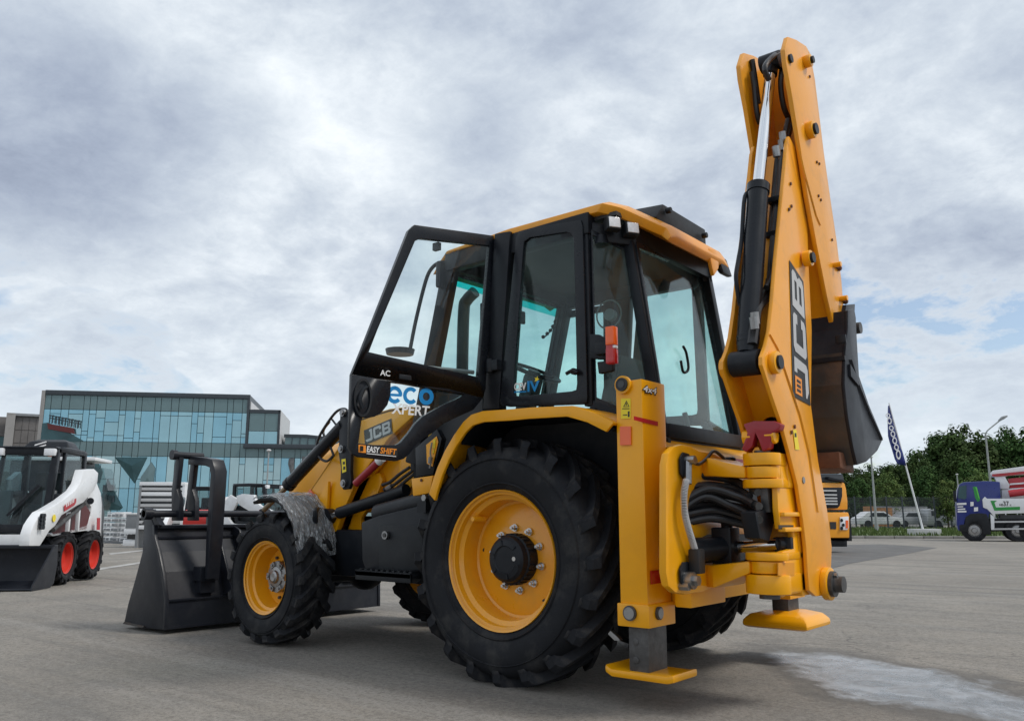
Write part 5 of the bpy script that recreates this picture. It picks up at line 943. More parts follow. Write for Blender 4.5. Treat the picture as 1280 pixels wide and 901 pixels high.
# --- lamps and small fittings on the cab
for px, y in (((769, 278), 0.60), ((791, 284), 0.46)):
    pass
for q in ([(-0.605,0.72,2.729)][0], [(-0.663,0.6,2.713)][0]):
    wlm = sub('work_light', BH, q, (0, math.radians(8), math.radians(-32)))
    mb = MB(); mb.cbox((0.03, 0, 0), (0.06, 0.095, 0.085)); mb.build('lamp_body', 'plastic', wlm, bevel=0.012)
    mb = MB(); mb.cbox((-0.004, 0, 0), (0.008, 0.075, 0.068)); mb.build('lamp_lens', 'lamp_glass', wlm, bevel=0.004)
    mb = MB(); mb.cbox((0.05, 0, 0.07), (0.04, 0.02, 0.06)); mb.build('lamp_bracket', 'black', wlm)
mb = MB(); q = Vector((-0.496,0.7,2.613)); mb.cyl(q, q + Vector((0.0, 0, 0.06)), 0.05, 0.03); mb.build('cab_speaker', 'black', BH)
tl = sub('tail_light', BH)
mb = MB(); mb.plate([(-0.476,0.82,2.031),(-0.539,0.82,2.018),(-0.605,0.82,1.975),(-0.603,0.82,1.865),(-0.547,0.82,1.867),(-0.474,0.82,1.881)], (0, -0.03, 0)); mb.cbox((-0.602,0.86,1.917), (0.10, 0.05, 0.07)); mb.build('lamp_bracket', 'black', tl, bevel=0.008)
a = Vector((-0.677,0.9,1.92))
mb = MB(); mb.cbox(a + Vector((0, 0, 0.0)), (0.05, 0.045, 0.22)); mb.build('lamp_body', 'red_lens', tl, bevel=0.012)
for z0, z1, mt in ((0.0, 0.108, 'orange_lens'), (-0.02, -0.002, 'lamp_glass'), (-0.108, -0.022, 'red_lens')):
    mb = MB(); mb.box(a + Vector((-0.035, -0.02, z0)), a + Vector((-0.02, 0.020, z1))); mb.box(a + Vector((-0.034, 0.018, z0)), a + Vector((0.02, 0.030, z1))) if mt != 'lamp_glass' else None; mb.build('lamp_lens', mt, tl, bevel=0.005)
mb = MB(); mb.plate([(-0.537,0.84,1.851),(-0.643,0.84,1.848),(-0.641,0.84,1.787),(-0.547,0.84,1.778)], (0, -0.04, 0)); mb.build('plate_lamp', 'plastic', tl, bevel=0.008)

# ---------------------------------------------------------------- loader end of the machine
fb = sub('front_bucket', BH)
sd_ = [(4.238,1.175,0.021),(3.882,1.175,0.017),(3.549,1.175,0.026),(3.559,1.175,0.261),(3.646,1.175,0.484),(3.738,1.175,0.646),(3.825,1.175,0.764),(3.856,1.175,0.872),(3.922,1.175,0.94),(4.008,1.175,0.947),(4.024,1.175,0.871),(4.013,1.175,0.638),(4.102,1.175,0.403),(4.194,1.175,0.187)]
for sg in (1, -1):
    mb = MB(); mb.plate([(p[0], sg * p[1], p[2]) for p in sd_], (0, -0.025 * sg, 0)); mb.build('bucket_side', 'bucket_black', fb, bevel=0.004)
sh = [sd_[0], sd_[2], sd_[3], sd_[4], sd_[5], sd_[6], sd_[7]]
for i in range(len(sh) - 1):
    a, b = Vector(sh[i]), Vector(sh[i + 1]); d = 0.02
    mb = MB(); nn = Vector((b.z - a.z, 0, a.x - b.x)).normalized() * d
    mb.loft([[(p.x, y, p.z) for p in (a, a + nn, b + nn, b)] for y in (1.15, -1.15)]); mb.build('bucket_shell', 'bucket_black', fb)
# edge flange down the back corner, stiffeners, top lip
for sg in (1, -1):
    mb = MB(); mb.loft([[(p[0] - 0.012, sg * 1.178, p[2]), (p[0] + 0.02, sg * 1.178, p[2]), (p[0] + 0.02, sg * 1.15, p[2]), (p[0] - 0.012, sg * 1.15, p[2])] for p in sh[1:]]); mb.build('edge_flange', 'bucket_black', fb, bevel=0.003)
t_ = Vector(sh[6]); mb = MB(); mb.box((t_.x - 0.045, -1.15, t_.z - 0.03), (t_.x + 0.16, 1.15, t_.z + 0.0)); mb.build('bucket_top_lip', 'bucket_black', fb, bevel=0.006)
q = Vector(sh[5]); mb = MB(); mb.box((q.x - 0.02, -1.15, q.z - 0.012), (q.x + 0.02, 1.15, q.z + 0.012)); mb.build('bucket_rib', 'bucket_black', fb, bevel=0.003)
q = Vector(sh[2]); mb = MB(); mb.box((q.x - 0.016, -1.15, q.z - 0.012), (q.x + 0.02, 1.15, q.z + 0.006)); mb.build('bucket_rib', 'bucket_black', fb, bevel=0.003)
for y in (0.62, 0.40, -0.40, -0.62):
    mb = MB(); mb.plate([(p[0] - 0.0, y, p[2]) for p in sh[2:]] + [(sh[6][0] - 0.14, y, sh[6][2] - 0.05), (sh[2][0] - 0.12, y, sh[2][2] + 0.06)], (0, 0.02, 0)); mb.build('bucket_gusset', 'bucket_black', fb, bevel=0.003)
mb = MB(); mb.plate([(p[0], 1.17, p[2]) for p in [(4.091,1.17,0.87),(3.943,1.17,1.009),(3.756,1.17,0.873)]], (0, -0.05, 0)); mb.build('rod_bracket', 'bucket_black', fb, bevel=0.004)
mb = MB(); mb.plate([(p[0], -1.12, p[2]) for p in [(4.091,1.17,0.87),(3.943,1.17,1.009),(3.756,1.17,0.873)]], (0, -0.05, 0)); mb.build('rod_bracket', 'bucket_black', fb, bevel=0.004)
mb = MB(); mb.plate([(4.238,1.175,0.021),(3.882,1.175,0.017),(3.857,1.175,0.033),(4.212,1.175,0.04)], (0, 0.012, 0)); mb.build('cutting_edge', 'bucket_worn', fb)
# flip-over forks
fk = sub('fork_carrier', BH)
rz_ = 0.968; rx = 3.86
mb = MB(); mb.cyl((rx, 1.27, rz_), (rx, -1.2, rz_), 0.030, n=16); mb.cyl((rx, 1.27, rz_), (rx, 1.20, rz_), 0.05, n=16); mb.cyl((rx, 0.10, rz_), (rx, 0.02, rz_), 0.05, n=16); mb.build('fork_rod', 'bucket_black', fk)
for sg, yy in ((1, 0.98), (-1, -0.62)):
    f1 = sub('fork', BH)
    for dy_ in (0.0, -0.15):
        y = yy + dy_
        mb = MB(); mb.plate([(rx + 0.06, y, rz_ - 0.06), (rx - 0.07, y, rz_ - 0.06), (rx - 0.05, y, rz_ + 0.12), (rx + 0.02, y, rz_ + 0.22), (rx - 0.0, y, rz_ + 0.50), (rx + 0.07, y, rz_ + 0.52), (rx + 0.10, y, rz_ + 0.2)], (0, -0.045, 0)); mb.build('shank_plate', 'bucket_black', f1, bevel=0.006)
    mb = MB(); mb.cyl((rx + 0.03, yy + 0.05, rz_ + 0.52), (rx + 0.03, yy - 0.24, rz_ + 0.52), 0.032, n=14); mb.cyl((rx + 0.03, yy + 0.06, rz_ + 0.52), (rx + 0.03, yy + 0.02, rz_ + 0.52), 0.045, n=14); mb.build('fork_roller', 'bucket_black', f1)
    mb = MB(); a0, a1 = yy - 0.10, yy - 0.22
    mb.loft([[(x, a0, z), (x, a1, z), (x2, a1, z2), (x2, a0, z2)] for x, z, x2, z2 in ((rx + 0.03, rz_ + 0.44, rx + 0.03, rz_ + 0.52), (3.60, rz_ + 0.42, 3.60, rz_ + 0.49), (3.52, rz_ + 0.40, 3.49, rz_ + 0.47), (3.50, rz_ + 0.34, 3.43, rz_ + 0.37), (3.50, 0.75, 3.43, 0.75), (3.48, 0.42, 3.45, 0.42))]); mb.build('tine', 'bucket_black', f1, bevel=0.006)
    mb = MB(); mb.box((3.50, a1 - 0.03, 0.40), (3.62, a0 + 0.03, 0.52)); mb.box((3.52, a1 - 0.01, 0.30), (3.60, a0 + 0.01, 0.40)); mb.build('tine_pocket', 'bucket_black', f1, bevel=0.006)

# loader arms, links, rams (left and right)
def both(fn):
    for sg in (1, -1): fn(lambda p, s=sg: Vector((p[0], p[1] * s, p[2])), sg)
armp = [(2.577,0.62,1.008),(2.487,0.62,1.098),(2.1,0.62,1.466),(2.009,0.62,1.602),(1.869,0.62,1.7),(1.491,0.62,1.753),(1.273,0.62,1.754),(1.237,0.62,1.679),(1.491,0.62,1.534),(1.682,0.62,1.361),(1.843,0.62,1.226),(1.984,0.62,1.007),(2.061,0.62,0.847),(2.208,0.62,0.671),(2.454,0.62,0.526),(2.83,0.62,0.484),(3.142,0.62,0.497),(3.221,0.62,0.574),(3.016,0.62,0.648)]
def loader_arm(f, sg):
    a = sub('loader_arm', BH)
    mb = MB(); mb.plate([f(p) for p in armp], (0, -0.05 * sg, 0)); mb.build('arm_plate', 'yellow', a, bevel=0.008)
    mb = MB(); mb.plate([f((p[0], p[1] - 0.12, p[2])) for p in armp], (0, -0.03 * sg, 0)); mb.build('arm_plate', 'yellow', a, bevel=0.008)
    mb = MB(); 
    for i in (1, 2, 3, 4, 5): 
        p, q = f(armp[i]), f(armp[i + 1]); mb.loft([[p, p + Vector((0, -0.12 * sg, 0)), p + Vector((0, -0.12 * sg, -0.02)), p + Vector((0, 0, -0.02))], [q, q + Vector((0, -0.12 * sg, 0)), q + Vector((0, -0.12 * sg, -0.02)), q + Vector((0, 0, -0.02))]])
    mb.build('arm_top', 'yellow', a)
    gp = [(2.351,0.63,1.001),(2.274,0.63,1.071),(2.142,0.63,1.226),(2.146,0.63,0.982),(2.158,0.63,0.852),(2.244,0.63,0.932)]
    mb = MB(); mb.plate([f(p) for p in gp], (0, 0.03 * sg, 0)); mb.build('arm_gusset', 'yellow', a, bevel=0.008)
    mb = MB(); mb.plate([f(p) for p in [(2.481,0.625,1.111),(2.411,0.625,1.168),(2.345,0.625,1.122),(2.414,0.625,1.065)]], (0, 0.004 * sg, 0)); mb.build('side_reflector', 'orange_lens', a)
    # bell-crank link
    lp = [(1.978,0.7,1.745),(1.951,0.7,1.781),(1.892,0.7,1.77),(1.85,0.7,1.705),(1.827,0.7,1.467),(1.827,0.7,1.296),(1.812,0.7,1.204),(1.838,0.7,1.157),(1.904,0.7,1.152),(1.945,0.7,1.195),(1.943,0.7,1.318),(1.979,0.7,1.437),(1.979,0.7,1.6)]
    mb = MB(); mb.plate([f(p) for p in lp], (0, -0.03 * sg, 0)); lk = mb.build('link_plate', 'black', a, bevel=0.006)
    for c in [(1.93,0.7,1.748),(1.932,0.7,1.466),(1.888,0.7,1.2)]:
        c = f(c); mb = MB(); mb.cyl(c, c + Vector((0, 0.02 * sg, 0)), 0.030, n=18); mb.cyl(c + Vector((0, 0.02 * sg, 0)), c + Vector((0, 0.032 * sg, 0)), 0.018, n=10); mb.build('link_pin', 'steel', a)
    mb = MB(); mb.plate([f(p) for p in [(1.935,0.702,1.386),(1.887,0.702,1.39),(1.872,0.702,1.291),(1.919,0.702,1.28)]], (0, 0.002 * sg, 0)); mb.build('warning_label', 'decal_yellow', a)
    mb = MB(); mb.plate([f(p) for p in [(1.915,0.705,1.366),(1.892,0.705,1.368),(1.89,0.705,1.347),(1.914,0.705,1.345)]], (0, 0.001 * sg, 0)); mb.plate([f(p) for p in [(1.908,0.705,1.329),(1.885,0.705,1.331),(1.883,0.705,1.307),(1.907,0.705,1.304)]], (0, 0.001 * sg, 0)); mb.build('warning_symbol', 'letter_black', a)
    # tipping ram
    p0, p1, p2 = f((1.973,0.66,1.66)), f((2.658,0.66,1.205)), f((2.991,0.66,1.002))
    mb = MB(); mb.cyl(p0, p1, 0.052, n=22); mb.cyl(p1 + (p0 - p1).normalized() * 0.04, p1 - (p0 - p1).normalized() * 0.01, 0.058, n=22); mb.build('tipping_ram', 'black_gloss', a)
    mb = MB(); mb.cyl(p1, p2, 0.022, n=14); mb.build('ram_rod', 'rod_brown', a)
    mb = MB(); mb.tube([f(p) for p in [(1.896,0.68,1.747),(1.946,0.68,1.783),(2.044,0.68,1.771),(2.159,0.68,1.683),(2.264,0.68,1.567),(2.278,0.68,1.471),(2.222,0.68,1.405),(2.139,0.68,1.382),(2.062,0.68,1.423)]], 0.011); mb.tube([f(p) for p in [(2.087,0.66,1.426),(2.143,0.66,1.511),(2.231,0.66,1.619),(2.155,0.66,1.698)]], 0.010); mb.build('hose', 'hose', a)
    mb = MB(); mb.beam(f((2.1,0.68,1.711)), f((2.037,0.68,1.656)), 0.012, 0.012); mb.build('hose_bracket', 'black', a)
    # lift ram
    p0, p1, p2 = f((1.244,0.66,1.141)), f((1.991,0.66,0.976)), f((2.087,0.66,0.951))
    mb = MB(); mb.cyl(p0, p1, 0.045, n=20); mb.build('lift_ram', 'black', a)
    mb = MB(); mb.cyl(p1, p2, 0.024, n=14); mb.build('ram_rod', 'chrome', a)
    mb = MB(); mb.cyl(p2 + Vector((0.04, 0.03 * sg, 0)), p2 + Vector((0.04, -0.08 * sg, 0)), 0.06, n=18); mb.build('ram_eye', 'black', a)
both(loader_arm)
mb = MB(); a, b = Vector((1.732,0.72,1.196)), Vector((1.487,0.72,1.349)); mb.cyl(a, b, 0.030, n=16); mb.build('safety_strut', 'red_paint', BH)
mb = MB(); d = (b - a).normalized(); mb.cyl(b, b + d * 0.05, 0.034, n=12); mb.build('strut_tag', 'white', BH)
# front frame plate (yellow) below the arm
mb = MB(); mb.plate([(2.26,0.5,0.982),(2.04,0.5,1.158),(1.9,0.5,1.244),(1.723,0.5,1.288),(1.683,0.5,1.226),(1.751,0.5,1.092),(1.877,0.5,0.982),(1.922,0.5,0.933),(1.898,0.5,0.652),(1.973,0.5,0.65),(2.005,0.5,0.704),(2.243,0.5,0.717)], (0, -0.04, 0)); ffp = mb.build('front_frame', 'yellow', BH, bevel=0.008)
mb = MB(); mb.plate([(p[0], -p[1], p[2]) for p in [(2.26,0.5,0.982),(2.04,0.5,1.158),(1.9,0.5,1.244),(1.723,0.5,1.288),(1.683,0.5,1.226),(1.751,0.5,1.092),(1.877,0.5,0.982),(1.922,0.5,0.933),(1.898,0.5,0.652),(1.973,0.5,0.65),(2.005,0.5,0.704),(2.243,0.5,0.717)]], (0, 0.04, 0)); mb.build('front_frame', 'yellow', BH, bevel=0.008)
t0 = Vector((2.124,0.502,0.782)); text('4WD', t0 + Vector((0, 0.002, 0)), (-0.2, 0, 1), (-1, 0, 0), 0.03, 'letter_black', ffp)
mb = MB(); mb.plate([(1.473,0.52,1.461),(1.37,0.52,1.528),(1.215,0.52,1.496),(1.167,0.52,1.271),(1.374,0.52,1.147),(1.496,0.52,1.149)], (0, -0.03, 0)); mb.build('arm_tower', 'yellow', BH, bevel=0.006)
for i, pp in enumerate([[(1.223,0.62,1.28),(1.315,0.62,1.236),(1.424,0.62,1.18),(1.528,0.62,1.147)], [(1.185,0.64,1.255),(1.267,0.64,1.211),(1.367,0.64,1.155),(1.453,0.64,1.134)], [(1.279,0.6,1.306),(1.38,0.6,1.262),(1.482,0.6,1.206),(1.57,0.6,1.184)]]):
    mb = MB(); mb.tube(pp, 0.013); mb.build('hose', 'hose', BH)
mb = MB(); mb.cyl(Vector((1.493,0.62,1.152)), Vector((1.441,0.62,1.175)), 0.022, n=8); mb.build('hose_fitting', 'steel', BH)
# pillar, panel and bracket in front of the rear fender
mb = MB(); mb.plate([(1.017,0.8,1.422),(0.809,0.8,1.543),(0.761,0.8,1.475),(0.839,0.8,1.234),(1.002,0.8,1.222)], (0, -0.05, 0)); mb.build('entry_pillar', 'black_gloss', BH, bevel=0.006)
mb = MB(); mb.plate([(0.901,0.805,1.438),(0.802,0.805,1.493),(0.786,0.805,1.454),(0.836,0.805,1.288),(0.89,0.805,1.311)], (0, 0.003, 0)); ep = mb.build('entry_pane', 'yellow', BH)
mb = MB(); mb.plate([(0.828,0.81,1.467),(0.805,0.81,1.477),(0.811,0.81,1.411),(0.834,0.81,1.407)], (0, 0.003, 0)); mb.plate([(0.833,0.81,1.396),(0.818,0.81,1.401),(0.818,0.81,1.379),(0.833,0.81,1.374)], (0, 0.003, 0)); mb.build('entry_label', 'decal_yellow', BH)
mb = MB(); mb.tube([(0.823,0.83,1.449),(0.836,0.83,1.384),(0.827,0.83,1.33),(0.841,0.83,1.276)], 0.006, 6); mb.cyl(Vector((0.832,0.83,1.351)), Vector((0.842,0.83,1.308)), 0.014); mb.build('entry_latch', 'grey_mid', BH)
mb = MB(); mb.plate([(0.872,0.97,1.202),(0.67,0.97,1.218),(0.696,0.97,1.104),(0.853,0.97,1.086)], (0, -0.10, 0)); mb.build('fender_bracket', 'yellow', BH, bevel=0.008)
disc((0.771,0.972,1.189), (0, 1, 0), 0.010, 0.006, 'rust', BH, 'bolt', 8)
mb = MB(); mb.box((0.72, 0.80, 0.98), (0.80, 0.98, 1.06)); mb.build('fender_mount', 'black', BH)
mb = MB(); q = Vector((0.702,1,1.073)); mb.cyl(q, q + Vector((0, 0.02, 0)), 0.022, n=6); mb.build('bolt', 'steel', BH)

# fuel / hydraulic tank with step, left side
tk = sub('side_tank', BH)
ty = 0.92
tp = [(1.427,0.92,0.914),(1.252,0.92,0.959),(0.737,0.92,1.043),(0.714,0.92,1.002),(0.743,0.92,0.724),(0.783,0.92,0.56),(0.856,0.92,0.516),(1.266,0.92,0.537),(1.368,0.92,0.587),(1.405,0.92,0.65)]
mb = MB(); mb.plate(tp, (0, -0.34, 0)); mb.build('tank_body', 'black', tk, bevel=0.02)
mb = MB(); mb.cyl(Vector((1.348,0.82,0.965)), Vector((0.837,0.82,1.056)), 0.075, n=20); mb.build('tank_top_roll', 'black', tk)
mb = MB(); mb.plate([(1.224,0.935,0.894),(0.785,0.935,0.898),(0.791,0.935,0.611),(1.201,0.935,0.573)], (0, -0.01, 0)); mb.build('tank_cover', 'plastic', tk, bevel=0.006)
q = (1.13,0.94,0.828); disc(q, (0, 1, 0), 0.028, 0.022, 'steel', tk, 'filler_cap'); disc((q[0], q[1] + 0.022, q[2]), (0, 1, 0), 0.014, 0.006, 'dull_steel', tk, 'filler_cap')
mb = MB(); s0_ = Vector((1.35,1,0.597)); s1_ = Vector((0.805,1,0.584))
mb.box((s0_.x, 0.86, 0.555), (s1_.x, 1.02, 0.59)); mb.box((s0_.x, 1.0, 0.53), (s1_.x, 1.02, 0.59)); mb.build('step', 'plastic', tk, bevel=0.005)
for i in range(10):
    x = s0_.x + (s1_.x - s0_.x) * (i + 0.5) / 10; mb = MB(); mb.box((x - 0.012, 0.88, 0.589), (x + 0.012, 1.0, 0.602)); mb.build('step_cleat', 'plastic', tk)
mb = MB(); mb.plate([(p[0], -p[1], p[2]) for p in tp], (0, 0.34, 0)); mb.build('tank_body', 'black', tk, bevel=0.02)
mb = MB(); mb.box((1.4, 0.3, 0.5), (2.2, 0.62, 0.85)); mb.build('side_frame', 'black', BH, bevel=0.02)
mb = MB(); mb.box((0.62, 0.5, 0.55), (0.8, 0.9, 1.0)); mb.build('tank_bracket', 'black', BH, bevel=0.02)

# front fenders, wrapped in clear film
fe = [(2.633,1.01,1.063),(2.537,1.01,1.09),(2.388,1.01,1.091),(2.291,1.01,1.06),(2.204,1.01,0.999),(2.127,1.01,0.916),(2.069,1.01,0.817),(2.042,1.01,0.718),(2.025,1.01,0.632)]
for sg in (1, -1):
    mb = MB(); mb.loft([[Vector((p[0] , y * sg, p[2] + dz_)) for y, dz_ in ((1.01, 0), (0.66, 0.03), (0.66, 0.012), (1.0, -0.02))] for p in fe]); ff = mb.build('front_fender', 'plastic', BH, bevel=0.004)
    if sg == 1:
        rr = random.Random(3); gpn = []
        nx, ny = 46, 22; pts = catmull([Vector(p) for p in fe], 6)
        vs = []
        import mathutils
        for i in range(nx):
            t = i / (nx - 1) * (len(pts) - 1); k_ = min(int(t), len(pts) - 2); p = pts[k_].lerp(pts[k_ + 1], t - k_); d = (pts[k_ + 1] - pts[k_]).normalized(); nrm = Vector((-abs(d.z), 0, abs(d.x))) if True else None
            for j in range(ny):
                y = 1.025 - 0.37 * j / (ny - 1)
                h = 0.012 + 0.034 * abs(mathutils.noise.turbulence(Vector((i * 0.11 + j * 0.05, j * 0.42, 3.0)), 4, False)) ** 1.1
                vs.append(Vector((p.x, y, p.z + 0.03 * j / ny)) + nrm * h)
        mb = MB(); mb.faces(vs, [(i * ny + j, i * ny + j + 1, (i + 1) * ny + j + 1, (i + 1) * ny + j) for i in range(nx - 1) for j in range(ny - 1)]); flm = mb.build('protective_film', 'wrap_film', ff, ang=50)
mb = MB(); mb.tube([(2.1, 0.8, 0.9), (2.1, 0.8, 1.0), (2.3, 0.6, 1.0)], 0.02); mb.build('fender_stay', 'black', BH)
# bonnet side lettering, seen through the door glass
j0, j1, j2 = Vector((1.739,0.625,1.511)), Vector((1.461,0.625,1.574)), Vector((1.753,0.625,1.598))
mb = MB(); jx, jy = (j1 - j0), (j2 - j0); mb.plate([j0 - jx * 0.06 - jy * 0.15, j1 + jx * 0.05 - jy * 0.15, j1 + jx * 0.05 + jy * 1.15, j0 - jx * 0.06 + jy * 1.15], (0, 0.002, 0)); mb.build('arm_sticker', 'letter_black', BH)
mb = MB()
for i, pl in enumerate(JCB): mb.plate([j0 + Vector((0, 0.004, 0)) + jx * (x / 3.06) + jy * y for x, y in pl], (0, 0.002 + 0.00002 * (i % 5), 0))
mb.build('lettering', 'grey_light', BH)

# ================================================================ COMPACT LOADERS
def copy_tree(o, parent=None):
    c = o.copy(); COL.objects.link(c); c.parent = parent
    for ch in list(o.children): copy_tree(ch, c)
    return c
def skid_loader(name, label, loc, rz, group, bucket=True, deco=True):
    """+x is the front (bucket), origin under the rear axle"""
    T = thing(name, label, 'skid loader', loc, rz, group)
    tm = tyre_mesh(0.372, 0.25, 0.215, 0.03)
    mb = MB(); mb.lathe([(0.216, 0.115), (0.224, 0.12), (0.224, 0.11), (0.205, 0.10), (0.198, 0.05), (0.19, 0.02), (0.075, 0.015), (0.07, 0.03), (0.0001, 0.03), ], n=40); rm = mb.mesh('rim', 'rim_red')
    lg = {(s, k): lug_mesh('tread_lug', 0.378, 0.25, 16, k * 0.34, s, 0.045, 0.03, 0.06) for s in (1, -1) for k in (1, -1)}
    for x in (0.0, 1.06):
        for sg in (1, -1):
            w = bpy.data.objects.new('wheel', None); COL.objects.link(w); w.parent = T; w.location = (x, 0.56 * sg, 0.375); w.rotation_euler = (0, 0, 0 if sg > 0 else math.pi)
            link('tyre', tm, w); link('rim', rm, w)
            if sg > 0:
                for s in (1, -1):
                    for i in range(16):
                        o = link('tread_lug', lg[(s, 1)], w); o.rotation_euler = (0, -2 * math.pi * (i + (0.5 if s < 0 else 0)) / 16, 0)
    mb = MB(); mb.plate([(-0.35, 0.43, 0.25), (1.35, 0.43, 0.25), (1.45, 0.43, 0.62), (1.35, 0.43, 0.72), (0.2, 0.43, 0.80), (-0.35, 0.43, 0.80)], (0, -0.86, 0)); mb.build('chassis', 'black', T, bevel=0.01)
    # rear body and uprights
    mb = MB(); mb.plate([(-0.78, 0.52, 0.35), (-0.30, 0.52, 0.35), (-0.1, 0.52, 0.9), (-0.15, 0.52, 1.35), (-0.6, 0.52, 1.30), (-0.80, 0.52, 1.0)], (0, -1.04, 0)); mb.build('engine_cover', 'grey_dark', T, bevel=0.03)
    for sg in (1, -1):
        f = lambda pts: [(p[0], p[1] * sg, p[2]) for p in pts]
        up = [(0.084,0.6,1.664),(-0.106,0.6,1.467),(-0.281,0.6,1.343),(-0.381,0.6,1.163),(-0.52,0.6,0.398),(-0.267,0.6,0.409),(-0.2,0.6,0.676),(0.193,0.6,0.748),(0.699,0.6,0.734),(1.438,0.6,0.694),(1.555,0.6,0.73),(0.71,0.6,0.781),(0.214,0.6,0.834),(0.081,0.6,0.97),(0.081,0.6,1.107),(0.253,0.6,1.255),(0.387,0.6,1.525)]
        mb = MB(); mb.plate(f(up), (0, -0.10 * sg, 0)); mb.build('upright', 'white_paint', T, bevel=0.01)
        arm = [(1.068,0.8,1.653),(0.658,0.8,1.686),(0.476,0.8,1.634),(0.476,0.8,1.498),(0.579,0.8,1.372),(0.724,0.8,1.295),(0.979,0.8,1.172),(1.211,0.8,1.123),(1.721,0.8,0.986),(1.902,0.8,0.846),(2.069,0.8,0.784),(2.175,0.8,0.702),(2.321,0.8,0.593),(2.64,0.8,0.605),(2.642,0.8,0.745),(2.578,0.8,0.865),(2.479,0.8,0.946),(2.354,0.8,1.029),(2.212,0.8,1.061),(1.744,0.8,1.19),(1.324,0.8,1.339),(1.171,0.8,1.448)]
        mb = MB(); mb.plate(f(arm), (0, -0.13 * sg, 0)); ar = mb.build('lift_arm', 'white_paint', T, bevel=0.012)
        mb = MB(); mb.plate(f([(1.697,0.81,1.118),(1.295,0.81,1.231),(1.282,0.81,1.179),(1.33,0.81,1.133),(1.678,0.81,1.041)]), (0, 0.004 * sg, 0)); dcl = mb.build('arm_decal', 'letter_red', ar)
        if sg > 0:
            for i in range(5):
                mb = MB(); a = Vector((1.636,0.815,1.102)).lerp(Vector((1.368,0.815,1.173)), i / 4.6); u = (Vector((1.368,0.815,1.173)) - Vector((1.636,0.815,1.102))).normalized()
                mb.plate([a, a + u * 0.028, a + u * 0.028 + Vector((0, 0, 0.045)), a + Vector((0, 0, 0.045))], (0, 0.003, 0)); mb.build('lettering', 'letter_white', ar)
            disc((1.992,0.81,0.949), (0, 1, 0), 0.05, 0.005, 'decal_yellow', ar, 'round_decal')
            mb = MB(); mb.plate([(0.027,0.68,0.944),(-0.114,0.68,0.944),(-0.144,0.68,0.753),(-0.003,0.68,0.756)], (0, 0.004, 0)); mb.build('red_decal', 'letter_red', T)
            mb = MB(); mb.plate([(-0.003,0.68,0.731),(-0.133,0.68,0.728),(-0.146,0.68,0.678),(-0.012,0.68,0.681)], (0, 0.004, 0)); mb.build('black_decal', 'letter_black', T)
            mb = MB(); mb.cyl((0.756,0.82,1.199), (0.532,0.74,1.202), 0.05); mb.build('arm_pivot', 'black', ar)
            mb = MB(); mb.plate([(1.328,0.6,1.03),(0.399,0.6,1.179),(0.096,0.6,1.032),(0.199,0.6,0.772),(0.763,0.6,0.747),(1.444,0.6,0.716)], (0, -0.02, 0)); mb.build('inner_panel', 'maroon', T)
            for q in ([(1.217,0.7,1.031),(1.207,0.7,0.756)], [(0.869,0.7,1.078),(0.848,0.7,0.749)]):
                mb = MB(); mb.beam(q[0], q[1], 0.05, 0.05); mb.build('arm_stay', 'white_paint', T, bevel=0.006)
            mb = MB(); mb.cyl((1.765,0.72,0.789), (0.754,0.72,1.151), 0.035); mb.build('lift_ram', 'dull_steel', T)
            mb = MB()
            for i in range(4): c = Vector((2.375,0.82,0.914)) + Vector((0, 0, -0.05 * i + 0.07)); mb.cyl(c, c + Vector((0, 0.03, 0)), 0.03, n=10); mb.cyl(c + Vector((0.07, 0, 0)), c + Vector((0.07, 0.03, 0)), 0.03, n=10)
            mb.build('coupler', 'black', ar)
    # cab
    cb = bpy.data.objects.new('cab', None); COL.objects.link(cb); cb.parent = T
    A = {'fb': (1.38, 0.45, 0.80), 'ft': (1.14, 0.42, 1.90), 'mt': (1.06, 0.42, 1.95), 'rt': (0.10, 0.42, 1.95), 'rm': (0.10, 0.42, 1.30), 'rb': (0.30, 0.45, 0.85)}
    mb = MB()
    for sg in (1, -1):
        f = lambda k: (A[k][0], A[k][1] * sg, A[k][2])
        mb.beam(f('fb'), f('ft'), 0.09, 0.10, up=(1, 0, 0)); mb.beam(f('mt'), f('rt'), 0.08, 0.08); mb.beam(f('rt'), f('rm'), 0.08, 0.10, up=(1, 0, 0)); mb.beam(f('rm'), f('rb'), 0.08, 0.1, up=(1, 0, 0)); mb.beam(f('rb'), f('fb'), 0.08, 0.1); mb.beam((0.86, 0.43 * sg, 1.93), (0.98, 0.45 * sg, 0.9), 0.05, 0.06, up=(1, 0, 0)); mb.beam((0.12, 0.43 * sg, 1.32), (1.22, 0.45 * sg, 1.24), 0.05, 0.10)
    mb.box((1.10, -0.45, 1.86), (1.18, 0.45, 1.96)); mb.box((1.32, -0.48, 0.74), (1.42, 0.48, 0.86))
    mb.build('cab_frame', 'black', cb, bevel=0.015)
    mb = MB(); mb.loft([[(x, -0.47, 1.955), (x, 0.47, 1.955), (x, 0.42, z), (x, -0.42, z)] for x, z in ((1.20, 1.985), (0.6, 2.01), (0.04, 2.0))]); mb.build('cab_roof', 'black', cb, bevel=0.012)
    mb = MB(); mb.plate([(1.40, 0.42, 0.86), (1.16, 0.40, 1.86), (1.16, -0.40, 1.86), (1.40, -0.42, 0.86)], (0.006, 0, 0)); mb.build('windscreen', 'dark_glass', cb)
    for sg in (1, -1):
        mb = MB(); mb.plate([(0.16, 0.44 * sg, 1.36), (0.14, 0.43 * sg, 1.90), (0.84, 0.43 * sg, 1.90), (0.92, 0.44 * sg, 1.30)], (0, 0.005, 0)); mb.build('side_glass', 'dark_glass', cb)
    mb = MB(); mb.box((0.2, -0.22, 0.8), (0.55, 0.22, 1.15)); mb.box((0.14, -0.22, 1.1), (0.25, 0.22, 1.65)); mb.build('cab_seat', 'cab_inner', cb, bevel=0.03)
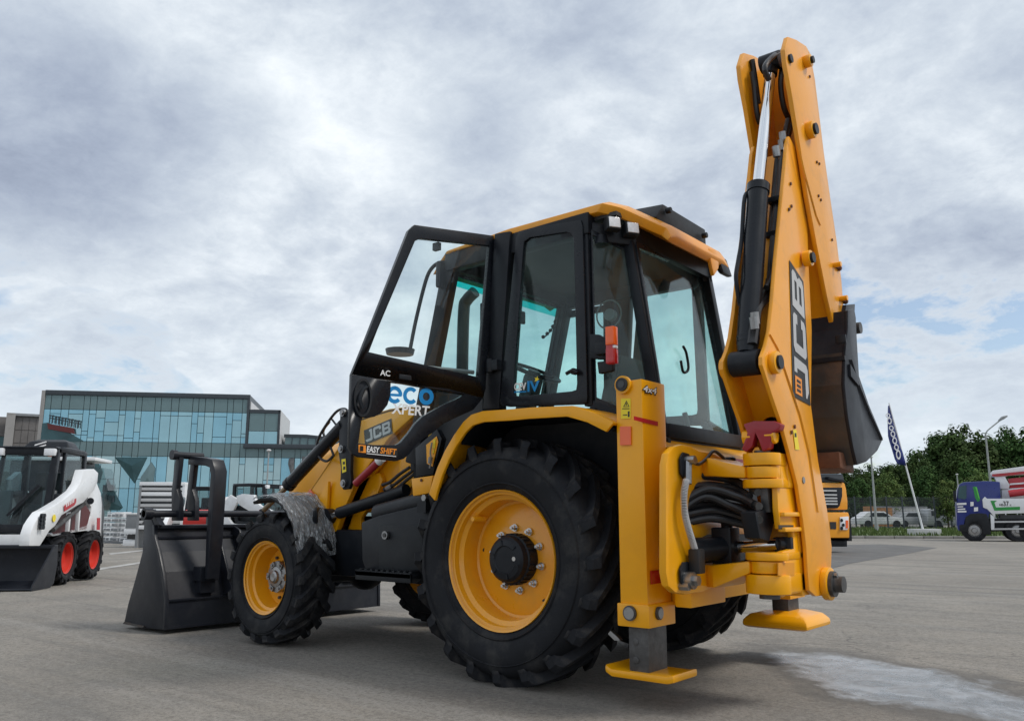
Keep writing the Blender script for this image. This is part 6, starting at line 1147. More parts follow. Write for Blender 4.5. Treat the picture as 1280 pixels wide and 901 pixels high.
    mb = MB(); mb.box((0.9, 0.22, 0.8), (1.0, 0.40, 1.35)); mb.box((0.9, -0.40, 0.8), (1.0, -0.22, 1.35)); mb.build('joystick_console', 'grey_mid', cb, bevel=0.02)
    mb = MB(); a = Vector((1.30, 0.30, 1.42)); b = Vector((1.40, -0.05, 0.98)); mb.beam(a + Vector((0.03, 0, 0)), b + Vector((0.03, 0, 0)), 0.02, 0.03); mb.beam(a + Vector((0.04, 0.03, 0)), b + Vector((0.05, 0.05, 0)), 0.012, 0.012); mb.build('wiper', 'black', cb)
    for yy in (0.36, -0.36): mb = MB(); mb.cbox((1.20, yy, 1.90), (0.10, 0.16, 0.11)); mb.build('headlamp', 'lamp_glass', cb, bevel=0.02)
    # front plate and bucket
    mb = MB(); mb.box((1.42, -0.44, 0.55), (1.48, 0.44, 0.72)); mb.build('front_panel', 'white_paint', T, bevel=0.01)
    mb = MB(); mb.plate([(1.482, 0.30, 0.59), (1.482, 0.43, 0.59), (1.482, 0.43, 0.70), (1.482, 0.30, 0.70)], (0.003, 0, 0)); mb.build('warning_label', 'decal_yellow', T)
    if bucket:
        bkt = bpy.data.objects.new('bucket', None); COL.objects.link(bkt); bkt.parent = T
        sp = [(1.50, 0.55), (1.46, 0.30), (1.50, 0.08), (1.62, 0.02), (2.18, 0.02), (2.18, 0.05), (1.82, 0.12), (1.58, 0.52), (1.58, 0.57)]
        pr = [(1.50, 0.55), (1.46, 0.30), (1.50, 0.08), (1.62, 0.02), (2.20, 0.02)]
        for sg in (1, -1): mb = MB(); mb.plate([(x, 0.70 * sg, z) for x, z in [(1.50, 0.56), (1.46, 0.30), (1.50, 0.05), (1.62, 0.0), (2.20, 0.0), (2.18, 0.06), (1.60, 0.56)]], (0, -0.02 * sg, 0)); mb.build('bucket_side', 'bucket_black', bkt)
        mb = MB(); mb.loft([[(x, 0.70, z), (x, -0.70, z), (x - 0.015, -0.70, z + 0.015), (x - 0.015, 0.70, z + 0.015)] for x, z in pr]); mb.build('bucket_shell', 'bucket_black', bkt)
        mb = MB(); mb.box((1.48, -0.70, 0.53), (1.60, 0.70, 0.58)); mb.build('bucket_lip', 'bucket_black', bkt, bevel=0.006)
    return T
mat('maroon', (0.10, 0.015, 0.015), 0.5)
fr = ((10.949,-0.846,-0.044),2.3816)
LB_ = (fr[0][0], fr[0][1], fr[0][2]) if isinstance(fr[0], tuple) else fr[:3]
LZ_ = fr[1] if isinstance(fr[0], tuple) else fr[3]
skl = skid_loader('skid_loader', 'white and black skid loader with red rims and lowered bucket at the far left', LB_, LZ_, 'compact skid loaders on the lot')
def yaw_of(lat, dep): v = RH * lat + FH * dep; return math.atan2(v.y, v.x)
o = copy_tree(skl); o.name = 'skid_loader'; p = gpt((300 - 640) / 1032.3 * 25.5 * 0.985, 25.5); o.location = p; o.rotation_euler = (0, 0, yaw_of(1, -0.35))
o['label'] = 'white skid loader with dark mesh cab seen behind the right half of the black bucket'
o = copy_tree(skl); o.name = 'skid_loader'; p = gpt((262 - 640) / 1032.3 * 28 * 0.985, 28); o.location = p; o.rotation_euler = (0, 0, yaw_of(0.15, -1))
o['label'] = 'skid loader facing the camera, seen between the upright black forks of the bucket'
# orange beacon and red counterweight block beside it
def tank_box(name, label, cat, c, sz, mt, rz, bevel=0.05, group=None):
    T = thing(name, label, cat, c, rz, group); return T
q = gpt((262 - 640) / 1032.3 * 26 * 0.985, 26)
T = thing('road_roller_drum', 'red steel water tank standing behind the black bucket and its forks', 'tank', q, yaw_of(1, 0))
mb = MB(); mb.loft([[(x, -0.4, 0.60), (x, 0.4, 0.60), (x, 0.48, 0.75), (x, 0.45, 1.12), (x, 0.3, 1.24), (x, -0.3, 1.24), (x, -0.45, 1.12), (x, -0.48, 0.75)] for x in (-0.62, 0.62)]); mb.build('tank_shell', 'red', T, bevel=0.05)
T.name = 'water_tank'
mb = MB(); mb.cyl((-0.3, -0.1, 1.24), (-0.3, -0.1, 1.30), 0.08); mb.build('tank_cap', 'black', T)
for x in (-0.5, 0.5): mb = MB(); mb.box((x - 0.06, -0.42, 0.0), (x + 0.06, 0.42, 0.62)); mb.build('tank_foot', 'black', T)
mb = MB(); mb.box((0.05, -0.02, 1.4), (0.09, 0.02, 1.9)); mb.build('mast', 'black', T); mb = MB(); mb.cyl((0.07, 0, 1.9), (0.07, 0, 2.0), 0.06, 0.045); mb.build('beacon', 'red_lens', T); mb = MB(); mb.box((0.03, -0.03, 1.2), (0.11, 0.03, 1.42)); mb.build('mast_foot', 'black', T)
# white slatted stillage stack
q = gpt((205 - 640) / 1032.3 * 29 * 0.985, 29)
T = thing('steel_shelving', 'stack of white ribbed steel trays behind the left fork of the bucket', 'shelving', q, yaw_of(1, 0.1))
for i in range(8):
    z = 0.62 + i * 0.185; mb = MB(); mb.box((-0.62, -0.5, z), (0.72, 0.5, z + (0.10 if i % 3 else 0.13))); mb.build('shelf', 'white' if i % 3 == 0 else 'grey_light', T, bevel=0.008)
    mb = MB(); mb.box((-0.58, -0.45, z + 0.1), (0.68, 0.45, z + 0.186)); mb.build('shelf_gap', 'grey_dark', T)
for x in (-0.66, 0.76): mb = MB(); mb.box((x - 0.04, -0.5, 0), (x + 0.04, 0.5, 2.08)); mb.build('shelf_post', 'grey_mid' if x < 0 else 'white', T)
mb = MB(); mb.box((-0.70, -0.52, 2.08), (0.80, 0.52, 2.2)); mb.build('shelf_top', 'white', T, bevel=0.01)
# grey steel box and pallet of forks at its left
q = gpt((174 - 640) / 1032.3 * 31 * 0.985, 31)
T = thing('steel_crate', 'plain grey steel box on white blocks left of the bucket corner', 'crate', q, yaw_of(1, 0))
mb = MB(); mb.box((-0.30, -0.3, 0.62), (0.35, 0.3, 1.12)); mb.build('box_body', 'grey_mid', T, bevel=0.012); mb = MB(); mb.box((-0.32, -0.32, 1.10), (0.37, 0.32, 1.15)); mb.build('box_lid', 'grey_light', T, bevel=0.008)
mb = MB(); mb.box((-0.35, -0.3, 0.0), (0.45, 0.3, 0.22)); mb.box((-0.35, -0.3, 0.42), (0.45, 0.3, 0.60)); mb.build('white_block', 'white', T, bevel=0.02)
mb = MB(); mb.box((-0.2, -0.32, 0.24), (0.5, 0.25, 0.40)); mb.build('fork_blade', 'letter_black', T)
# pallets of wrapped paving blocks
plab = ['leftmost pallet of white wrapped paving blocks just right of the left skid loader', 'second pallet of white wrapped paving blocks from the left skid loader', 'third pallet of paving blocks from the left skid loader, one layer taller', 'fourth pallet of paving blocks, tall, left of the grey steel box', 'pallet of paving blocks directly behind the grey steel box', 'lowest pallet of paving blocks, at the corner of the black bucket', 'back row pallet of paving blocks behind the middle of the stacks', 'back row pallet of paving blocks nearest the black bucket']
for i, (px, k, h) in enumerate([(128, 36.5, 5), (137, 36.0, 5), (146, 35.0, 6), (155, 34.2, 6), (164, 33.8, 5), (172, 33.4, 4), (150, 38.5, 6), (166, 38.0, 6)]):
    q = gpt((px - 640) / 1032.3 * k * 0.985, k)
    T = thing('block_pallet', plab[i], 'pallet', q, yaw_of(1, 0.02 * i), 'pallets of paving blocks between the loaders')
    mb = MB(); mb.box((-0.19, -0.4, 0.0), (0.19, 0.4, 0.07)); mb.build('pallet_base', 'grey_mid', T)
    mb = MB(); 
    for r_ in range(h): mb.cbox((R.uniform(-.01, .01), 0, 0.07 + 0.19 * r_ + 0.085), (0.355 + R.uniform(-.02, .02), 0.78, 0.15))
    mb.build('block_layers', 'white' if i % 3 else 'grey_light', T, bevel=0.012)
    mb = MB()
    for r_ in range(h):
        for c_ in (-0.09, 0.09): mb.cbox((c_ + R.uniform(-.01, .01), -0.39, 0.07 + 0.19 * r_ + 0.085), (0.12 + R.uniform(-.02, .02), 0.03, 0.09))
    stuff(mb.build('block_face', 'grey_mid', T))
    mb = MB(); mb.cbox((0, 0, 0.07 + 0.19 * h + 0.01), (0.37, 0.8, 0.03)); mb.build('film_cap', 'white', T, bevel=0.01)
# machine with dark domed engine cover behind the left skid loader
q = gpt((58 - 640) / 1032.3 * 17.5 * 0.985, 17.5)
T = thing('telehandler', 'white roofed machine with black domed engine cover behind the left skid loader', 'loader', q, yaw_of(0.1, -1)); T.scale = (1, 1, 1.22)
f_ = lambda px, k: gpt((px - 640) / 1032.3 * k, k)
mb = MB(); mb.loft([[(-0.35, -0.52 + d, 1.78), (-0.35, 0.52 - d, 1.78), (0.35, 0.52 - d, 1.78), (0.35, -0.52 + d, 1.78)] if z is None else [(-0.35 + d, -0.52 + d, z), (-0.35 + d, 0.52 - d, z), (0.35 - d, 0.52 - d, z), (0.35 - d, -0.52 + d, z)] for d, z in ((0, 1.80), (0.05, 1.95), (0.14, 2.07), (0.28, 2.12))]); mb.build('engine_dome', 'black', T, bevel=0.03, ang=50)
for i in range(4): mb = MB(); mb.plate([(0.36 - i * 0.01, -0.20, 1.83 + i * 0.055), (0.36 - i * 0.01, 0.02, 1.89 + i * 0.055), (0.36 - i * 0.01, 0.02, 1.91 + i * 0.055), (0.36 - i * 0.01, -0.20, 1.85 + i * 0.055)], (0.02, 0, 0)); mb.build('dome_vent', 'letter_white', T)
mb = MB(); mb.loft([[(-0.55, -0.75, z), (-0.55, 1.05, z), (0.6, 1.12, z), (0.6, -0.75, z)] for z in (1.74, 1.80)]); mb.build('machine_roof', 'white_paint', T, bevel=0.02)
mb = MB(); mb.box((-0.5, -0.6, 0.9), (0.45, 0.72, 1.74)); mb.build('machine_cab', 'black', T, bevel=0.04)
mb = MB(); mb.plate([(0.47, 0.70, 1.66), (0.47, 0.9, 1.66), (0.47, 1.25, 1.62), (0.47, 1.38, 1.25), (0.47, 1.22, 0.85), (0.47, 0.74, 0.9)], (-0.5, 0, 0)); mb.build('machine_window', 'dark_glass', T)
mb = MB(); mb.box((-0.6, -0.65, 0.35), (0.6, 0.85, 0.95)); mb.build('machine_body', 'white_paint', T, bevel=0.05)
mb = MB(); mb.cyl((0.5, 0.22, 1.80), (0.5, 0.22, 1.90), 0.07); mb.build('beacon', 'orange_lens', T)
for x in (-0.5, 0.5):
    mb = MB(); mb.lathe([(0.2, -0.12), (0.36, -0.14), (0.38, 0), (0.36, 0.14), (0.2, 0.12), (0.2, -0.12)], (x, 0.75, 0.38)); mb.build('wheel', 'tyre', T)

# ================================================================ BUILDINGS
mat('facade_blue', (0.22, 0.41, 0.49), 0.10, metal=0.75, var=0.10, vs=0.35, rvar=0.02)
mat('facade_cyan', (0.27, 0.44, 0.49), 0.10, metal=0.75, var=0.10, vs=0.35, rvar=0.02)
mat('facade_pale', (0.35, 0.48, 0.50), 0.12, metal=0.6, var=0.10, vs=0.35, rvar=0.02)
mat('spandrel', (0.13, 0.20, 0.21), 0.22, metal=0.2, var=0.08, vs=0.5)
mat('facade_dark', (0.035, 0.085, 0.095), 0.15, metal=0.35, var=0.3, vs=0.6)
mat('frame_dark', (0.035, 0.045, 0.055), 0.45, var=0.1)
mat('concrete', (0.30, 0.29, 0.28), 0.85, var=0.12, vs=0.4, bump=0.2, bs=4, dirt=((0.2, 0.19, 0.18), 0.5, 0.6))
mat('panel_grey', (0.155, 0.145, 0.14), 0.7, var=0.22, vs=0.5, dirt=((0.09, 0.085, 0.08), 0.6, 0.8))
mat('reflection_grey', (0.12, 0.125, 0.13), 0.6, var=0.3, vs=2, dirt=((0.2, 0.2, 0.2), 0.5, 3))  # grey tone for the shapes mirrored in the facade glass
fr = ((71.514,-24.379,-0.51),-2.2855)
FL = (fr[0][0], fr[0][1], fr[0][2]) if isinstance(fr[0], tuple) else fr[:3]; FZ = fr[1] if isinstance(fr[0], tuple) else fr[3]
GB = thing('glass_building', 'long low office building with blue glass facade and dark roof edge on the left', 'building', FL, FZ)
# heights measured on the facade plane
zT = (7.235,0,11.779)[2]; zT2 = (7.263,0,11.428)[2]; zB1 = (7.358,0,10.205)[2]; zB2 = (7.568,0,7.506)[2]; zB3 = (7.661,0,6.306)[2]
xL = (-0.67,0,6.874)[0]; xR = (16.168,0,9.225)[0]; xE = (27.401,0,4.415)[0]
mb = MB(); mb.box((xL + 0.05, 0.25, 0), (xR, 16, zT)); mb.build('main_block', 'frame_dark', GB)
mb = MB(); mb.box((xL - 0.28, -0.12, 0), (xL, 16, zT)); mb.build('end_wall', 'concrete', GB)
mb = MB(); mb.box((xL, -0.12, zT2), (xR, 0.25, zT + 0.05)); mb.build('roof_edge', 'frame_dark', GB, bevel=0.02)
mb = MB(); mb.box((xR - 0.22, -0.10, zB2 - 0.3), (xR, 0.25, zT2)); mb.build('corner_frame', 'frame_dark', GB)
mb = MB(); mb.box((xR, 0.3, zB2), (xR + 0.05, 16, zT - 0.5)); mb.build('side_cladding', 'grey_light', GB)
rr = random.Random(5)
wid = [0.5, 0.85, 0.62, 1.15, 0.5, 0.55, 0.75, 1.12, 0.5, 0.78, 0.5, 1.08]
def bay(x0, x1, z0, z1, rows, mats, depth=0.0):
    """fills one bay between mullions with panes split at the given heights"""
    zs = [z0] + rows + [z1]
    for a, b in zip(zs[:-1], zs[1:]):
        if b - a < 0.05: continue
        tilt = rr.uniform(-0.006, 0.006); t2 = rr.uniform(-0.006, 0.006)
        mb = MB(); w = 0.022
        pts = [(x0 + w, depth + tilt, a + w), (x1 - w, depth - tilt, a + w), (x1 - w, depth - tilt + t2, b - w), (x0 + w, depth + tilt + t2, b - w)]
        mb.plate(pts, (0, 0.06, 0)); mb.build('glass_pane' if mats[0] != 'spandrel' else 'spandrel_panel', rr.choice(mats), GB)
x = xL; i = 0; cols = []
while x < xE - 0.2:
    w = wid[i % len(wid)]; cols.append((x, min(x + w, xE))); x += w; i += 1
bl, cy_ = ['facade_blue', 'facade_blue', 'facade_cyan'], ['facade_cyan', 'facade_pale', 'facade_pale', 'facade_blue']
for (a, b) in cols:
    if b <= xR - 0.1:
        bay(a, b, zB1, zT2, [], ['spandrel'])
        h = zB1 - zB2; rows = sorted(rr.sample([0.12, 0.2, 0.32, 0.62, 0.75, 0.86], 1 if rr.random() < 0.45 else 2)); bay(a, b, zB2, zB1, [zB2 + h * r_ for r_ in rows if True], bl)
    bay(a, b, zB3, zB2 - (0.0 if b < xR - 0.1 else 0.35), [], ['spandrel'])
    h = zB3; rows = sorted(rr.sample([0.18, 0.3, 0.42, 0.55, 0.68, 0.8, 0.9], rr.choice([2, 3]))); bay(a, b, 0.2, zB3, [0.2 + (h - 0.2) * r_ for r_ in rows], cy_)
mb = MB(); mb.box((xR, 0.25, 0), (xE, 14, zB2 - 0.1)); mb.build('low_block', 'frame_dark', GB)
mb = MB(); mb.box((xR - 0.3, -0.45, zB2 - 0.42), (xE + 1, 0.3, zB2 - 0.02)); mb.build('ledge', 'frame_dark', GB, bevel=0.02)
# upper side volume
u0, u1 = xR + 0.02, (18.834,0,9.275)[0]; zU = (17.394,0,10.53)[2]
mb = MB(); mb.box((u0, 0.2, zB2), (u1, 9, zU)); mb.build('side_block', 'grey_light', GB)
mb = MB(); mb.box((u0, -0.05, zU - 0.3), (u1, 0.2, zU)); mb.box((u1 - 0.18, -0.05, zB2), (u1, 0.2, zU)); mb.build('side_block_frame', 'frame_dark', GB)
um = (u0 + u1) / 2
for a, b in ((u0, um), (um, u1 - 0.18)):
    bay(a, b, zB2, zU - 1.9, [], bl, 0.02); bay(a, b, zU - 1.9, zU - 0.3, [], ['spandrel'], 0.02)
# low roof pavilion further right
v1 = (23.676,2,8.104)[0]; zV = (19.728,2,8.552)[2]
mb = MB(); mb.plate([(u1 + 0.3, 2, zB2 - 0.1), (v1 + 3, 2, zB2 - 0.1), (v1 + 3, 2, zV - 0.5), (u1 + 2.2, 2, zV), (u1 + 0.3, 2, zV)], (0, 6, 0)); mb.build('roof_pavilion', 'spandrel', GB)
mb = MB(); mb.plate([(u1 + 0.2, 1.9, zV + 0.02), (u1 + 2.2, 1.9, zV + 0.02), (v1 + 3, 1.9, zV - 0.5), (v1 + 3, 1.9, zV - 0.8), (u1 + 2.2, 1.9, zV - 0.26), (u1 + 0.2, 1.9, zV - 0.26)], (0, 0.2, 0)); mb.build('pavilion_edge', 'frame_dark', GB)
for k_ in range(8): mb = MB(); xx = u1 + 0.9 + k_ * 0.7; mb.box((xx, 1.93, zB2), (xx + 0.06, 2.0, zV - 0.28 - max(0, (xx - u1 - 2.2)) * 0.1)); mb.build('pavilion_mullion', 'frame_dark', GB)
# reflections in the lower glass, shaped as raised facets on the facade
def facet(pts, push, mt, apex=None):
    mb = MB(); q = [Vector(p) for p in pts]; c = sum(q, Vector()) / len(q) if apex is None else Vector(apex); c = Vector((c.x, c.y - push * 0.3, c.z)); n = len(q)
    mb.faces(q + [c], [(i, (i + 1) % n, n) for i in range(n)]); mb.build('reflection_facet', mt, GB, ang=5)
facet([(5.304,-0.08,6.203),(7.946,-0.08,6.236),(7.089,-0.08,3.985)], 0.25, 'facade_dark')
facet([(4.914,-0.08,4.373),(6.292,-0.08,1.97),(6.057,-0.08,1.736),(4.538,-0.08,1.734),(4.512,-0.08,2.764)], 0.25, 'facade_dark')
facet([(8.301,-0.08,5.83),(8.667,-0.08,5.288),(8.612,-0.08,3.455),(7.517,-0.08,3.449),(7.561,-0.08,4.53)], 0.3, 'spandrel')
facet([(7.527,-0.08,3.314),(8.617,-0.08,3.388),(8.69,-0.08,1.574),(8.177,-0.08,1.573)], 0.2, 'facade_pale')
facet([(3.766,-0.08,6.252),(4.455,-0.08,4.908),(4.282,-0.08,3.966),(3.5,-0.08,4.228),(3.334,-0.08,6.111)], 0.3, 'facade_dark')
facet([(19.748,-0.08,6.241),(20.225,-0.08,6.317),(20.223,-0.08,4.915),(19.95,-0.08,4.912),(19.704,-0.08,5.749)], 0.3, 'reflection_grey')
facet([(20.906,-0.08,6.466),(21.602,-0.08,6.333),(22.555,-0.08,5.076),(21.989,-0.08,3.811),(21.536,-0.08,3.182),(20.735,-0.08,4.221),(20.807,-0.08,5.621)], 0.4, 'reflection_grey')
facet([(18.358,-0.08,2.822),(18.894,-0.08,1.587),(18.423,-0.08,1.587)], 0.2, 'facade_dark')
for q in [(4.779,-0.36,3.559),(5.058,-0.36,3.627),(5.317,-0.36,3.562),(4.974,-0.36,2.761),(5.295,-0.36,2.695),(5.548,-0.36,2.697)]: mb = MB(); q = Vector(q); mb.box(q + Vector((-0.11, 0, -0.28)), q + Vector((0.11, 0.05, 0.28))); mb.build('reflected_window', 'frame_dark', GB)  # windows of the mirrored building, added as small solid boxes
# dark reflection and mirrored sign, added as raised parts on the upper left facade
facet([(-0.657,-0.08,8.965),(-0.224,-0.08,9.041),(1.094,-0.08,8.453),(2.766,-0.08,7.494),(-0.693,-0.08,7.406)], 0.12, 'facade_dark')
for i in range(5):
    q = Vector((0.074,-0.3,9.363)) + Vector((i * 0.52, 0, -0.10 * i)); mb = MB(); mb.box(q + Vector((-0.15, 0, -0.35)), q + Vector((-0.08, 0.08, 0.32))); mb.box(q + Vector((0.08, 0, -0.35)), q + Vector((0.15, 0.08, 0.30))); mb.box(q + Vector((-0.15, 0, 0.0)), q + Vector((0.15, 0.079, 0.08))); mb.box(q + Vector((-0.2, 0, 0.22)), q + Vector((0.2, 0.078, 0.3))); stuff(mb.build('reflected_character', 'frame_dark', GB))
mb = MB(); mb.plate([(-0.208,-0.28,8.952),(1.907,-0.28,8.584),(2.013,-0.28,8.109),(-0.1,-0.28,8.479)], (0, 0.1, 0)); mb.build('reflected_sign_rail', 'maroon', GB)
for q, l in (([(18.115,-5,6.429)][0], 0),):
    pass
# lamp posts in front of the glass building
def lamp(label, base, h, head, arm=0.0, yaw=0.0, grp=None, r=0.07):
    T = thing('street_lamp', label, 'street lamp', base, yaw, grp)
    mb = MB(); mb.cyl((0, 0, 0), (0, 0, h), r, r * 0.6, n=10); mb.build('pole', 'galv', T)
    mb = MB(); mb.cyl((0, 0, 0), (0, 0, 0.5), r * 1.5, n=10); mb.build('pole_foot', 'galv', T)
    if arm:
        mb = MB(); mb.tube([(0, 0, h - 0.05), (arm * 0.12, 0, h + 0.25), (arm * 0.6, 0, h + 0.75), (arm * 0.85, 0, h + 1.0)], r * 0.5, 8); mb.build('arm', 'galv', T)
        mb = MB(); mb.loft([[(arm * 0.80, -0.10, h + 0.93), (arm * 0.80, 0.10, h + 0.93), (arm * 0.80, 0.08, h + 1.05), (arm * 0.80, -0.08, h + 1.05)], [(arm * 1.05, -0.16, h + 1.10), (arm * 1.05, 0.16, h + 1.10), (arm * 1.02, 0.14, h + 1.32), (arm * 1.02, -0.14, h + 1.32)], [(arm * 1.3, -0.08, h + 1.30), (arm * 1.3, 0.08, h + 1.30), (arm * 1.28, 0.07, h + 1.40), (arm * 1.28, -0.07, h + 1.40)]]); mb.build('lamp_head', 'grey_mid', T, bevel=0.02)
    else:
        mb = MB(); mb.sphere((0, 0, h + 0.05), head, 8, (1, 1, 0.6)); mb.build('lamp_head', 'grey_light', T)
    return T
mat('galv', (0.33, 0.34, 0.34), 0.55, metal=0.3, var=0.12, vs=3)
lamp('thin street lamp with small round head in front of the glass building', gpx(332.5, 55), 5.4, 0.16)
lamp('tall grey street lamp with angled arm above the trees behind the blue truck', gpt(35.0, 61.0, 0.2), 7.0, 0, 1.35, FZ + math.pi * 1.0 if False else math.atan2(RH.y, RH.x), None, 0.10)
lamp('plain grey lamp pole right of the yellow truck cab', gpt(24.9, 57.5, 0.2), 5.0, 0.12, 0, 0, None, 0.09)
lamp('pale lamp pole with leafy crown behind it left of the blue truck', gpt(32.6, 61, 0.2), 4.0, 0.10, 0, 0, None, 0.07)

# grey panel building at the far left
LB0 = Vector(gpt((12 - 640) / 1032.3 * 85, 85)); 
GY = thing('panel_building', 'grey panel clad building with white window band at the far left edge', 'building', LB0, yaw_of(1, 0.55))
zH = (642 - 519) / 1032.3 * 85 + 1.6
mb = MB(); mb.box((0, 0.1, 0), (14, 10, zH - 0.1)); mb.build('wall', 'panel_grey', GY)
mb = MB(); mb.box((-0.45, -0.3, 0), (0.35, 0.6, zH)); mb.build('corner_pillar', 'concrete', GY)
mb = MB(); mb.box((-0.4, -0.3, zH - 0.25), (14, 0.1, zH)); mb.build('parapet', 'grey_mid', GY)
for r_ in range(3):
    for c_ in range(9):
        z0 = zH - 0.35 - (r_ + 1) * 1.35; mb = MB(); mb.box((0.40 + c_ * 0.62, 0.02 + rr.uniform(0, 0.02), z0 + 0.03), (0.40 + c_ * 0.62 + 0.58, 0.1, z0 + 1.31)); mb.build('wall_panel', 'panel_grey', GY)
mb = MB(); mb.box((2.2, -0.15, 1.0), (9, 0.08, zH - 4.3)); mb.build('window_band', 'white', GY)
for c_ in range(6): mb = MB(); mb.box((2.5 + c_ * 0.85, -0.20, zH - 7.6), (2.5 + c_ * 0.85 + 0.45, -0.14, zH - 5.1)); mb.build('window', 'facade_dark', GY)
mb = MB(); mb.box((-14, 1.6, 0), (-0.4, 10, zH - 2.2)); mb.build('side_wall', 'facade_dark', GY)
mb = MB(); mb.box((-14, 1.2, zH - 2.3), (-0.4, 10, zH - 0.3)); mb.build('side_parapet', 'panel_grey', GY)

# ================================================================ RIGHT-HAND BACKGROUND
# blue concrete pump truck
fr = ((5.071,-38.843,-0.263),0.2240)
TL = (fr[0][0], fr[0][1], fr[0][2]) if isinstance(fr[0], tuple) else fr[:3]; TZ = fr[1] if isinstance(fr[0], tuple) else fr[3]
TR = thing('concrete_pump_truck', 'blue concrete pump truck with white and red folded boom at the right edge', 'truck', TL, TZ)
DY = -2.3
mb = MB(); mb.plate([(0.652,0,0.775),(0.606,0,1.695),(0.499,0,2.36),(0.394,0,2.619),(0.22,0,2.709),(-0.699,0,2.75),(-1.273,0,2.704),(-1.238,0,1.977),(-1.133,0,1.869),(-1.083,0,1.326),(-0.693,0,1.254),(-0.65,0,0.783),(-0.448,0,1.036),(-0.231,0,1.144),(0.094,0,1.143),(0.307,0,0.96),(0.378,0,0.521),(0.611,0,0.483)], (0, DY, 0)); cabT = mb.build('cab', 'blue_paint', TR, bevel=0.04)
mb = MB(); mb.plate([(0.498,0.01,1.989),(0.42,0.01,2.507),(0.1,0.01,2.577),(0.152,0.01,1.987),(0.224,0.01,1.914)], (0, 0.02, 0)); mb.build('door_glass', 'facade_dark', cabT)
mb = MB(); mb.plate([(-0.155,0.01,2.5),(-0.27,0.01,2.498),(-0.393,0.01,1.873),(-0.289,0.01,1.801),(-0.208,0.01,1.984)], (0, 0.02, 0)); mb.build('green_stripe', 'green_paint', cabT)
mb = MB(); mb.plate([(-0.252,0.035,2.498),(-0.316,0.035,2.479),(-0.395,0.035,1.909),(-0.337,0.035,1.983)], (0, 0.01, 0)); mb.build('green_stripe', 'decal_green', cabT)
for pp in ([(0.568,0.02,1.75),(0.171,0.02,1.766),(0.179,0.02,1.674),(0.576,0.02,1.657)], [(0.548,0.02,1.602),(0.317,0.02,1.609),(0.321,0.02,1.561),(0.553,0.02,1.547)], [(0.558,0.02,1.491),(0.243,0.02,1.509),(0.249,0.02,1.443),(0.563,0.02,1.429)], [(0.566,0.02,1.388),(0.203,0.02,1.399),(0.21,0.02,1.326),(0.572,0.02,1.318)], [(0.004,0.02,1.802),(-0.126,0.02,1.801),(-0.11,0.02,1.618),(0.022,0.02,1.6)], [(-0.12,0.02,1.545),(-0.284,0.02,1.563),(-0.268,0.02,1.381),(-0.104,0.02,1.362)]):
    mb = MB(); mb.plate(pp, (0, 0.01, 0)); mb.build('lettering', 'letter_white', cabT)
mb = MB(); mb.plate([(0.549,0.03,0.447),(0.557,0.03,0.739),(0.323,0.03,0.777),(0.262,0.03,1.106),(0.053,0.03,1.253),(-0.308,0.03,1.29),(-0.595,0.03,1.253),(-0.697,0.03,0.964),(-0.702,0.03,0.316),(-0.381,0.03,0.313),(-0.353,0.03,0.709),(-0.207,0.03,0.89),(0.02,0.03,0.888),(0.166,0.03,0.706),(0.225,0.03,0.414)], (0, -0.6, 0)); mb.build('wheel_arch', 'plastic', TR, bevel=0.02)
mb = MB(); mb.cbox((0.627,0.15,2.062), (0.12, 0.12, 0.5)); mb.build('mirror', 'black', TR)
for px in (1218, 1263, 1277):
    for yy in (-0.17, DY + 0.17):
        mb = MB(); c = Vector((-0.05,0,0.562)); c.x = (-0.05,0,0.562)[0] - (px - 1218) / 26.0; c.y = yy; c.z = 0.5
        mb.lathe([(0.29, 0.14), (0.36, 0.16), (0.48, 0.16), (0.505, 0.12), (0.51, 0), (0.505, -0.12), (0.48, -0.16), (0.29, -0.14)], c, n=40); w_ = mb.build('tyre', 'tyre', TR)
        mb = MB(); mb.lathe([(0.30, 0.13), (0.27, 0.10), (0.24, 0.04), (0.12, 0.05), (0.10, 0.13), (0.0001, 0.13)], c, n=32); mb.build('rim', 'steel', TR)
mb = MB(); mb.plate([(-0.332,-0.3,1.034),(-2.708,-0.3,1.042),(-2.659,-0.3,0.545),(-0.765,-0.3,0.455),(-0.52,-0.3,0.597)], (0, -1.6, 0)); mb.build('chassis', 'black', TR)
mb = MB(); mb.plate([(-0.491,0.05,1.908),(-0.6,0.05,2.035),(-0.688,0.05,1.944),(-2.205,0.05,1.933),(-2.143,0.05,1.291),(-0.946,0.05,1.254),(-0.901,0.05,1.109),(-0.789,0.05,1.29),(-0.645,0.05,1.471),(-0.491,0.05,1.544)], (0, -0.15, 0)); mb.build('side_panel', 'white_paint', TR, bevel=0.01)
mb = MB(); mb.plate([(-0.808,0.055,1.852),(-1.064,0.055,1.85),(-0.96,0.055,1.76),(-1.004,0.055,1.543),(-1.953,0.055,1.576),(-1.939,0.055,1.433),(-0.927,0.055,1.398)], (0, 0.01, 0)); mb.build('green_stripe', 'green_paint', TR)
a, b = Vector((-1.312,0.06,1.614)), Vector((-1.533,0.06,1.613)); text('37', a, b - a, (0, 0, 1), 0.21, 'letter_black', TR, 'lettering', 0.03, 0, (b - a).length)
a, b = Vector((-1.153,0.06,1.615)), Vector((-1.296,0.06,1.614)); text('H0', a, b - a, (0, 0, 1), 0.10, 'letter_black', TR, 'lettering', 0.03, 0, (b - a).length)
a, b = Vector((-1.564,0.06,1.613)), Vector((-1.621,0.06,1.613)); text('c', a, b - a, (0, 0, 1), 0.10, 'letter_black', TR, 'lettering', 0.03, 0, (b - a).length)
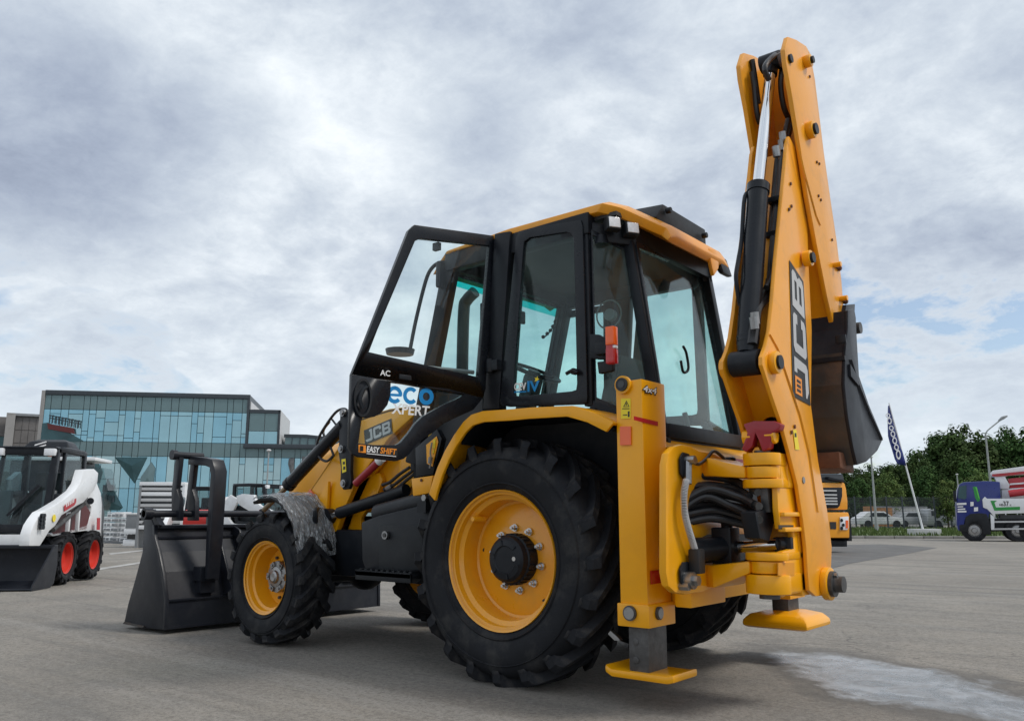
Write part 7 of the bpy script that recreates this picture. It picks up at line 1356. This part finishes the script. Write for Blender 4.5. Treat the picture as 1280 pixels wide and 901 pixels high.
mb = MB(); mb.plate([(-0.754,0.05,1.254),(-0.901,0.05,1.109),(-0.848,0.05,0.534),(-0.72,0.05,0.532)], (0, -0.2, 0)); mb.build('outrigger_leg', 'white_paint', TR, bevel=0.01)
for yy in (651, 660.5):
    mb = MB(); mb.plate([Vector(p) for p in [(-0.885,0.03,0.929),(-2.667,0.03,0.955),(-2.66,0.03,0.885),(-0.879,0.03,0.857)]] if yy < 655 else [Vector(p) for p in [(-0.856,0.03,0.605),(-2.635,0.03,0.638),(-2.629,0.03,0.568),(-0.849,0.03,0.533)]], (0, -0.06, 0)); mb.build('side_rail', 'grey_light', TR)
mb = MB(); mb.plate([(-1.155,-0.3,1.218),(-2.725,-0.3,1.22),(-2.701,-0.3,0.971),(-1.132,-0.3,0.964)], (0, -1.2, 0)); mb.build('pump_tank', 'grey_dark', TR)
mb = MB(); mb.plate([(-0.975,-0.9,3.114),(-1.087,-0.9,3.262),(-3.009,-0.9,3.514),(-2.966,-0.9,3.074),(-1.749,-0.9,3.024),(-1.415,-0.9,2.919),(-1.027,-0.9,2.963)], (0, -0.5, 0)); mb.build('boom_section', 'white_paint', TR, bevel=0.03)
mb = MB(); mb.plate([(-1.033,-0.8,3.09),(-2.974,-0.8,3.253),(-2.963,-0.8,3.143),(-1.742,-0.8,3.02),(-1.218,-0.8,2.974),(-1.024,-0.8,2.997)], (0, -0.05, 0)); mb.build('boom_edge', 'pump_red', TR)
mb = MB(); mb.plate([(-1.122,-0.85,2.959),(-1.548,-0.85,2.989),(-1.704,-0.85,2.578),(-1.654,-0.85,2.394),(-1.331,-0.85,2.398)], (0, -0.5, 0)); mb.build('boom_knuckle', 'white_paint', TR, bevel=0.02)
mb = MB(); mb.plate([(-1.675,-0.95,2.879),(-2.964,-0.95,3.003),(-2.914,-0.95,2.491),(-1.698,-0.95,2.433)], (0, -0.4, 0)); mb.build('boom_section', 'pump_red', TR, bevel=0.03)
mb = MB(); mb.plate([(-1.715,-0.9,2.654),(-2.934,-0.9,2.745),(-2.926,-0.9,2.672),(-1.708,-0.9,2.58)], (0, -0.1, 0)); mb.build('boom_edge', 'white_paint', TR)
mb = MB(); mb.plate([(-1.364,-0.9,2.362),(-1.758,-0.9,2.431),(-2.908,-0.9,2.49),(-2.851,-0.9,1.908),(-1.322,-0.9,1.918)], (0, -0.6, 0)); mb.build('turret', 'white_paint', TR, bevel=0.03)
mb = MB(); mb.cyl((-1.616,-0.6,2.168), (-2.864,-0.6,2.337), 0.16); mb.build('boom_ram', 'pump_red', TR)

# yellow truck cab behind the boom
fr = ((4.98,-20.799,-0.15),2.5952)
YL = (fr[0][0], fr[0][1], fr[0][2]) if isinstance(fr[0], tuple) else fr[:3]; YZ = fr[1] if isinstance(fr[0], tuple) else fr[3]
YT = thing('yellow_truck', 'yellow tipper truck cab with dark grille standing behind the upright boom', 'truck', YL, YZ)
f0 = [(0,0.087,0.314),(0,0.239,1.981),(0,0.158,2.075),(0,0.031,2.311),(0,-1.077,2.293),(0,-1.328,2.008),(0,-1.52,0.262)]
zz = lambda y: (0,-0.162,2.118)[2] - (y - 600) / 1032.3 * 25
def ytp(pts, d, name, mt, bevel=0.0): mb = MB(); mb.plate(pts, (d, 0, 0)); return mb.build(name, mt, YT, bevel=bevel)
ytp([(0,-1.729,0.445),(0,-1.675,1.174),(0,0.062,1.176),(0,0.096,1.059),(0,0.039,0.43)], -2.0, 'cab_bumper', 'truck_yellow', 0.03)
ytp([(-0.08,-1.606,1.243),(-0.08,-1.547,2.031),(-0.08,0.078,2.053),(-0.08,0.122,1.886),(-0.08,0.147,1.507),(-0.08,0.124,1.247)], -1.9, 'cab_front', 'truck_yellow', 0.05)
ytp([(-0.15,-1.492,2.034),(-0.15,-1.472,2.293),(-0.15,0.088,2.318),(-0.15,0.141,2.08)], -1.6, 'cab_windscreen', 'dark_pane', 0.03)
ytp([(0,-1.621,1.888),(0,-0.122,1.905),(0,-0.145,1.645),(0,-0.258,1.363),(0,-0.351,1.292),(0,-1.666,1.288)], 0.03, 'grille', 'black', 0.01)
for yy in (613, 618, 622, 625.5, 629): 
    a = [(0.05,-1.676,1.679),(0.05,-0.65,1.687)]; z = zz(yy); mb = MB(); mb.box((0.03, (0.05,-0.359,1.69)[1], z - 0.02), (0.06, (0.05,-1.394,1.681)[1], z + 0.02)); mb.build('grille_bar', 'grey_light', YT)
ytp([(0,-0.272,1.036),(0,0.037,1.059),(0,0.006,0.709),(0,-0.057,0.663),(0,-0.304,0.664)], 0.03, 'headlamp', 'lamp_glass', 0.01)
ytp([(0.031,-0.088,0.943),(0.031,0,0.943),(0.031,-0.021,0.71),(0.031,-0.109,0.71)], 0.01, 'indicator', 'orange_lens')
for q in [(0.05,-0.25,0.943),(0.05,-0.204,0.804),(0.05,-0.27,0.711)]: disc(q, (1, 0, 0), 0.05, 0.01, 'black', YT, 'headlamp_bulb', 12)
ytp([(0,-0.645,0.897),(0,-0.414,0.897),(0,-0.432,0.688),(0,-0.634,0.689)], 0.012, 'air_intake', 'letter_black')
ytp([(-0.3,-1.499,0.366),(-0.3,0.206,0.35),(-0.3,0.189,0.163),(-0.3,-1.513,0.183)], -0.5, 'underrun_bar', 'black', 0.01)
ytp([(-0.05,0.091,1.176),(-0.05,0.177,0.825),(-0.05,0.162,0.335),(-0.05,0.045,0.336)], -2.2, 'cab_step', 'black')
ytp([(-0.2,-0.572,2.214),(-0.2,0.008,2.104),(-0.2,0.004,2.056),(-0.2,-0.577,2.143)], 0.2, 'wiper', 'black')
mb = MB(); mb.box((-7, -2.3, 0.6), (-2.2, 0.0, 1.0)); mb.build('truck_chassis', 'black', YT); mb = MB(); mb.box((-7.5, -2.4, 1.1), (-2.3, 0.05, 2.4)); mb.build('tipper_body', 'truck_yellow', YT, bevel=0.04)
for x, y in ((-1.2, -0.2), (-1.2, -2.2), (-5.5, -0.2), (-5.5, -2.2)): mb = MB(); mb.lathe([(0.29, 0.14), (0.48, 0.16), (0.51, 0), (0.48, -0.16), (0.29, -0.14), (0.001, -0.1)], (x, y, 0.5), n=32); mb.build('wheel', 'tyre', YT)

# flag
q = gpt(22.6, 46.2, 0.13); FLG = thing('feather_flag', 'leaning white pole with a long narrow blue banner beyond the yellow truck', 'flag', q, math.atan2(RH.y, RH.x))
base = Vector((0, 0, 0)); topx = -1.35; H = 7.3
mb = MB(); mb.cyl((0, 0, 0), (topx, 0, H), 0.055, 0.035, n=10); mb.build('pole', 'white', FLG)
mb = MB(); mb.box((-0.75, -0.4, -0.05), (0.75, 0.4, 0.36)); mb.build('foot', 'grey_light', FLG, bevel=0.02)
mb = MB(); rows = 14; vs = []
for i in range(rows):
    t = i / (rows - 1); z = H - 0.15 - t * 3.35; xp = topx * z / H; w = 0.10 + 0.46 * min(1, t * 1.8) * (1 - 0.15 * (t > 0.93)); 
    for j in range(5): vs.append((xp - w * j / 4, 0.07 * math.sin(j * 1.5 + t * 5), z + 0.10 * j / 4 * (1 if i else 0)))
mb.faces(vs, [(i * 5 + j, i * 5 + j + 1, (i + 1) * 5 + j + 1, (i + 1) * 5 + j) for i in range(rows - 1) for j in range(4)]); bn_ = mb.build('banner', 'blue_paint', FLG, ang=80); sm = bn_.modifiers.new('thick', 'SOLIDIFY'); sm.thickness = 0.01
for i, (t, h_) in enumerate([(0.17, .14), (0.26, .22), (0.38, .16), (0.48, .2), (0.59, .22), (0.70, .2), (0.82, .3)]):
    z = H - 0.15 - t * 3.35; xp = topx * z / H - 0.30; mb = MB(); mb.lathe([(0.09, -0.02), (0.145, -0.02), (0.145, 0.0), (0.09, 0.0), (0.09, -0.02)], (0, 0, 0), n=14)
    for v in mb.b.verts: v.co = Vector((v.co.x * 0.9 + xp, v.co.y - 0.10, v.co.z * h_ / 0.16 + z))
    mb.build('lettering', 'letter_white', FLG)

# fence with posts
FN = thing('mesh_fence', 'dark mesh fence with posts running behind the grass verge', 'fence', gpt(22, 66, 0.3), math.atan2(RH.y, RH.x))
for i in range(14): mb = MB(); mb.box((i * 1.25 - 0.05, -0.05, 0), (i * 1.25 + 0.05, 0.05, 2.5)); mb.build('fence_post', 'frame_dark', FN)
mb = MB()
for i in range(260): x = i * 0.0625; mb.box((x - 0.006, -0.006, 0.1), (x + 0.006, 0.006, 2.45))
for j in range(12): mb.box((0, -0.007, 0.15 + j * 0.2), (16.2, 0.007, 0.165 + j * 0.2))
stuff(mb.build('fence_mesh', 'frame_dark', FN))

# parked vehicles beyond the fence
def car(label, lat, k, L, Hh, mt, kind='car', grp=None):
    T = thing('parked_car', label, kind, gpt(lat, k, 0.35), math.atan2(RH.y, RH.x), grp)
    if kind == 'van': prof = [(-.5, .12), (-.5, .5), (-.46, .95), (-.40, 1.0), (.18, 1.0), (.36, .62), (.48, .5), (.5, .12)]
    else: prof = [(-.5, .2), (-.5, .58), (-.42, .66), (-.28, .96), (-.18, 1.0), (.08, 1.0), (.24, .68), (.46, .58), (.5, .42), (.5, .2)]
    mb = MB(); mb.plate([(x * L, -0.85, z * Hh) for x, z in prof], (0, 1.7, 0)); mb.build('body', mt, T, bevel=0.06)
    w = [(-.27, .68), (-.19, .92), (.06, .92), (.19, .68)] if kind != 'van' else [(-.42, .62), (-.42, .88), (.16, .88), (.29, .62)]
    mb = MB(); mb.plate([(x * L, -0.86, z * Hh) for x, z in w], (0, -0.01, 0)); mb.build('side_glass', 'dark_pane', T)
    for x in (-.3, .32): mb = MB(); mb.lathe([(0.2, 0.1), (0.31, 0.1), (0.31, -0.1), (0.2, -0.1), (0.001, -0.09)], (x * L, -0.78, 0.31), n=20); mb.build('wheel', 'tyre', T)
car('white parked car behind the fence next to the yellow truck', 31.3, 72, 3.9, 1.35, 'car_white')
car('silver van behind the fence right of the flag pole', 37.3, 72, 4.2, 1.6, 'silver', 'van')
car('grey car behind the fence in the gap before the silver van', 35.0, 73.5, 3.6, 1.35, 'silver')
car('small yellow car behind the fence just left of the blue truck', 39.4, 73, 2.2, 1.2, 'car_yellow')
for lab, lat, k, L, Hh, mt in (('orange shipping container behind the fence left of the flag pole', 33.6, 76, 1.7, 2.0, 'box_orange'), ('long white shipping container behind the fence crossed by the flag pole', 36.2, 77, 3.9, 2.0, 'box_white')):
    T = thing('shipping_container', lab, 'container', gpt(lat, k, 0.2), math.atan2(RH.y, RH.x))
    mb = MB(); mb.box((-L / 2, 0, 0.1), (L / 2, 2.3, Hh)); mb.build('body', mt, T, bevel=0.03)
    mb = MB(); mb.box((-L / 2, -0.03, Hh - 0.12), (L / 2, 0, Hh)); mb.box((-L / 2, -0.03, 0.1), (L / 2, 0, 0.22)); mb.build('frame_rail', 'grey_mid', T)
    for i in range(int(L / 0.3)): mb = MB(); mb.box((-L / 2 + 0.1 + i * 0.3, -0.03, 0.22), (-L / 2 + 0.22 + i * 0.3, 0.0, Hh - 0.12)); mb.build('wall_rib', mt, T)

# ---------------------------------------------------------------- trees
def leaf_mat(name, col, col2):
    m = bpy.data.materials.new(name); m.use_nodes = True; t = m.node_tree; t.nodes.clear(); n = NT(t)
    p = n.n('ShaderNodeBsdfPrincipled', _Roughness=0.85); p.inputs['Specular IOR Level'].default_value = 0.15; o = n.n('ShaderNodeOutputMaterial'); n.l(p.outputs[0], o.inputs[0])
    tc = n.n('ShaderNodeTexCoord').outputs['Object']; oi = n.n('ShaderNodeObjectInfo')
    c = n.mix(n.ramp(n.noise(tc, 0.9, 4, 0.6), [(0.35, 0.0), (0.65, 1.0)]), col, col2)
    hs = n.n('ShaderNodeHueSaturation'); n.l(c, hs.inputs['Color']); n.l(n.math('ADD', n.math('MULTIPLY', oi.outputs['Random'], 0.5), 0.75), hs.inputs['Value']); n.l(n.math('ADD', n.math('MULTIPLY', oi.outputs['Random'], 0.03), 0.485), hs.inputs['Hue'])
    n.l(hs.outputs[0], p.inputs['Base Color']); M[name] = m
leaf_mat('leaves', (0.030, 0.062, 0.018), (0.062, 0.105, 0.028)); leaf_mat('leaves_pale', (0.07, 0.12, 0.035), (0.11, 0.15, 0.04))
mat('bark', (0.07, 0.055, 0.04), 0.9, var=0.3, vs=6, bump=0.3, bs=20)
def crown_mesh(seed, W_, H_, n_clumps, per, size):
    r = random.Random(seed); mb = MB(); cl = []
    for i in range(n_clumps):
        while True:
            x, y, z = r.uniform(-1, 1), r.uniform(-1, 1), r.uniform(-1, 1); d = x * x + y * y + z * z
            if 0.15 < d < 1: break
        k = 1.0 - 0.25 * max(0, z); cl.append((Vector((x * W_ * k, y * W_ * k, H_ * (0.5 + 0.5 * z))), r.uniform(0.55, 1.25)))
    vs, fs = [], []
    for c, s in cl:
        for j in range(per):
            d = Vector((r.gauss(0, 1), r.gauss(0, 1), r.gauss(0, 0.7))).normalized() * (r.random() ** 0.4) * s
            p = c + d; nrm = (d + Vector((0, 0, 0.4))).normalized(); u, v = frame_axes(nrm); a = r.random() * 6.28; ca, sa = math.cos(a), math.sin(a)
            U_ = (u * ca + v * sa) * size * r.uniform(0.6, 1.3); V_ = (v * ca - u * sa) * size * r.uniform(0.35, 0.8)
            b = len(vs); vs += [p - U_, p + V_, p + U_, p - V_]; fs.append((b, b + 1, b + 2, b + 3))
    me = bpy.data.meshes.new('crown'); me.from_pydata([tuple(v) for v in vs], [], fs); return me, cl
def trunk_mesh(seed, h, cl):
    r = random.Random(seed); mb = MB(); mb.tube([(0, 0, -0.3), (0.1, 0.05, h * 0.4), (-0.05, 0.1, h * 0.8)], 0.2, 8)
    for c, s in r.sample(cl, min(9, len(cl))): mb.cyl((0.05, 0.05, h * r.uniform(0.35, 0.7)), (c.x * 0.8, c.y * 0.8, c.z), 0.07, 0.02, n=6)
    return mb.mesh('trunk', 'bark')
kinds = []
for s, (w_, h_, nc, per, sz) in enumerate([(3.2, 10.0, 95, 46, 0.24), (2.7, 11.0, 90, 46, 0.22), (3.6, 9.0, 100, 46, 0.24), (2.4, 8.0, 70, 46, 0.22)]):
    me, cl = crown_mesh(s + 11, w_, h_, nc, per, sz)
    for v in me.vertices: v.co.z += 1.6
    me.materials.append(M['leaves']); kinds.append((me, trunk_mesh(s, h_, [(c + Vector((0, 0, 1.6)), q) for c, q in cl])))
def tree(i, lat, k, sc, kd=None, label=None, group='trees beyond the far fence', mt=None):
    T = thing('broadleaf_tree', label or 'dense dark green broadleaf tree in the wood beyond the fence', 'tree', gpt(lat, k, 0.2), R.random() * 6.28, group if label is None else None)
    T.scale = (sc * R.uniform(0.9, 1.1), sc * R.uniform(0.9, 1.1), sc)
    me, tm = kinds[(i if kd is None else kd) % 4]
    if mt: me = me.copy(); me.materials[0] = M[mt]
    link('crown', me, T); link('trunk', tm, T)
tl_ = [(1040, 575), (1075, 568), (1095, 562), (1115, 560), (1135, 553), (1150, 548), (1162, 540), (1175, 534), (1190, 529), (1207, 527), (1222, 533), (1238, 540), (1252, 541), (1265, 534), (1280, 528), (1300, 525), (1325, 532), (1350, 530)]
for i, (px, py) in enumerate(tl_):
    k = 92 + (i * 7 % 5) * 2.0; lat = (px - 640) / 1032.3 * k * (1.0 + 0.0); top = (649 - py) / 1032.3 * k * 1.0
    tree(i, lat * 0.985, k, top * (0.86 if px < 1145 else 0.88 if px < 1165 else 1.0) / (10.6 if i % 4 == 2 else 12.0 if i % 4 < 2 else 9.8))
for i in range(22):
    px = 1030 + i * 15.5 + R.uniform(-4, 4); k = 84 + R.uniform(-3, 3); py = 594 - (px > 1150) * 24 + R.uniform(-12, 12)
    tree(i + 1, (px - 640) / 1032.3 * k * 0.985, k, max(0.35, (649 - py) / 1032.3 * k / 11.5))
for i in range(14):
    px = 1025 + i * 24 + R.uniform(-5, 5); tree(i, (px - 640) / 1032.3 * 106 * 0.985, 106, ((649 - (570 if px < 1145 else 545)) / 1032.3 * 106) / 12.0)
tree(0, (1184 - 640) / 1032.3 * 66 * 0.985, 66, 0.40, 3, 'small pale round topped tree standing just before the wood', mt='leaves_pale')
tree(0, (1228 - 640) / 1032.3 * 70 * 0.985, 70, 0.47, 2, 'yellowish green low tree above the roof of the blue truck', mt='leaves_pale')
tree(0, (1112 - 640) / 1032.3 * 78 * 0.985, 78, 0.42, 1, 'lighter green bushy tree behind the flag banner', mt='leaves_pale')
